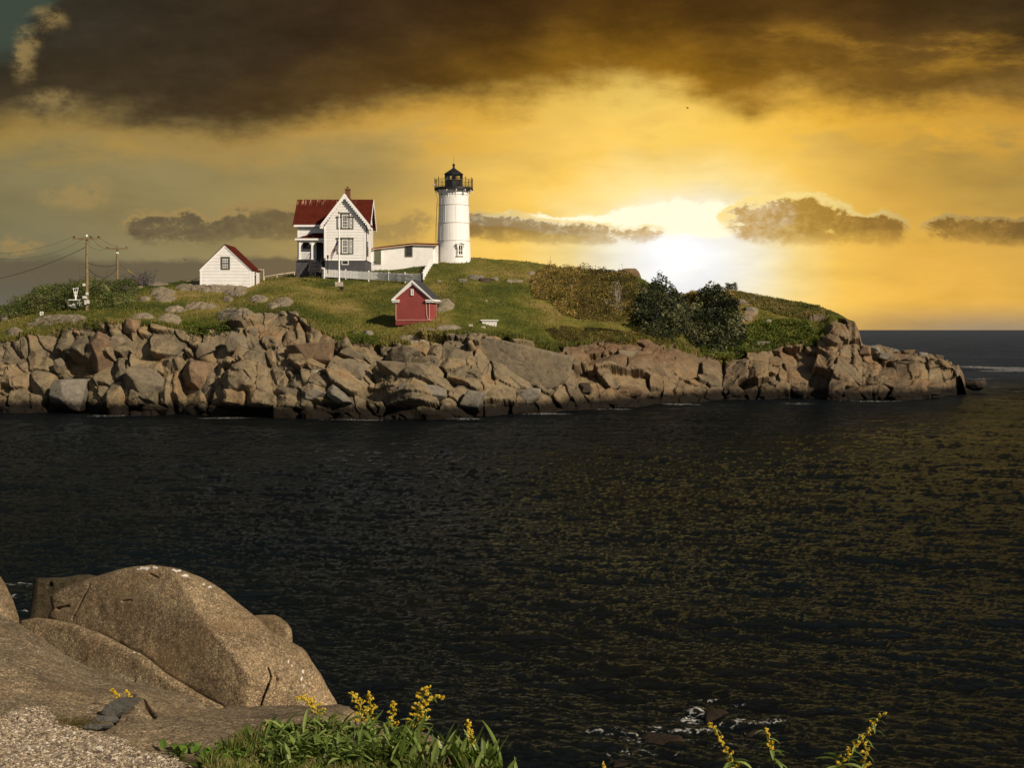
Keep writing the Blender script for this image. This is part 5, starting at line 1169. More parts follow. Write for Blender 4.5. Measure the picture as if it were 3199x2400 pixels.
BLD = [
 (1585,1126,200,58,13,'largest smooth rounded tan slab, forming the shore below the white table',0),(452,1215,62,66,3,'big squared block with flat face leaning at the waterline under the dark cleft',0),(203,1236,58,50,0,'domed grey-brown block at the waterline on the far left cliff',1),(318,1095,36,74,-4,'tall orange-brown slab high on the left cliff',2),(612,1180,54,50,6,'broad flat-faced block low on the left cliff right of the squared one',2),(1262,1158,90,26,4,'long layered slab at mid height below the red shed',0),(1310,1228,84,26,4,'low layered slab just above the water below the red shed',1),(1476,1255,42,34,8,'bulging grey block near the water at the end of the layered slabs',1),
 (1446,881,15,10,0,'pale rounded rock, left end of the outcrop above the white table',1),(1482,871,29,12,0,'widest flat-topped grey rock of the outcrop behind the white table',1),(1511,880,22,12,0,'dark brown rounded rock in the middle of the grassy slope outcrop',3),(1546,876,14,12,0,'squarish pale rock, right end of the grassy slope outcrop',1),
 (1962,858,42,20,0,'big rounded tan rock on the skyline beside the dark shrub',2),(1282,1102,33,18,5,'lozenge-shaped boulder resting on the ledge left below the red shed',0),
 (1111,1051,13,16,0,'small pointed pyramid rock at the grass edge left of the red shed',0),(1150,1048,22,16,-10,'dark triangular rock next to the pointed pyramid rock',1),
 (965,1112,74,40,-6,'largest orange-brown boulder in the middle of the left cliff',2),(1100,1112,52,17,22,'long tan slab tilted right, upper of two beside the orange boulder',0),(1096,1149,64,25,17,'big tilted slab, lower of two right of the orange boulder',0),
 (991,1168,19,13,-10,'small whitish rock in the gap under the orange boulder',4),(1058,1237,48,20,33,'pale elongated boulder leaning down to the right near the waterline',1),(991,1232,33,18,5,'angular grey boulder left of the leaning pale one',1),(910,1227,25,11,3,'small brown block on the low ledge above the water, left of the grey boulder',0),
 (373,1067,22,27,-15,'upright oval boulder wedged in the dark cleft of the left cliff',0),(411,1021,25,24,10,'squared brown block perched at the cliff top above the dark cleft',2),(188,1143,18,25,0,'narrow hanging boulder in the gap of the far left cliff',0),(787,1039,21,16,0,'rounded cube of pale rock on the cliff rim near the left slabs',0),(744,1074,32,44,-18,'tall leaning boulder on the cliff under the pale cube',0),
 (2647,1174,60,24,38,'long smooth boulder sloping down right at the headland foot',0),(1649,1238,38,27,5,'whitish squared boulder just above the water below the big smooth slab',4),(1905,1194,34,18,32,'tan boulder leaning on the layered block at the middle shore',0),(1967,1226,40,17,12,'sharp-edged brown block at the waterline of the middle shore',2),(1828,1217,24,22,0,'dark round boulder left of the leaning tan one',3),
 (2795,1101,17,9,8,'small grey rock on the low neck, first after the long flat-topped one',1),(2838,1108,20,10,-6,'brown angular rock midway along the low point crest',2),(2885,1114,17,9,5,'pale rock farther along the low point crest',1),(2932,1124,20,11,12,'dark tilted rock near the outer end of the low point crest',3),(2985,1160,16,16,0,'upright block at the outermost corner of the low point',0),(2900,1222,34,14,3,'low wet block at the waterline under the outer point',3),(3052,1213,36,17,4,'low dark boulder in the sea off the right tip',3),(2730,1093,20,15,-20,'dark pointed rock standing on the neck right of the headland',1),(2700,1098,20,17,10,'brown rock at the foot of the headland end wall',2),
 (760,1168,40,20,0,'flat rounded block in the middle of the left cliff face',0),(1990,1130,62,34,3,'large domed block with rounded left side in the middle shore',0),(2760,1112,28,12,0,'long flat-topped rock on the neck behind the headland',1),(640,1089,30,20,-25,'tilted squared block on the upper left cliff',0),
 (2346,976,22,10,5,'pale grey rock among leaves on the headland slope',1),(2404,1009,15,8,15,'small white-grey rock in the bright leaves of the headland',4),(2317,945,13,7,0,'small pale rock near the headland top, beside the bare shrub',1),(2294,962,15,6,0,'flat grey rock on the headland left edge by the dark shrub',1),(2383,1080,30,9,0,'wide flat rock under the bright leaves at the headland foot',1),(2330,1000,22,9,-5,'flat pale rock below the others on the headland slope',0)]
RM = {}
for k, cs in enumerate([[(.15,.12,.08),(.20,.155,.09),(.235,.17,.09),(.27,.22,.14)], [(.16,.14,.11),(.20,.175,.13),(.24,.21,.15),(.30,.27,.20)], [(.15,.10,.06),(.21,.135,.07),(.25,.16,.08),(.26,.19,.11)], [(.06,.045,.03),(.09,.065,.04),(.12,.08,.05),(.15,.11,.07)], [(.24,.21,.16),(.30,.26,.19),(.34,.30,.22),(.40,.36,.29)]]):
    RM[k] = rockmat('granite_boulder_'+'abcde'[k], cs, 1.3, wet=True, bumpd=.10)[0]
rb = np.random.default_rng(101)
for (px, py, w, h, ang, lab, mk) in BLD:
    c = CL(px, py) if px < 3020 else P(px, py, EYE*FP/(1224-HY))
    s = c.y/FP; a, cc = w*s, h*s; b = min(a, cc*1.3)*1.1
    V, F = rock_shape(rand_planes(rb, a, b, cc, 12 if w < 50 else 8), p=rb.choice([16, 30, 48]) if w < 50 else 40, sub=5 if w < 50 else 6, rough=.032, freq=1.6, seed=int(px), size=min(a, cc), cracks=.04 if rb.random() > .5 else 0)
    t = math.radians(ang); V = V @ np.array([[math.cos(t), 0, -math.sin(t)], [0, 1, 0], [math.sin(t), 0, math.cos(t)]])
    emb = .28 if py > np.interp(px, *Tt) else .0
    V = V+np.array(c)+np.array([0, b*((.25-emb*1.6) if w < 50 else .45), cc*(.45 if emb == 0 and px > 2200 else 0)])
    thing('boulder', V, F, RM[mk], lab, 'rock', 'boulders on the island shore', smooth=True)

# ------------------------------------------------------------ foliage on the island
def ground_vec(px, py):
    W, T, C, YW, YT, CY, zT, zC = cols(px); k = (zC-zT)/(CY-YT); a = (py-HY)/FP
    Y = (EYE-zT+k*YT)/(a+k); s = np.clip((W-py)/(W-T), 0, 1); Yc = YW+(YT-YW)*s**1.5; Y = np.where(py > T, Yc, np.minimum(Y, CY))
    Z = EYE-a*Y; Z = np.where(Y >= CY-.01, zC, Z)
    return np.stack([(px-HX)/FP*Y, Y, Z], -1)
def inpoly(px, py, poly):
    r = np.zeros(len(px), bool); n = len(poly); j = n-1; dist = np.full(len(px), 1e9)
    for i in range(n):
        xi, yi = poly[i]; xj, yj = poly[j]
        cnd = ((yi > py) != (yj > py)) & (px < (xj-xi)*(py-yi)/((yj-yi) or 1e-9)+xi); r ^= cnd
        L2 = (xj-xi)**2+(yj-yi)**2; t = np.clip(((px-xi)*(xj-xi)+(py-yi)*(yj-yi))/max(L2, 1e-9), 0, 1)
        dist = np.minimum(dist, np.hypot(px-(xi+t*(xj-xi)), py-(yi+t*(yj-yi)))); j = i
    return r, dist
def leafquads(C, size, r, flat=.0, up=.0, asp=.55):
    """one leaf per centre: a folded rhombus of four points"""
    n = len(C); d = r.normal(size=(n, 3)); d[:, 2] += up; d /= np.linalg.norm(d, axis=1)[:, None]
    u = r.normal(size=(n, 3)); u -= (u*d).sum(1)[:, None]*d; u /= np.linalg.norm(u, axis=1)[:, None]
    s = (size*r.uniform(.6, 1.25, n))[:, None]
    V = np.stack([C-d*s*.5, C+u*s*asp*.5, C+d*s*.5, C-u*s*asp*.5], 1).reshape(-1, 3)
    return V, np.arange(n*4).reshape(n, 4)
def sample_poly(poly, n, r):
    P_ = np.array(poly, float); out = np.zeros((0, 3)); x0, y0 = P_.min(0); x1, y1 = P_.max(0)
    while len(out) < n:
        px = r.uniform(x0, x1, n*2); py = r.uniform(y0, y1, n*2); ok, d = inpoly(px, py, poly); out = np.concatenate([out, np.stack([px[ok], py[ok], d[ok]], -1)])
    return out[:n]
def thicket(name, label, poly, hmax, n, leaf, mat, seed, fade=14, clump=1.6, twigs=25, cat='bush', kind=None, dead=0, tshift=0.0, shell=.45, stemmat=None, asp=.55, up=0.0):
    """shrub mass rooted over the ground area seen inside poly; each lobe has its own height"""
    r = np.random.default_rng(seed); S = sample_poly(poly, n, r); B = ground_vec(S[:, 0], S[:, 1])
    cl = fbm(B[:, 0]/clump, B[:, 1]/(clump*1.6), oct=3, seed=seed, gain=.6); h = hmax*np.clip(.72+.75*cl, .12, 1.4)*np.clip(S[:, 2]/fade, .12, 1)**.5
    u = r.random(n)**shell
    Cn = B+np.stack([r.normal(0, .12, n), r.normal(0, .12, n), h*u], -1)
    keep = (fbm(Cn[:, 0]/.55, Cn[:, 1]/.8, Cn[:, 2]/.5, oct=2, seed=seed+3) > -.22); Cn = Cn[keep]
    V, F = leafquads(Cn, leaf, r, asp=asp, up=up)
    tn = np.clip(.5+.6*fbm(Cn[:, 0]/2.2, Cn[:, 1]/3.5, Cn[:, 2]/1.5, oct=3, seed=seed+9)+r.normal(0, .17, len(Cn))+tshift, 0, 1)
    if kind == 'stuff':
        o = make(name, V, F, mat, tint=tn); tag(o, label, cat, kind='stuff'); return o
    loc = Vector(B.mean(0)); loc.z = float(B[:, 2].min())
    root = empty(name, loc, label=label, cat=cat); make('foliage', V, F, mat, root, tint=tn)
    m = MB()
    for i in range(twigs+dead):
        k = r.integers(0, n); b = Vector(B[k]); hh = float(h[k])*(1.0 if i < twigs else 1.25)+(.0 if i < twigs else .35); p = b.copy(); pts = [p-Vector((0, 0, .2))]
        for q in range(4): p = p+Vector((r.normal(0, .14), r.normal(0, .14), hh/4)); pts.append(p.copy())
        m.tube(pts, [.045, .035, .028, .02, .008], 4, cap=False)
        for _ in range(3 if i < twigs else 6):
            j = r.integers(2, 5); e = pts[j]+Vector((r.normal(0, .3), r.normal(0, .2), abs(r.normal(.2, .15)))); m.tube([pts[j], e], [.018, .007], 3, cap=False)
    make('stems', m.v, m.f, stemmat or plain('twig_brown', (.09, .065, .045), .8), root)
    return root
HEDGE = leafmat('hedge_leaf', [(0, (.018, .026, .007)), (.3, (.042, .062, .011)), (.55, (.090, .115, .022)), (.8, (.18, .19, .055)), (1, (.30, .29, .13))])
BROWNLEAF = leafmat('autumn_leaf', [(0, (.035, .026, .008)), (.25, (.10, .068, .016)), (.45, (.11, .105, .018)), (.62, (.24, .155, .032)), (.8, (.38, .26, .07)), (1, (.50, .38, .16))])
DARKLEAF = leafmat('dark_shrub_leaf', [(0, (.006, .009, .004)), (.35, (.016, .022, .007)), (.55, (.045, .055, .016)), (.78, (.14, .14, .06)), (1, (.30, .28, .15))])
BRIGHTLEAF = leafmat('bright_leaf', [(0, (.03, .045, .006)), (.4, (.07, .10, .010)), (.7, (.13, .155, .018)), (1, (.21, .20, .05))])
GRASSM = leafmat('grass_blade', [(0, (.042, .058, .009)), (.4, (.100, .104, .015)), (.7, (.20, .165, .040)), (1, (.34, .25, .10))], trans=.2)
thicket('hedge', 'left part of the broad leafy green hedge, sloping down to the frame edge', [(-40,995),(0,978),(60,958),(120,930),(150,915),(215,905),(215,966),(140,982),(60,992),(0,1000)], 1.9, 15000, .19, HEDGE, 1, dead=14)
thicket('hedge', 'middle part of the leafy green hedge behind the taller utility pole', [(205,908),(260,900),(330,898),(345,900),(345,960),(290,966),(205,968)], 2.1, 12000, .19, HEDGE, 2, dead=18)
thicket('hedge', 'right end of the leafy green hedge, below the shorter utility pole', [(335,900),(395,893),(430,900),(425,925),(415,948),(350,960),(335,955)], 1.5, 7500, .18, HEDGE, 3, dead=10)
thicket('scrub_bush', 'brown and yellow autumn thicket, left half on the slope behind the white table', [(1660,905),(1665,870),(1700,850),(1760,840),(1815,842),(1815,1000),(1770,985),(1720,950),(1672,935)], 1.5, 17000, .25, BROWNLEAF, 5, dead=14, asp=.4)
thicket('scrub_bush', 'brown and green autumn thicket, right half up against the dark shrubs', [(1805,842),(1870,850),(1930,858),(1985,880),(2000,905),(1990,1000),(1930,1010),(1805,1000)], 1.7, 16000, .26, BROWNLEAF, 6, dead=16, tshift=-.12, asp=.4)
thicket('dark_shrub', 'tall dark green pointed shrub on the skyline between the brown thicket and notch', [(1990,960),(2030,912),(2060,905),(2085,915),(2112,930),(2145,985),(2150,1040),(2110,1068),(2050,1062),(2000,1045),(1975,1000)], 2.6, 16000, .33, DARKLEAF, 7, fade=7, clump=1.5, twigs=30)
thicket('dark_shrub', 'broad dark green shrub at the left foot of the rocky headland', [(2140,1000),(2178,945),(2215,920),(2260,930),(2300,975),(2318,1020),(2335,1070),(2300,1100),(2230,1115),(2160,1085),(2135,1040)], 2.1, 18000, .33, DARKLEAF, 8, fade=7, clump=1.5, twigs=30)
thicket('scrub_bush', 'olive brown scrub filling the notch between the two dark shrubs', [(2075,925),(2130,922),(2175,925),(2170,970),(2150,1010),(2110,1000),(2090,960)], .55, 6500, .26, BROWNLEAF, 29, tshift=-.15, fade=5, dead=6, asp=.4)
thicket('scrub_bush', 'bright green low bush at the foot of the broad dark shrub', [(2185,1075),(2260,1060),(2345,1060),(2360,1090),(2320,1118),(2240,1122),(2190,1108)], .9, 5500, .24, BRIGHTLEAF, 39, fade=5)
thicket('scrub_bush', 'golden brown scrub along the headland top left of the bare shrub', [(2130,928),(2190,920),(2240,912),(2290,912),(2310,935),(2280,950),(2210,935),(2160,945)], .9, 6000, .2, BROWNLEAF, 9, tshift=.1, fade=5)
thicket('crest_shrub', 'small flat-topped dark shrub with bare grey stems on the headland crest', [(2268,911),(2300,911),(2300,917),(2268,917)], 1.3, 900, .16, DARKLEAF, 10, fade=2, twigs=16, shell=.12, stemmat=plain('pale_twig', (.34, .28, .2), .8))
thicket('ground_leaves', 'bright yellow-green leafy ground cover on the headland', [(2330,1020),(2390,1000),(2420,1000),(2520,1010),(2560,1040),(2560,1078),(2450,1085),(2400,1100),(2350,1085),(2330,1040)], .75, 17000, .22, BRIGHTLEAF, 11, kind='stuff', cat='ground cover', clump=1.2)
thicket('ground_grass', 'long olive grass and weeds along the headland top', [(2290,915),(2340,918),(2400,930),(2500,947),(2560,962),(2615,985),(2600,1000),(2520,1000),(2400,975),(2330,945)], .8, 16000, .22, GRASSM, 12, kind='stuff', cat='grass', asp=.25, up=1.5, clump=1.4)
thicket('ground_scrub', 'brown scrub and weeds on the earthy bank above the middle rocks', [(1700,1030),(1760,1022),(1900,1030),(2000,1040),(2060,1050),(2100,1070),(2050,1085),(1950,1078),(1850,1085),(1760,1085)], .5, 12000, .17, BROWNLEAF, 13, kind='stuff', cat='ground cover', tshift=-.25, clump=1.2)
thicket('bare_shrub', 'leafless grey twiggy shrub in front of the brown thicket right half', [(1895,955),(1935,945),(1945,985),(1905,990)], 2.0, 60, .1, BROWNLEAF, 14, twigs=26, dead=20, fade=1, stemmat=plain('pale_twig', (.34, .28, .2), .8))
thicket('bare_shrub', 'leafless dark twiggy bushes on the skyline right of the far pole', [(385,893),(480,889),(480,893),(385,899)], 1.6, 150, .1, BROWNLEAF, 15, twigs=44, dead=50, fade=1, stemmat=plain('twig_grey', (.10, .09, .09), .8))
# meadow grass: tufts of blades over every grassy stretch
def meadow():
    r = np.random.default_rng(44); I = ISL; m = (I['reg'] == 2)&(I['rock'] < .45)&(I['PX'] > -80)&(I['PX'] < 2575)
    m |= (I['reg'] == 1)&(I['rock'] < .3)&(I['PX'] > -80)&(I['PX'] < 2575)
    X, Y, Z, PX, PY = [I[k][m] for k in ('X', 'Y', 'Z', 'PX', 'PY')]; n = 150000
    T_ = np.interp(PX, *Tt); w = .35+2.2*np.exp(-((T_-PY)/14)**2); w *= (1+fbm(X/3, Y/4, oct=3, seed=66)*1.2).clip(.1)
    # fewer where rows crowd together
    k = r.choice(len(X), n, p=w/w.sum()); 
    bx, by, bz = X[k]+r.normal(0, .08, n), Y[k]+r.normal(0, .12, n), Z[k]-.03
    edge = np.exp(-((T_[k]-PY[k])/12)**2); tall = (.10+.16*r.random(n))*(1+1.0*edge)*(1+.8*np.clip(fbm(bx/2, by/3, oct=3, seed=67), -.5, 1)); a = r.uniform(0, 6.28, n); w_ = r.uniform(.025, .06, n)
    dx, dy = np.cos(a)*w_, np.sin(a)*w_; lx, ly = r.normal(0, .05, n), r.normal(0, .05, n)
    V = np.stack([np.stack([bx-dx, by-dy, bz], -1), np.stack([bx+dx, by+dy, bz], -1), np.stack([bx+lx, by+ly, bz+tall], -1)], 1).reshape(-1, 3)
    tn = np.clip(.42+fbm(bx/4.5, by/9, oct=4, seed=71)*.55+r.normal(0, .13, n)+edge*.10, 0, 1)
    o = make('meadow_grass', V, np.arange(n*3).reshape(n, 3), GRASSM, tint=tn); tag(o, 'short green and dry grass on the island slope', 'grass', kind='stuff')
meadow()
# plants spilling over the top edge of the cliff
for i, poly in enumerate([[(560,1010),(640,1005),(700,1010),(725,1040),(640,1048),(570,1040)], [(1040,1050),(1100,1040),(1180,1055),(1180,1075),(1060,1072)], [(100,1010),(220,1000),(330,1005),(330,1025),(120,1040),(60,1050)], [(420,1000),(520,1010),(540,1028),(450,1030)]]):
    thicket('cliff_top_weeds', 'low weeds growing over the left cliff top', poly, .45, 3600, .17, BRIGHTLEAF if i != 2 else GRASSM, 20+i, kind='stuff', cat='weeds', clump=.9, fade=8)

# ------------------------------------------------------------ the near shore
EDG = np.array([(-900,1880,7.0),(-300,1895,6.9),(0,1923,6.8),(56,1945,6.8),(113,1982,6.75),(170,2019,6.75),(226,2056,6.7),(288,2081,6.7),(361,2094,6.65),(418,2112,6.6),(509,2149,6.55),(621,2186,6.5),(700,2206,6.4),(785,2214,6.3),(904,2208,6.2),(1060,2204,6.1),(1090,2212,6.0),(1120,2240,5.8),(1250,2310,5.3),(1400,2385,4.95),(1480,2440,4.75),(1600,2480,4.6),(2200,2500,4.55),(3400,2510,4.5),(4600,2520,4.5)])
def shore(x, y):
    x = np.asarray(x, float); y = np.asarray(y, float); px = HX+FP*x/np.maximum(y, 1.2)
    pe = np.interp(px, EDG[:, 0], EDG[:, 1]); Ye = np.interp(px, EDG[:, 0], EDG[:, 2]); ze_ = EYE-(pe-HY)/FP*Ye
    z0 = 5.905+.02*np.clip((-x-1.0), 0, 2)*0
    s = np.clip((y-4.7)/(Ye-4.7+1e-3), 0, 1); z = z0+(ze_-z0)*s**1.4
    d = np.clip(y-Ye, 0, None); z = np.where(y > Ye, ze_-np.minimum(d, .7)*1.15-np.clip(d-.7, 0, None)*.46, z)
    return z
def GS(px, py):
    Ys = np.linspace(3.5, 7.2, 1500); z = shore((px-HX)/FP*Ys, Ys); pyy = HY-(z-EYE)/Ys*FP; i = int(np.argmax(pyy <= py)) if np.any(pyy <= py) else 0
    return Vector(((px-HX)/FP*Ys[i], Ys[i], z[i]))
GRAV = [(-900,2150),(-200,2215),(0,2240),(55,2203),(140,2205),(200,2262),(250,2280),(330,2302),(395,2318),(420,2350),(480,2352),(545,2362),(600,2400),(620,2700),(-900,2700)]
def build_shore():
    Yr = np.concatenate([np.linspace(1.2, 4.2, 24)[:-1], np.linspace(4.2, 7.2, 520), np.linspace(7.25, 24, 80)]); px = np.concatenate([np.arange(-2400, -80, 40.0), np.arange(-80, 1700, 2.6), np.arange(1700, 5600, 40)])
    PXg, Yg = np.meshgrid(px, Yr); X = (PXg-HX)/FP*Yg; Z = shore(X, Yg); PYg = HY-(Z-EYE)/Yg*FP
    near = (Yg < 8)
    amp = sstep(PYg, 1900, 1960)*0+1
    Z = Z+fbm(X/.55, Yg/.45, oct=4, seed=201)*.030+fbm(X/.10, Yg/.10, oct=4, seed=203, gain=.6)*.0085*near
    Z = Z+(Yg > 8)*fbm(X/1.3, Yg/1.3, oct=4, seed=205)*.5*np.clip((Yg-8)/3, 0, 1)
    ok, dist = inpoly(PXg.ravel(), PYg.ravel(), GRAV); gr = (np.where(ok, np.clip(dist/10, 0, 1), 0)).reshape(X.shape)
    gr = np.clip(gr+fbm(X/.04, Yg/.04, oct=2, seed=207)*.5*(gr > 0), 0, 1)
    soil = sstep(fbm(X/.2, Yg/.2, oct=3, seed=209)*18+(PYg-(2355-np.clip((PXg-650)/250, 0, 1)*60+np.clip((PXg-1000)/200, 0, 1)*40)), -8, 12)*sstep(PXg, 420, 470)
    # cracks and the fold between the two ledge rocks
    def carve(line, w, dep):
        nonlocal Z
        for (a, b_) in zip(line[:-1], line[1:]):
            L2 = (b_[0]-a[0])**2+(b_[1]-a[1])**2; t = np.clip(((PXg-a[0])*(b_[0]-a[0])+(PYg-a[1])*(b_[1]-a[1]))/L2, 0, 1)
            d = np.hypot(PXg-a[0]-t*(b_[0]-a[0]), PYg-a[1]-t*(b_[1]-a[1])); Z = Z-np.exp(-(d/w)**2)*dep
    carve([(432,2182),(450,2205),(462,2222),(482,2238)], 4.5, .05); carve([(395,2190),(370,2230),(350,2262),(300,2285)], 6, .045); carve([(690,2198),(640,2200),(560,2196),(470,2190),(430,2182)], 14, .02)
    carve([(352,2106),(380,2112),(420,2118)], 4, .02); carve([(95,2050),(112,2058)], 4, .02); carve([(30,2235),(80,2230),(140,2250),(200,2275),(260,2290)], 16, .03)
    # the low grey crag between the slates and the brown ledge
    Z = Z+.055*np.exp(-(((PXg-430)/34)**2+((PYg-2215)/32)**2))
    nr, nc = X.shape; idx = np.arange(nr*nc).reshape(nr, nc); F = np.stack([idx[:-1, :-1], idx[:-1, 1:], idx[1:, 1:], idx[1:, :-1]], -1).reshape(-1, 4)
    m, N, b = rockmat('near_shore_rock', [(.15, .115, .072), (.25, .185, .108), (.31, .23, .135), (.35, .28, .175)], 2.2, speck=1.0, bumpd=.010)
    col = b.inputs['Base Color'].links[0].from_socket; geo = N.n.new('ShaderNodeNewGeometry'); p = geo.outputs['Position']
    so = N.ramp(N.noise(p, 25, 6, .7), [(.3, (.035, .024, .014, 1)), (.55, (.085, .06, .035, 1)), (.8, (.16, .12, .07, 1))])
    v = N.n.new('ShaderNodeTexVoronoi'); N.l.new(p, v.inputs['Vector']); v.inputs['Scale'].default_value = 95; sc = N.n.new('ShaderNodeSeparateColor'); N.l.new(v.outputs['Color'], sc.inputs[0])
    gc = N.ramp(sc.outputs[0], [(0, (.10, .07, .04, 1)), (.4, (.22, .17, .11, 1)), (.8, (.38, .32, .23, 1)), (1, (.55, .48, .36, 1))])
    c = N.mix(N.attr('soil').outputs['Fac'], col, so); c = N.mix(N.attr('gravel').outputs['Fac'], c, gc); N.l.new(c, b.inputs['Base Color'])
    o = make('near_shore', np.stack([X, Yg, Z], -1), F, m, smooth=True, vattr={'gravel': gr, 'soil': soil}); o['kind'] = 'structure'
build_shore()

def fgrock(name, label, cpx, cpy, Y, planes, p, sub, rough, seed, size, mat=None, white=None, cracks=0, loc=None):
    c = P(cpx, cpy, Y); V, F = rock_shape(planes, p=p, sub=sub, rough=rough, freq=1.4, seed=seed, size=size, cracks=cracks)
    n2 = fbm(V[:, 0]*14, V[:, 1]*14, V[:, 2]*14, oct=3, seed=seed+3); d = V/np.linalg.norm(V, axis=1)[:, None]; V = V+d*(n2*.006)[:, None]+np.array(c)
    vat = None
    if white is not None:
        PXv = HX+FP*V[:, 0]/V[:, 1]; PYv = HY-(V[:, 2]-EYE)/V[:, 1]*FP; wv = np.zeros(len(V))
        for (a, b_, rx, ry) in white: wv = np.maximum(wv, np.exp(-(((PXv-a)/rx)**2+((PYv-b_)/ry)**2)))
        wv = sstep(wv+fbm(V[:, 0]*30, V[:, 1]*30, V[:, 2]*30, oct=2, seed=8)*.45, .45, .7); vat = {'white': wv*(V[:, 1] < Y+.3)}
    return thing(name, V, F, mat or FGROCK, label, 'rock', smooth=True, vattr=vat)
bm_, N, b = rockmat('near_boulder_granite', [(.17, .125, .072), (.26, .185, .105), (.32, .23, .13), (.36, .28, .17)], 1.5, speck=1.0, bumpd=.012)
col = b.inputs['Base Color'].links[0].from_socket; N.l.new(N.mix(N.attr('white').outputs['Fac'], col, (.62, .58, .50, 1)), b.inputs['Base Color'])
def solid_rock(label, outline, Yc, planes, R_, back, mid=(0, 0), rough=.02, seed=0, mat=None, white=(), nth=900, nt=230, cen=None, hairline=()):
    """boulder with a given face outline: a closed solid whose front is cut by planes (anchor px, py, depth; normal), rim rounded by R_, back rounded too"""
    O = np.array(outline, float); n = len(O); seg = np.roll(O, -1, 0)-O; L = np.hypot(seg[:, 0], seg[:, 1]); cum = np.concatenate([[0], np.cumsum(L)])
    # smooth the outline a little
    t = np.linspace(0, cum[-1], nth, endpoint=False); Oc = np.vstack([O, O[:1]]); ox = np.interp(t, cum, Oc[:, 0]); oy = np.interp(t, cum, Oc[:, 1])
    k = np.array([1, 2, 3, 2, 1.]); k /= k.sum(); ox = sum(np.roll(ox, i-2)*k[i] for i in range(5)); oy = sum(np.roll(oy, i-2)*k[i] for i in range(5))
    cx, cy = cen or (ox.mean(), oy.mean())
    th = np.arange(nth)/nth*2*np.pi; rr = 1+.0*th
    nz = fbm(ox/40, oy/40, oct=3, seed=seed)*2.0; rad_ = np.hypot(ox-cx, oy-cy); ox += (ox-cx)/rad_*nz; oy += (oy-cy)/rad_*nz
    tt = 1-(1-np.linspace(0, 1, nt))**1.5
    PX = cx+(ox-cx)[None]*tt[:, None]; PY = cy+(oy-cy)[None]*tt[:, None]
    sc = Yc/FP
    # distance to the outline in metres
    D = np.full(PX.shape, 1e9)
    for i in range(0, nth, 6):
        a = (ox[i], oy[i]); j = (i+6) % nth; b_ = (ox[j], oy[j]); L2 = (b_[0]-a[0])**2+(b_[1]-a[1])**2+1e-9; q = np.clip(((PX-a[0])*(b_[0]-a[0])+(PY-a[1])*(b_[1]-a[1]))/L2, 0, 1)
        D = np.minimum(D, np.hypot(PX-a[0]-q*(b_[0]-a[0]), PY-a[1]-q*(b_[1]-a[1])))
    D *= sc; D[-1] = 0
    X0 = (PX-HX)*sc; Z0 = EYE-(PY-HY)*sc; xc = (cx-HX)*sc; zc_ = EYE-(cy-HY)*sc
    front = np.full(PX.shape, 9.0)
    for (ax, ay, da, nn) in planes:
        dd = da+(nn[0]*(X0-(ax-HX)*sc)+nn[2]*(Z0-(EYE-(ay-HY)*sc)))/nn[1]; h = .022; df = front-dd; front = np.where(np.abs(df) < h, np.minimum(front, dd)-(h-np.abs(df))**2/(4*h), np.minimum(front, dd))
    front = np.maximum(front, -.7); e = np.clip(D/R_, 0, 1); front = front-R_*(1-np.sqrt(np.clip(1-(1-e)**2, 0, 1)))
    nx_ = fbm(X0*1.6, Z0*1.6, front*1.6, oct=5, seed=seed, gain=.52)*rough+fbm(X0*13, Z0*13, front*13, oct=3, seed=seed+1)*.006
    for (line, w, dep) in hairline:
        for (a, b_) in zip(line[:-1], line[1:]):
            L2 = (b_[0]-a[0])**2+(b_[1]-a[1])**2; q = np.clip(((PX-a[0])*(b_[0]-a[0])+(PY-a[1])*(b_[1]-a[1]))/L2, 0, 1); d_ = np.hypot(PX-a[0]-q*(b_[0]-a[0]), PY-a[1]-q*(b_[1]-a[1])); nx_ = nx_-np.exp(-(d_/w)**2)*dep*sstep(D, 0, .04)
    front = front+nx_*sstep(D, 0, .05)
    bk = front[-1][None]*(tt[:, None]**2)-back*(1-tt[:, None]**2)
    Yf = Yc-front; Yb = Yc-bk
    VF = np.stack([(PX-HX)/FP*Yc, Yf, EYE-(PY-HY)/FP*Yc], -1); s_ = (Yf/Yc)
    VF[..., 0] *= s_; VF[..., 2] = EYE+(VF[..., 2]-EYE)*s_
    sb = Yb/Yc; PXb = cx+(PX-cx)*(1-.25*(1-tt[:, None])); PYb = cy+(PY-cy)*(1-.25*(1-tt[:, None])); VB = np.stack([(PXb-HX)/FP*Yb, Yb, EYE-(PYb-HY)/FP*Yb], -1)[:-1]
    V = np.concatenate([VF.reshape(-1, 3), VB.reshape(-1, 3)]); idx = np.arange(nt*nth).reshape(nt, nth); nx2 = np.roll(idx, -1, 1)
    F1 = np.stack([idx[:-1], nx2[:-1], nx2[1:], idx[1:]], -1).reshape(-1, 4)
    ib = np.vstack([np.arange((nt-1)*nth).reshape(nt-1, nth)+nt*nth, idx[-1:]]); nb = np.roll(ib, -1, 1); F2 = np.stack([ib[1:], nb[1:], nb[:-1], ib[:-1]], -1).reshape(-1, 4)
    wv = np.zeros(V.shape[0]); PXf, PYf = PX.ravel(), PY.ravel()
    w2 = np.zeros(PXf.shape)
    for (a, b_, rx, ry) in white: w2 = np.maximum(w2, np.exp(-(((PXf-a)/rx)**2+((PYf-b_)/ry)**2)))
    if len(white): wv[:len(w2)] = sstep(w2+vnoise(PXf/4, PYf/4, seed=4)*.45+vnoise(PXf/11, PYf/9, seed=6)*.3, .62, .8)
    o = thing('boulder', V, np.concatenate([F1, F2]), mat or FGROCK, label, 'rock', smooth=True, vattr={'white': wv}); return o
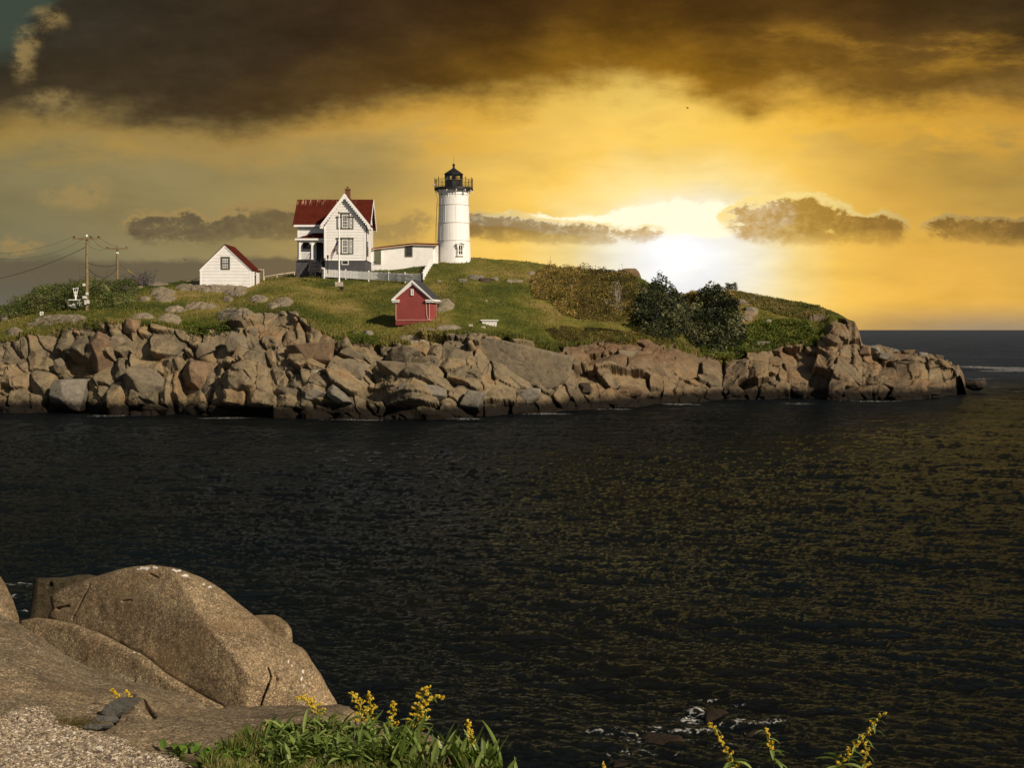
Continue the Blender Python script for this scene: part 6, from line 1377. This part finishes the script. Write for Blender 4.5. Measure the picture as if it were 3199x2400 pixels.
OC = [(157,1862),(186,1844),(254,1816),(305,1801),(362,1782),(418,1770),(469,1766),(525,1771),(571,1782),(621,1801),(667,1824),(706,1852),(751,1889),(780,1912),(808,1934),(847,1974),(904,2003),(949,2028),(972,2064),(1000,2104),(1023,2149),(1052,2196),(1060,2235),(960,2250),(847,2250),(730,2255),(690,2218),(640,2194),(560,2146),(512,2120),(476,2089),(456,2068),(432,2054),(382,2030),(332,2002),(290,1982),(226,1959),(170,1945),(148,1930),(163,1903),(156,1880)]
solid_rock('huge brown foreground boulder with a sloping ridge and white droppings on its crown', OC, 8.8,
  [(650,1957,.45,(-.46,-.85,.25)), (650,1957,.45,(.30,-.62,.72)), (845,2135,.70,(.10,-.97,.20)), (300,1880,.02,(-.35,-.80,.50)), (900,2120,.66,(.62,-.66,.42))], .06, .9, rough=.024, seed=5, mat=bm_, cen=(620, 2040),
  white=[(455,1776,32,6),(485,1774,14,5),(550,1783,20,7),(580,1799,13,6),(635,1826,10,4),(652,1838,6,10),(660,1852,4,8),(902,2062,3,14),(912,2080,2,8),(948,2100,4,8),(942,2120,4,14),(950,2144,3,12),(427,2040,16,3)],
  hairline=[([(280,1830),(255,1880),(226,1935)], 1.6, .02), ([(838,2090),(846,2115),(838,2140),(822,2180),(812,2215)], 2.6, .05), ([(850,2095),(862,2125),(856,2150)], 7, .02), ([(160,1906),(185,1902),(215,1895)], 3.5, .03), ([(384,1880),(410,1877)], 3, .015), ([(470,1795),(492,1806)], 3, .02)])
solid_rock('long brown granite slab under the dark crack of the huge boulder, left foreground', [(65,1940),(113,1931),(170,1936),(226,1949),(294,1971),(339,1991),(390,2019),(441,2043),(469,2062),(490,2080),(525,2109),(571,2136),(644,2181),(700,2208),(700,2260),(339,2260),(56,2120),(34,1990)], 8.45,
  [(350,2060,.22,(-.42,-.86,.30)), (200,1960,.10,(-.2,-.75,.62))], .06, .5, rough=.02, seed=15, cen=(330, 2090), nt=150, mat=bm_, white=[(415,2040,9,3),(437,2044,8,3)])
solid_rock('rounded tan boulder cut off by the left frame edge', [(-260,1800),(-120,1770),(-40,1780),(0,1801),(17,1824),(34,1861),(51,1906),(60,1934),(62,1990),(-260,1990)], 8.4, [(20,1880,.12,(.45,-.75,.45))], .22, .5, rough=.03, seed=25, nt=120, nth=500, mat=bm_)
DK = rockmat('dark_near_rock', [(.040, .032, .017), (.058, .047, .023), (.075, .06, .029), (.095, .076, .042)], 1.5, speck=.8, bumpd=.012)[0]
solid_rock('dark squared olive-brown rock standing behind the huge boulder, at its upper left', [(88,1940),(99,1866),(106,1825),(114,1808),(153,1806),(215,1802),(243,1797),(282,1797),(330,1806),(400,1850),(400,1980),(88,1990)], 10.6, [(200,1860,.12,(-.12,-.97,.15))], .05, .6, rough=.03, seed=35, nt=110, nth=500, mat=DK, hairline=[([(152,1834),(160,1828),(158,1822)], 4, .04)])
solid_rock('small brown knob of rock on the right shoulder of the huge boulder', [(790,1925),(830,1922),(856,1922),(878,1932),(898,1948),(911,1968),(914,1990),(916,2030),(860,2030),(810,1990)], 10.0, [(850,1960,.06,(-.3,-.85,.42))], .06, .3, rough=.03, seed=45, nt=80, nth=400, mat=bm_)
fgrock('boulder', 'weathered brown rock poking out between the leafy plants at the bottom', 1345, 2400, 5.0, [((.45, .1, .88), .085), ((-.4, 0, .9), .115), ((0, -.8, .6), .10), ((1, 0, .1), .13), ((-1, 0, 0), .14), ((0, 1, 0), .16), ((0, 0, -1), .2)], 14, 5, .06, 55, .15, cracks=.02)
SL = plain('grey_slate', (.105, .10, .085), .7, .35, 9, bmp=.5)
def slate(label, pts, Y, d=.05):
    m = MB(); base = [P(a, b_, Y) for a, b_ in pts]; bm = bmesh.new()
    vs = [bm.verts.new(p) for p in base]; f = bm.faces.new(vs); ex = bmesh.ops.extrude_face_region(bm, geom=[f]); 
    for v in ex['geom']:
        if isinstance(v, bmesh.types.BMVert): v.co += Vector((.03, .10, -.03))
    bmesh.ops.recalc_face_normals(bm, faces=bm.faces); bmesh.ops.bevel(bm, geom=list(bm.edges), offset=.006, segments=2, affect='EDGES')
    bm.verts.ensure_lookup_table(); V = [v.co[:] for v in bm.verts]; F = [[v.index for v in f.verts] for f in bm.faces]; bm.verts.index_update(); F = [[v.index for v in f.verts] for f in bm.faces]; bm.free()
    thing('slate_stone', V, F, SL, label, 'stone')
Ysl = GS(370, 2240).y
slate('long grey slate stone leaning between the foreground ledges', [(312,2232),(318,2215),(345,2192),(375,2178),(404,2180),(396,2192),(378,2222),(352,2246),(335,2252),(330,2240)], Ysl)
Ys2 = GS(310, 2255).y
slate('middle small grey slate stone below the long one', [(280,2258),(292,2240),(308,2235),(330,2245),(338,2258),(315,2264)], Ys2)
slate('lowest small grey slate stone at the edge of the gravel', [(248,2278),(272,2262),(300,2262),(322,2272),(302,2283),(270,2283)], GS(290, 2280).y)

# gravel: loose pebbles
def pebbles():
    r = np.random.default_rng(77); V0, F0 = ico(1); n = 15000; S = sample_poly([(max(-60, a), min(b_, 2480)) for a, b_ in GRAV], n, r)
    Y = 5.0*np.ones(n)
    for _ in range(12): Z = shore((S[:, 0]-HX)/FP*Y, Y); Y = (EYE-Z)*FP/(S[:, 1]-HY)
    X = (S[:, 0]-HX)/FP*Y; Z = shore(X, Y)+fbm(X/.55, Y/.45, oct=4, seed=201)*.030+.002
    s = r.gamma(4, .0009, n)+.0015; D = r.uniform(.55, 1.2, (n, len(V0), 1)); sc = np.stack([s*r.uniform(.8, 1.4, n), s*r.uniform(.8, 1.4, n), s*r.uniform(.45, .8, n)], -1)
    a = r.uniform(0, 6.28, n); ca, sa = np.cos(a), np.sin(a); W = V0[None]*D*sc[:, None, :]; Wx = W[..., 0]*ca[:, None]-W[..., 1]*sa[:, None]; Wy = W[..., 0]*sa[:, None]+W[..., 1]*ca[:, None]
    V = np.stack([Wx+X[:, None], Wy+Y[:, None], W[..., 2]+Z[:, None]], -1).reshape(-1, 3); F = (F0[None]+np.arange(n)[:, None, None]*len(V0)).reshape(-1, 3)
    tn = np.repeat(r.random(n), len(F0)); m, N, b = newmat('pebble'); c = N.ramp(N.attr('tint').outputs['Fac'], [(0, (.07, .05, .035, 1)), (.3, (.19, .145, .095, 1)), (.6, (.27, .21, .145, 1)), (.8, (.38, .29, .17, 1)), (1, (.60, .54, .45, 1))]); N.l.new(c, b.inputs['Base Color']); b.inputs['Roughness'].default_value = .7
    o = make('gravel', V, F, m, tint=tn); tag(o, 'pale speckled gravel at the bottom left', 'gravel', kind='stuff')
pebbles()

# ------------------------------------------------------------ near plants
LEAF = leafmat('goldenrod_leaf', [(0, (.050, .085, .014)), (.45, (.12, .175, .030)), (1, (.27, .33, .09))], rough=.45, trans=.3, spec=.4)
STEM = plain('green_stem', (.10, .13, .03), .6)
FLOW = leafmat('goldenrod_flower', [(0, (.28, .22, .02)), (.4, (.55, .36, .015)), (.8, (.72, .48, .02)), (1, (.75, .62, .12))], trans=.3)
def add_leaf(V, F, T, base, d, L, w, droop, r, tint, fold=.25):
    """lance-shaped leaf: a strip with a folded midrib that arches over"""
    d = Vector(d).normalized(); side = d.cross(Vector((0, 0, 1))); side = (side if side.length > .05 else Vector((1, 0, 0))).normalized(); side = (side+Vector((r.normal(0, .25), r.normal(0, .25), r.normal(0, .15)))).normalized()
    n = 6; p = Vector(base); i0 = len(V)
    for i in range(n+1):
        t = i/n; ww = w*(math.sin(math.pi*min(1, t*.92+.08))**.8)*(1 if t < .55 else 1-.25*(t-.55)); nn = side.cross(d).normalized()
        V += [tuple(p-side*ww*.5+nn*ww*fold*.5), tuple(p), tuple(p+side*ww*.5+nn*ww*fold*.5)]
        d = (d+Vector((0, 0, -droop/n))).normalized(); p = p+d*L/n
    for i in range(n):
        a = i0+i*3; F += [(a, a+1, a+4, a+3), (a+1, a+2, a+5, a+4)]; T += [tint, min(1, tint+.15)]
def bud(V, F, T, c, s, r, tint):
    i0 = len(V); ax = Vector((r.normal(), r.normal(), abs(r.normal())+.6)).normalized(); u = ax.orthogonal().normalized(); w = ax.cross(u)
    V += [tuple(c-ax*s*.8), tuple(c+ax*s)]+[tuple(c+(u*math.cos(k*1.2566)+w*math.sin(k*1.2566))*s*.62+ax*s*.2) for k in range(5)]
    for k in range(5): F += [(i0, i0+2+(k+1) % 5, i0+2+k), (i0+1, i0+2+k, i0+2+(k+1) % 5)]; T += [tint, min(1, tint+.2)]
def goldenrod(label, line, Y, fl_from, spread, nb, seed, leaves=14, Ll=.07, size=1.0, root_px=None):
    """line: pixels of the stem from tip to root"""
    r = np.random.default_rng(seed); pts = [P(a, b_, Y+.02*math.sin(i)) for i, (a, b_) in enumerate(line)][::-1]
    rt = pts[0].copy(); rt.z = float(shore(rt.x, rt.y))-.02
    if rt.z < pts[0].z: pts = [rt]+pts
    else: rt = pts[0]
    root = empty('goldenrod', rt, label=label, cat='flower', group='goldenrod plants in the foreground')
    L = [0]
    for a, b_ in zip(pts[:-1], pts[1:]): L.append(L[-1]+(b_-a).length)
    at = lambda s: Vector([float(np.interp(s*L[-1], L, [p[k] for p in pts])) for k in range(3)])
    sp = [at(t) for t in np.linspace(0, 1, 14)]; m = MB(); m.tube(sp, list(np.linspace(.0034, .0012, 14)*size), 6)
    V, F, T = [], [], []; BV, BF, BT = [], [], []
    ex = len(pts)
    for i in range(leaves):
        t = r.uniform(.25, fl_from+.12); a = i*2.4+r.normal(0, .3); d = Vector((math.cos(a), math.sin(a)*.8, r.uniform(.2, .9))); add_leaf(V, F, T, at(t), d, Ll*r.uniform(.6, 1.1), Ll*.17, r.uniform(.6, 1.6), r, r.random())
    for i in range(nb):
        t = fl_from+(1-fl_from)*(i+.3)/nb; b0 = at(t); a = i*2.4+seed; L_ = spread*(1-(t-fl_from)/(1-fl_from)*.75)*r.uniform(.6, 1.15); d = Vector((math.cos(a), math.sin(a)*.7, .55)).normalized(); p = b0.copy(); bp = [p.copy()]
        for k in range(5): d = (d+Vector((0, 0, -.06))).normalized(); p = p+d*L_/5; bp.append(p.copy())
        m.tube(bp, list(np.linspace(.0013, .0007, 6)*size), 4, cap=False)
        for k in range(int(9+L_*420)):
            q = r.uniform(.15, 1); j = min(int(q*5), 4); c = bp[j].lerp(bp[j+1], q*5-j)+Vector((r.normal(0, .0022), r.normal(0, .0022), abs(r.normal(.003, .0025)))); bud(BV, BF, BT, c, r.uniform(.0034, .0062)*size, r, float(np.clip(r.normal(.5, .28), 0, 1)))
        if r.random() > .5: add_leaf(V, F, T, b0, Vector((math.cos(a+2), math.sin(a+2), .3)), Ll*.5, Ll*.08, 1.2, r, r.random())
    for k in range(26): t = r.uniform(fl_from+.2*(1-fl_from), 1); bud(BV, BF, BT, at(t)+Vector((r.normal(0, .003), r.normal(0, .003), r.normal(0, .003))), .0042*size, r, float(np.clip(r.normal(.5, .28), 0, 1)))
    make('stem', m.v, m.f, STEM, root); make('leaves', V, F, LEAF, root, tint=T, smooth=False); make('flower_head', BV, BF, FLOW, root, tint=BT)
goldenrod('goldenrod with a drooping yellow plume arching left, leftmost of the large clump', [(925,2188),(945,2184),(970,2196),(985,2218),(1000,2250),(1012,2290),(1020,2340),(1022,2400)], 5.05, .62, .045, 16, 1)
goldenrod('low goldenrod with a small yellow spray under the drooping plume', [(1052,2240),(1040,2252),(1030,2275),(1025,2310),(1030,2400)], 5.1, .45, .05, 10, 2)
goldenrod('goldenrod with a dense double yellow head between the drooping and the single plumes', [(1095,2168),(1108,2180),(1122,2200),(1128,2240),(1135,2290),(1140,2400)], 5.0, .55, .05, 15, 3)
goldenrod('second stem of the dense double-headed goldenrod, bent slightly right', [(1150,2170),(1155,2195),(1158,2220),(1160,2260),(1158,2310),(1156,2400)], 5.02, .58, .045, 13, 4)
goldenrod('short upright goldenrod spike left of the tallest plume', [(1230,2196),(1228,2220),(1224,2245),(1232,2290),(1240,2340),(1245,2400)], 4.95, .5, .035, 13, 5)
goldenrod('tallest goldenrod of the clump, its wide plume sweeping right over the water', [(1330,2152),(1322,2170),(1312,2195),(1308,2225),(1302,2255),(1292,2300),(1282,2350),(1276,2420)], 4.9, .48, .075, 22, 6, Ll=.085)
goldenrod('sideways branch of the tallest goldenrod plume', [(1386,2186),(1368,2180),(1350,2184),(1335,2196),(1318,2222),(1306,2260),(1296,2330)], 4.9, .5, .022, 14, 7, leaves=3)
goldenrod('single slender goldenrod spike in the middle, right of the brown rock', [(1460,2256),(1464,2276),(1470,2300),(1476,2340),(1478,2380),(1480,2450)], 4.75, .55, .025, 14, 8)
goldenrod('low orange-yellow goldenrod cluster at the foot of the slender spike', [(1452,2330),(1455,2345),(1465,2380),(1472,2440)], 4.78, .45, .035, 10, 9)
goldenrod('goldenrod leaning left against the dark water, left one of the right group', [(2214,2262),(2232,2285),(2250,2310),(2262,2340),(2282,2372),(2305,2420)], 4.6, .42, .035, 15, 10, leaves=18, Ll=.10)
goldenrod('goldenrod with a small round yellow tuft in the middle of the right group', [(2392,2280),(2396,2296),(2402,2320),(2410,2350),(2418,2400),(2422,2460)], 4.6, .68, .018, 10, 11, leaves=16, Ll=.10)
goldenrod('long goldenrod leaning right with its plume raised over the water', [(2766,2232),(2748,2242),(2730,2262),(2718,2285),(2690,2318),(2655,2350),(2625,2390),(2600,2440)], 4.6, .40, .030, 22, 12, leaves=20, Ll=.12)
goldenrod('shaggy goldenrod head under the long leaning plume', [(2700,2320),(2705,2340),(2702,2370),(2700,2400),(2700,2460)], 4.62, .45, .035, 14, 13, leaves=14, Ll=.10)
goldenrod('tiny goldenrod sprig low between the right group and the middle spike', [(1880,2388),(1886,2398),(1890,2440)], 4.6, .35, .02, 6, 14, leaves=3)
for i, (ln, lab) in enumerate((([(346,2158),(352,2162),(360,2170),(368,2180),(372,2200)], 'little bright yellow goldenrod peeping over the grey slate, left one'), ([(392,2160),(398,2166),(404,2176),(408,2190)], 'little bright yellow goldenrod peeping over the grey slate, right one'))):
    goldenrod(lab, ln, Ysl+.12, .35, .012, 9, 30+i, leaves=4, Ll=.03, size=1.1)
def rosette(label, px, py, Y, n, L, w, seed, up=.9, name='leafy_plant', mat=None, droop=1.2, spread=.045, stalk=0.0):
    """Y None: rooted where the ground is seen at (px, py)"""
    r = np.random.default_rng(seed); V, F, T = [], [], []
    if Y is None: b = GS(px, py)
    else: b = P(px, py, Y); b.z = float(shore(b.x, b.y))
    for i in range(n):
        a = r.uniform(0, 6.28); d = Vector((math.cos(a), math.sin(a), up*r.uniform(.5, 2.2))); add_leaf(V, F, T, b+Vector((r.normal(0, spread), r.normal(0, spread), r.uniform(0, stalk))), d, L*r.uniform(.55, 1.15), w*r.uniform(.8, 1.2), droop*r.uniform(.4, 1.4), r, r.random())
    thing(name, V, F, mat or LEAF, label, 'plant', 'leafy plants in the foreground', tint=T)
LP = [(865,2345,34,.11,.022,.05,'leafy plant at the left end of the goldenrod clump'),(925,2330,44,.12,.023,.08,'leafy plant under the drooping plume, against the ledge'),(905,2385,46,.13,.024,.05,'low leafy plant in front of the clump left end'),(985,2325,46,.13,.024,.09,'thick leafy plant behind the double-headed goldenrod'),(1000,2385,50,.14,.025,.06,'dense leafy plant at the bottom of the large clump'),(1060,2335,46,.14,.025,.09,'leafy plant between the two yellow double heads'),(1090,2390,50,.15,.026,.06,'broad leafy plant at the bottom of the large clump'),(1150,2345,44,.14,.026,.09,'leafy plant right of the double yellow heads'),(1190,2390,46,.15,.027,.06,'broad leafy plant beneath the short upright spike'),(1250,2360,36,.13,.026,.08,'leafy plant at the foot of the tallest plume'),(1280,2440,34,.14,.026,.05,'leafy plant in front of the brown rock'),(1400,2450,24,.11,.024,.03,'small leafy plant between the brown rock and slender spike'),
      (1480,2455,30,.15,.030,.05,'long-leaved plant just below the slender spike'),(1540,2455,26,.18,.036,.05,'long-leaved plant right of the slender spike'),(1600,2455,26,.19,.038,.05,'tallest long-leaved plant at the bottom middle'),(1660,2460,20,.18,.036,.04,'pale long-leaved plant at the right end of the middle clump'),
      (2310,2470,14,.15,.018,.03,'sparse leaves at the foot of the left-leaning goldenrod'),(2430,2470,24,.17,.028,.03,'leaf clump under the round yellow tuft'),(2250,2475,18,.16,.024,.04,'slim leaf clump left of the left-leaning goldenrod foot'),(2380,2475,18,.18,.03,.04,'pale upright leaves left of the round yellow tuft'),(2700,2475,16,.13,.022,.03,'low leaves under the shaggy goldenrod head'),(1740,2468,18,.12,.018,.04,'brownish grassy leaf clump right of the pale long-leaved plant'),(2520,2470,18,.15,.026,.03,'leaf clump between the round tuft and the long leaning goldenrod'),(2620,2470,12,.15,.022,.03,'leaf clump at the foot of the long leaning goldenrod')]
for i, (px, py, n, L, w, st, lab) in enumerate(LP): rosette(lab, px, py, None if py < 2400 else 4.74, int(n*1.25), L*(.74 if py < 2400 else 1.0), w*(.66 if py < 2400 else .8), 300+i, up=.95 if py < 2400 else 1.7, droop=1.15 if py < 2400 else .8, stalk=st*.8)
ROUND = leafmat('clover_leaf', [(0, (.05, .10, .012)), (1, (.12, .20, .025))], rough=.5, trans=.3)
for i, (px, py, n, lab) in enumerate([(575,2352,26,'small round-leaved green weed alone on the brown soil'),(700,2360,50,'round-leaved bright weed at the left end of the foreground grass'),(760,2372,40,'round-leaved bright weed in the foreground grass, right of the larger one'),(860,2290,24,'broad-leaved weed shading the ledge left of the goldenrod clump')]):
    g = GS(px, py); rosette(lab, px, py, g.y, n, .045 if i < 3 else .08, .028 if i < 3 else .04, 400+i, up=.8, name='weed', mat=ROUND if i < 3 else LEAF, droop=.6, spread=.03)
# foreground turf
def turf():
    r = np.random.default_rng(88); V, F, T = [], [], []; regs = [([(640,2395),(700,2340),(740,2300),(780,2285),(830,2315),(900,2340),(1000,2350),(1080,2380),(1150,2480),(640,2480)], 9000), ([(1050,2360),(1250,2370),(1300,2400),(1420,2420),(1700,2440),(1750,2520),(1050,2520)], 6000), ([(1690,2440),(3300,2470),(3300,2560),(1690,2560)], 3800)]
    for poly, n in regs:
        S = sample_poly(poly, n, r); Y = 4.8*np.ones(n)
        for _ in range(14): Z = shore((S[:, 0]-HX)/FP*Y, Y); Y = np.clip((EYE-Z)*FP/(S[:, 1]-HY), 3.9, 5.6)
        X = (S[:, 0]-HX)/FP*Y; Z = shore(X, Y)-.004; h = r.uniform(.012, .045, n)*(1+1.4*np.clip(fbm(X/.09, Y/.09, oct=2, seed=15), 0, 1))*(1+.6*(S[:, 0] > 1450)); a = r.uniform(0, 6.28, n); w = r.uniform(.0012, .0026, n); l = r.normal(0, .4, (n, 2))*h[:, None]
        i0 = len(V); B = np.stack([X, Y, Z], -1); D = np.stack([np.cos(a)*w, np.sin(a)*w, 0*a], -1); M1 = B+np.stack([l[:, 0]*.35, l[:, 1]*.35, h*.6], -1); M2 = B+np.stack([l[:, 0], l[:, 1], h*(1-.3*np.abs(l[:, 0]/h))], -1)
        Q = np.stack([B-D, B+D, M1+D*.8, M2, M1-D*.8], 1).reshape(-1, 3); V += Q.tolist(); k = i0+np.arange(n)*5
        F += np.stack([k, k+1, k+2, k+3, k+4], -1).tolist(); T += np.clip(.42+fbm(X/.06, Y/.08, oct=3, seed=5)*.5+r.normal(0, .18, n), 0, 1).tolist()
    o = make('turf', V, np.array(F), GRASSM2, tint=T); tag(o, 'green and straw-coloured grass at the bottom edge', 'grass', kind='stuff')
GRASSM2 = leafmat('turf_blade', [(0, (.035, .060, .010)), (.40, (.11, .15, .020)), (.62, (.19, .19, .05)), (1, (.42, .30, .16))], trans=.3)
turf()
# dry moss and twigs in the hollow by the gravel
thk = []
r = np.random.default_rng(5); V, F, T = [], [], []
for i in range(900):
    px, py = r.uniform(170, 310), r.normal(2262, 9)+(0 if True else 0); g_ = 0
    Y = 5.6; x = (px-HX)/FP*Y; 
    for _ in range(6): z = float(shore((px-HX)/FP*Y, Y)); Y = (EYE-z)*FP/(py-HY)
    b = Vector(((px-HX)/FP*Y, Y, z-.002)); a = r.uniform(0, 6.28); add_leaf(V, F, T, b, (math.cos(a), math.sin(a), r.uniform(.1, 1.0)), r.uniform(.012, .04), .0022, .8, r, float(r.random()))
o = make('dry_moss', V, F, leafmat('dry_moss', [(0, (.03, .035, .01)), (.5, (.10, .09, .025)), (1, (.26, .17, .08))]), tint=T); tag(o, 'dry moss and twigs in the hollow between gravel and ledge', 'moss', kind='stuff')

# seaweed-covered stones awash at the bottom right
SEAW = rockmat('seaweed_rock', [(.020, .013, .008), (.035, .020, .010), (.05, .03, .012), (.045, .045, .02)], 3, bumpd=.05)[0]; 
rw = np.random.default_rng(9)
for (px, py, w, h, lab) in [(1820,2345,60,20,'dark brown seaweed-covered rock awash at the bottom, leftmost of the sunken ones'),(2070,2320,70,20,'dark sunken rock in the foam left of the breaking wave'),(2255,2235,62,20,'dark sunken rock with the breaking wave on its left'),(2370,2290,55,16,'dark sunken rock right of the breaking wave'),(1960,2385,60,14,'dark brown sunken rock at the bottom frame edge')]:
    Y = EYE*FP/(py-HY); s = Y/FP; a, b, c = w*s, w*s*.9, .34; V, F = rock_shape(rand_planes(rw, a, b, c, 10), p=8, sub=5, rough=.12, freq=2, seed=int(px), size=a); V = V+np.array([(px-HX)*s, Y, -.27]); thing('sunken_rock', V, F, SEAW, lab, 'rock', 'rocks awash near the shore', smooth=True)
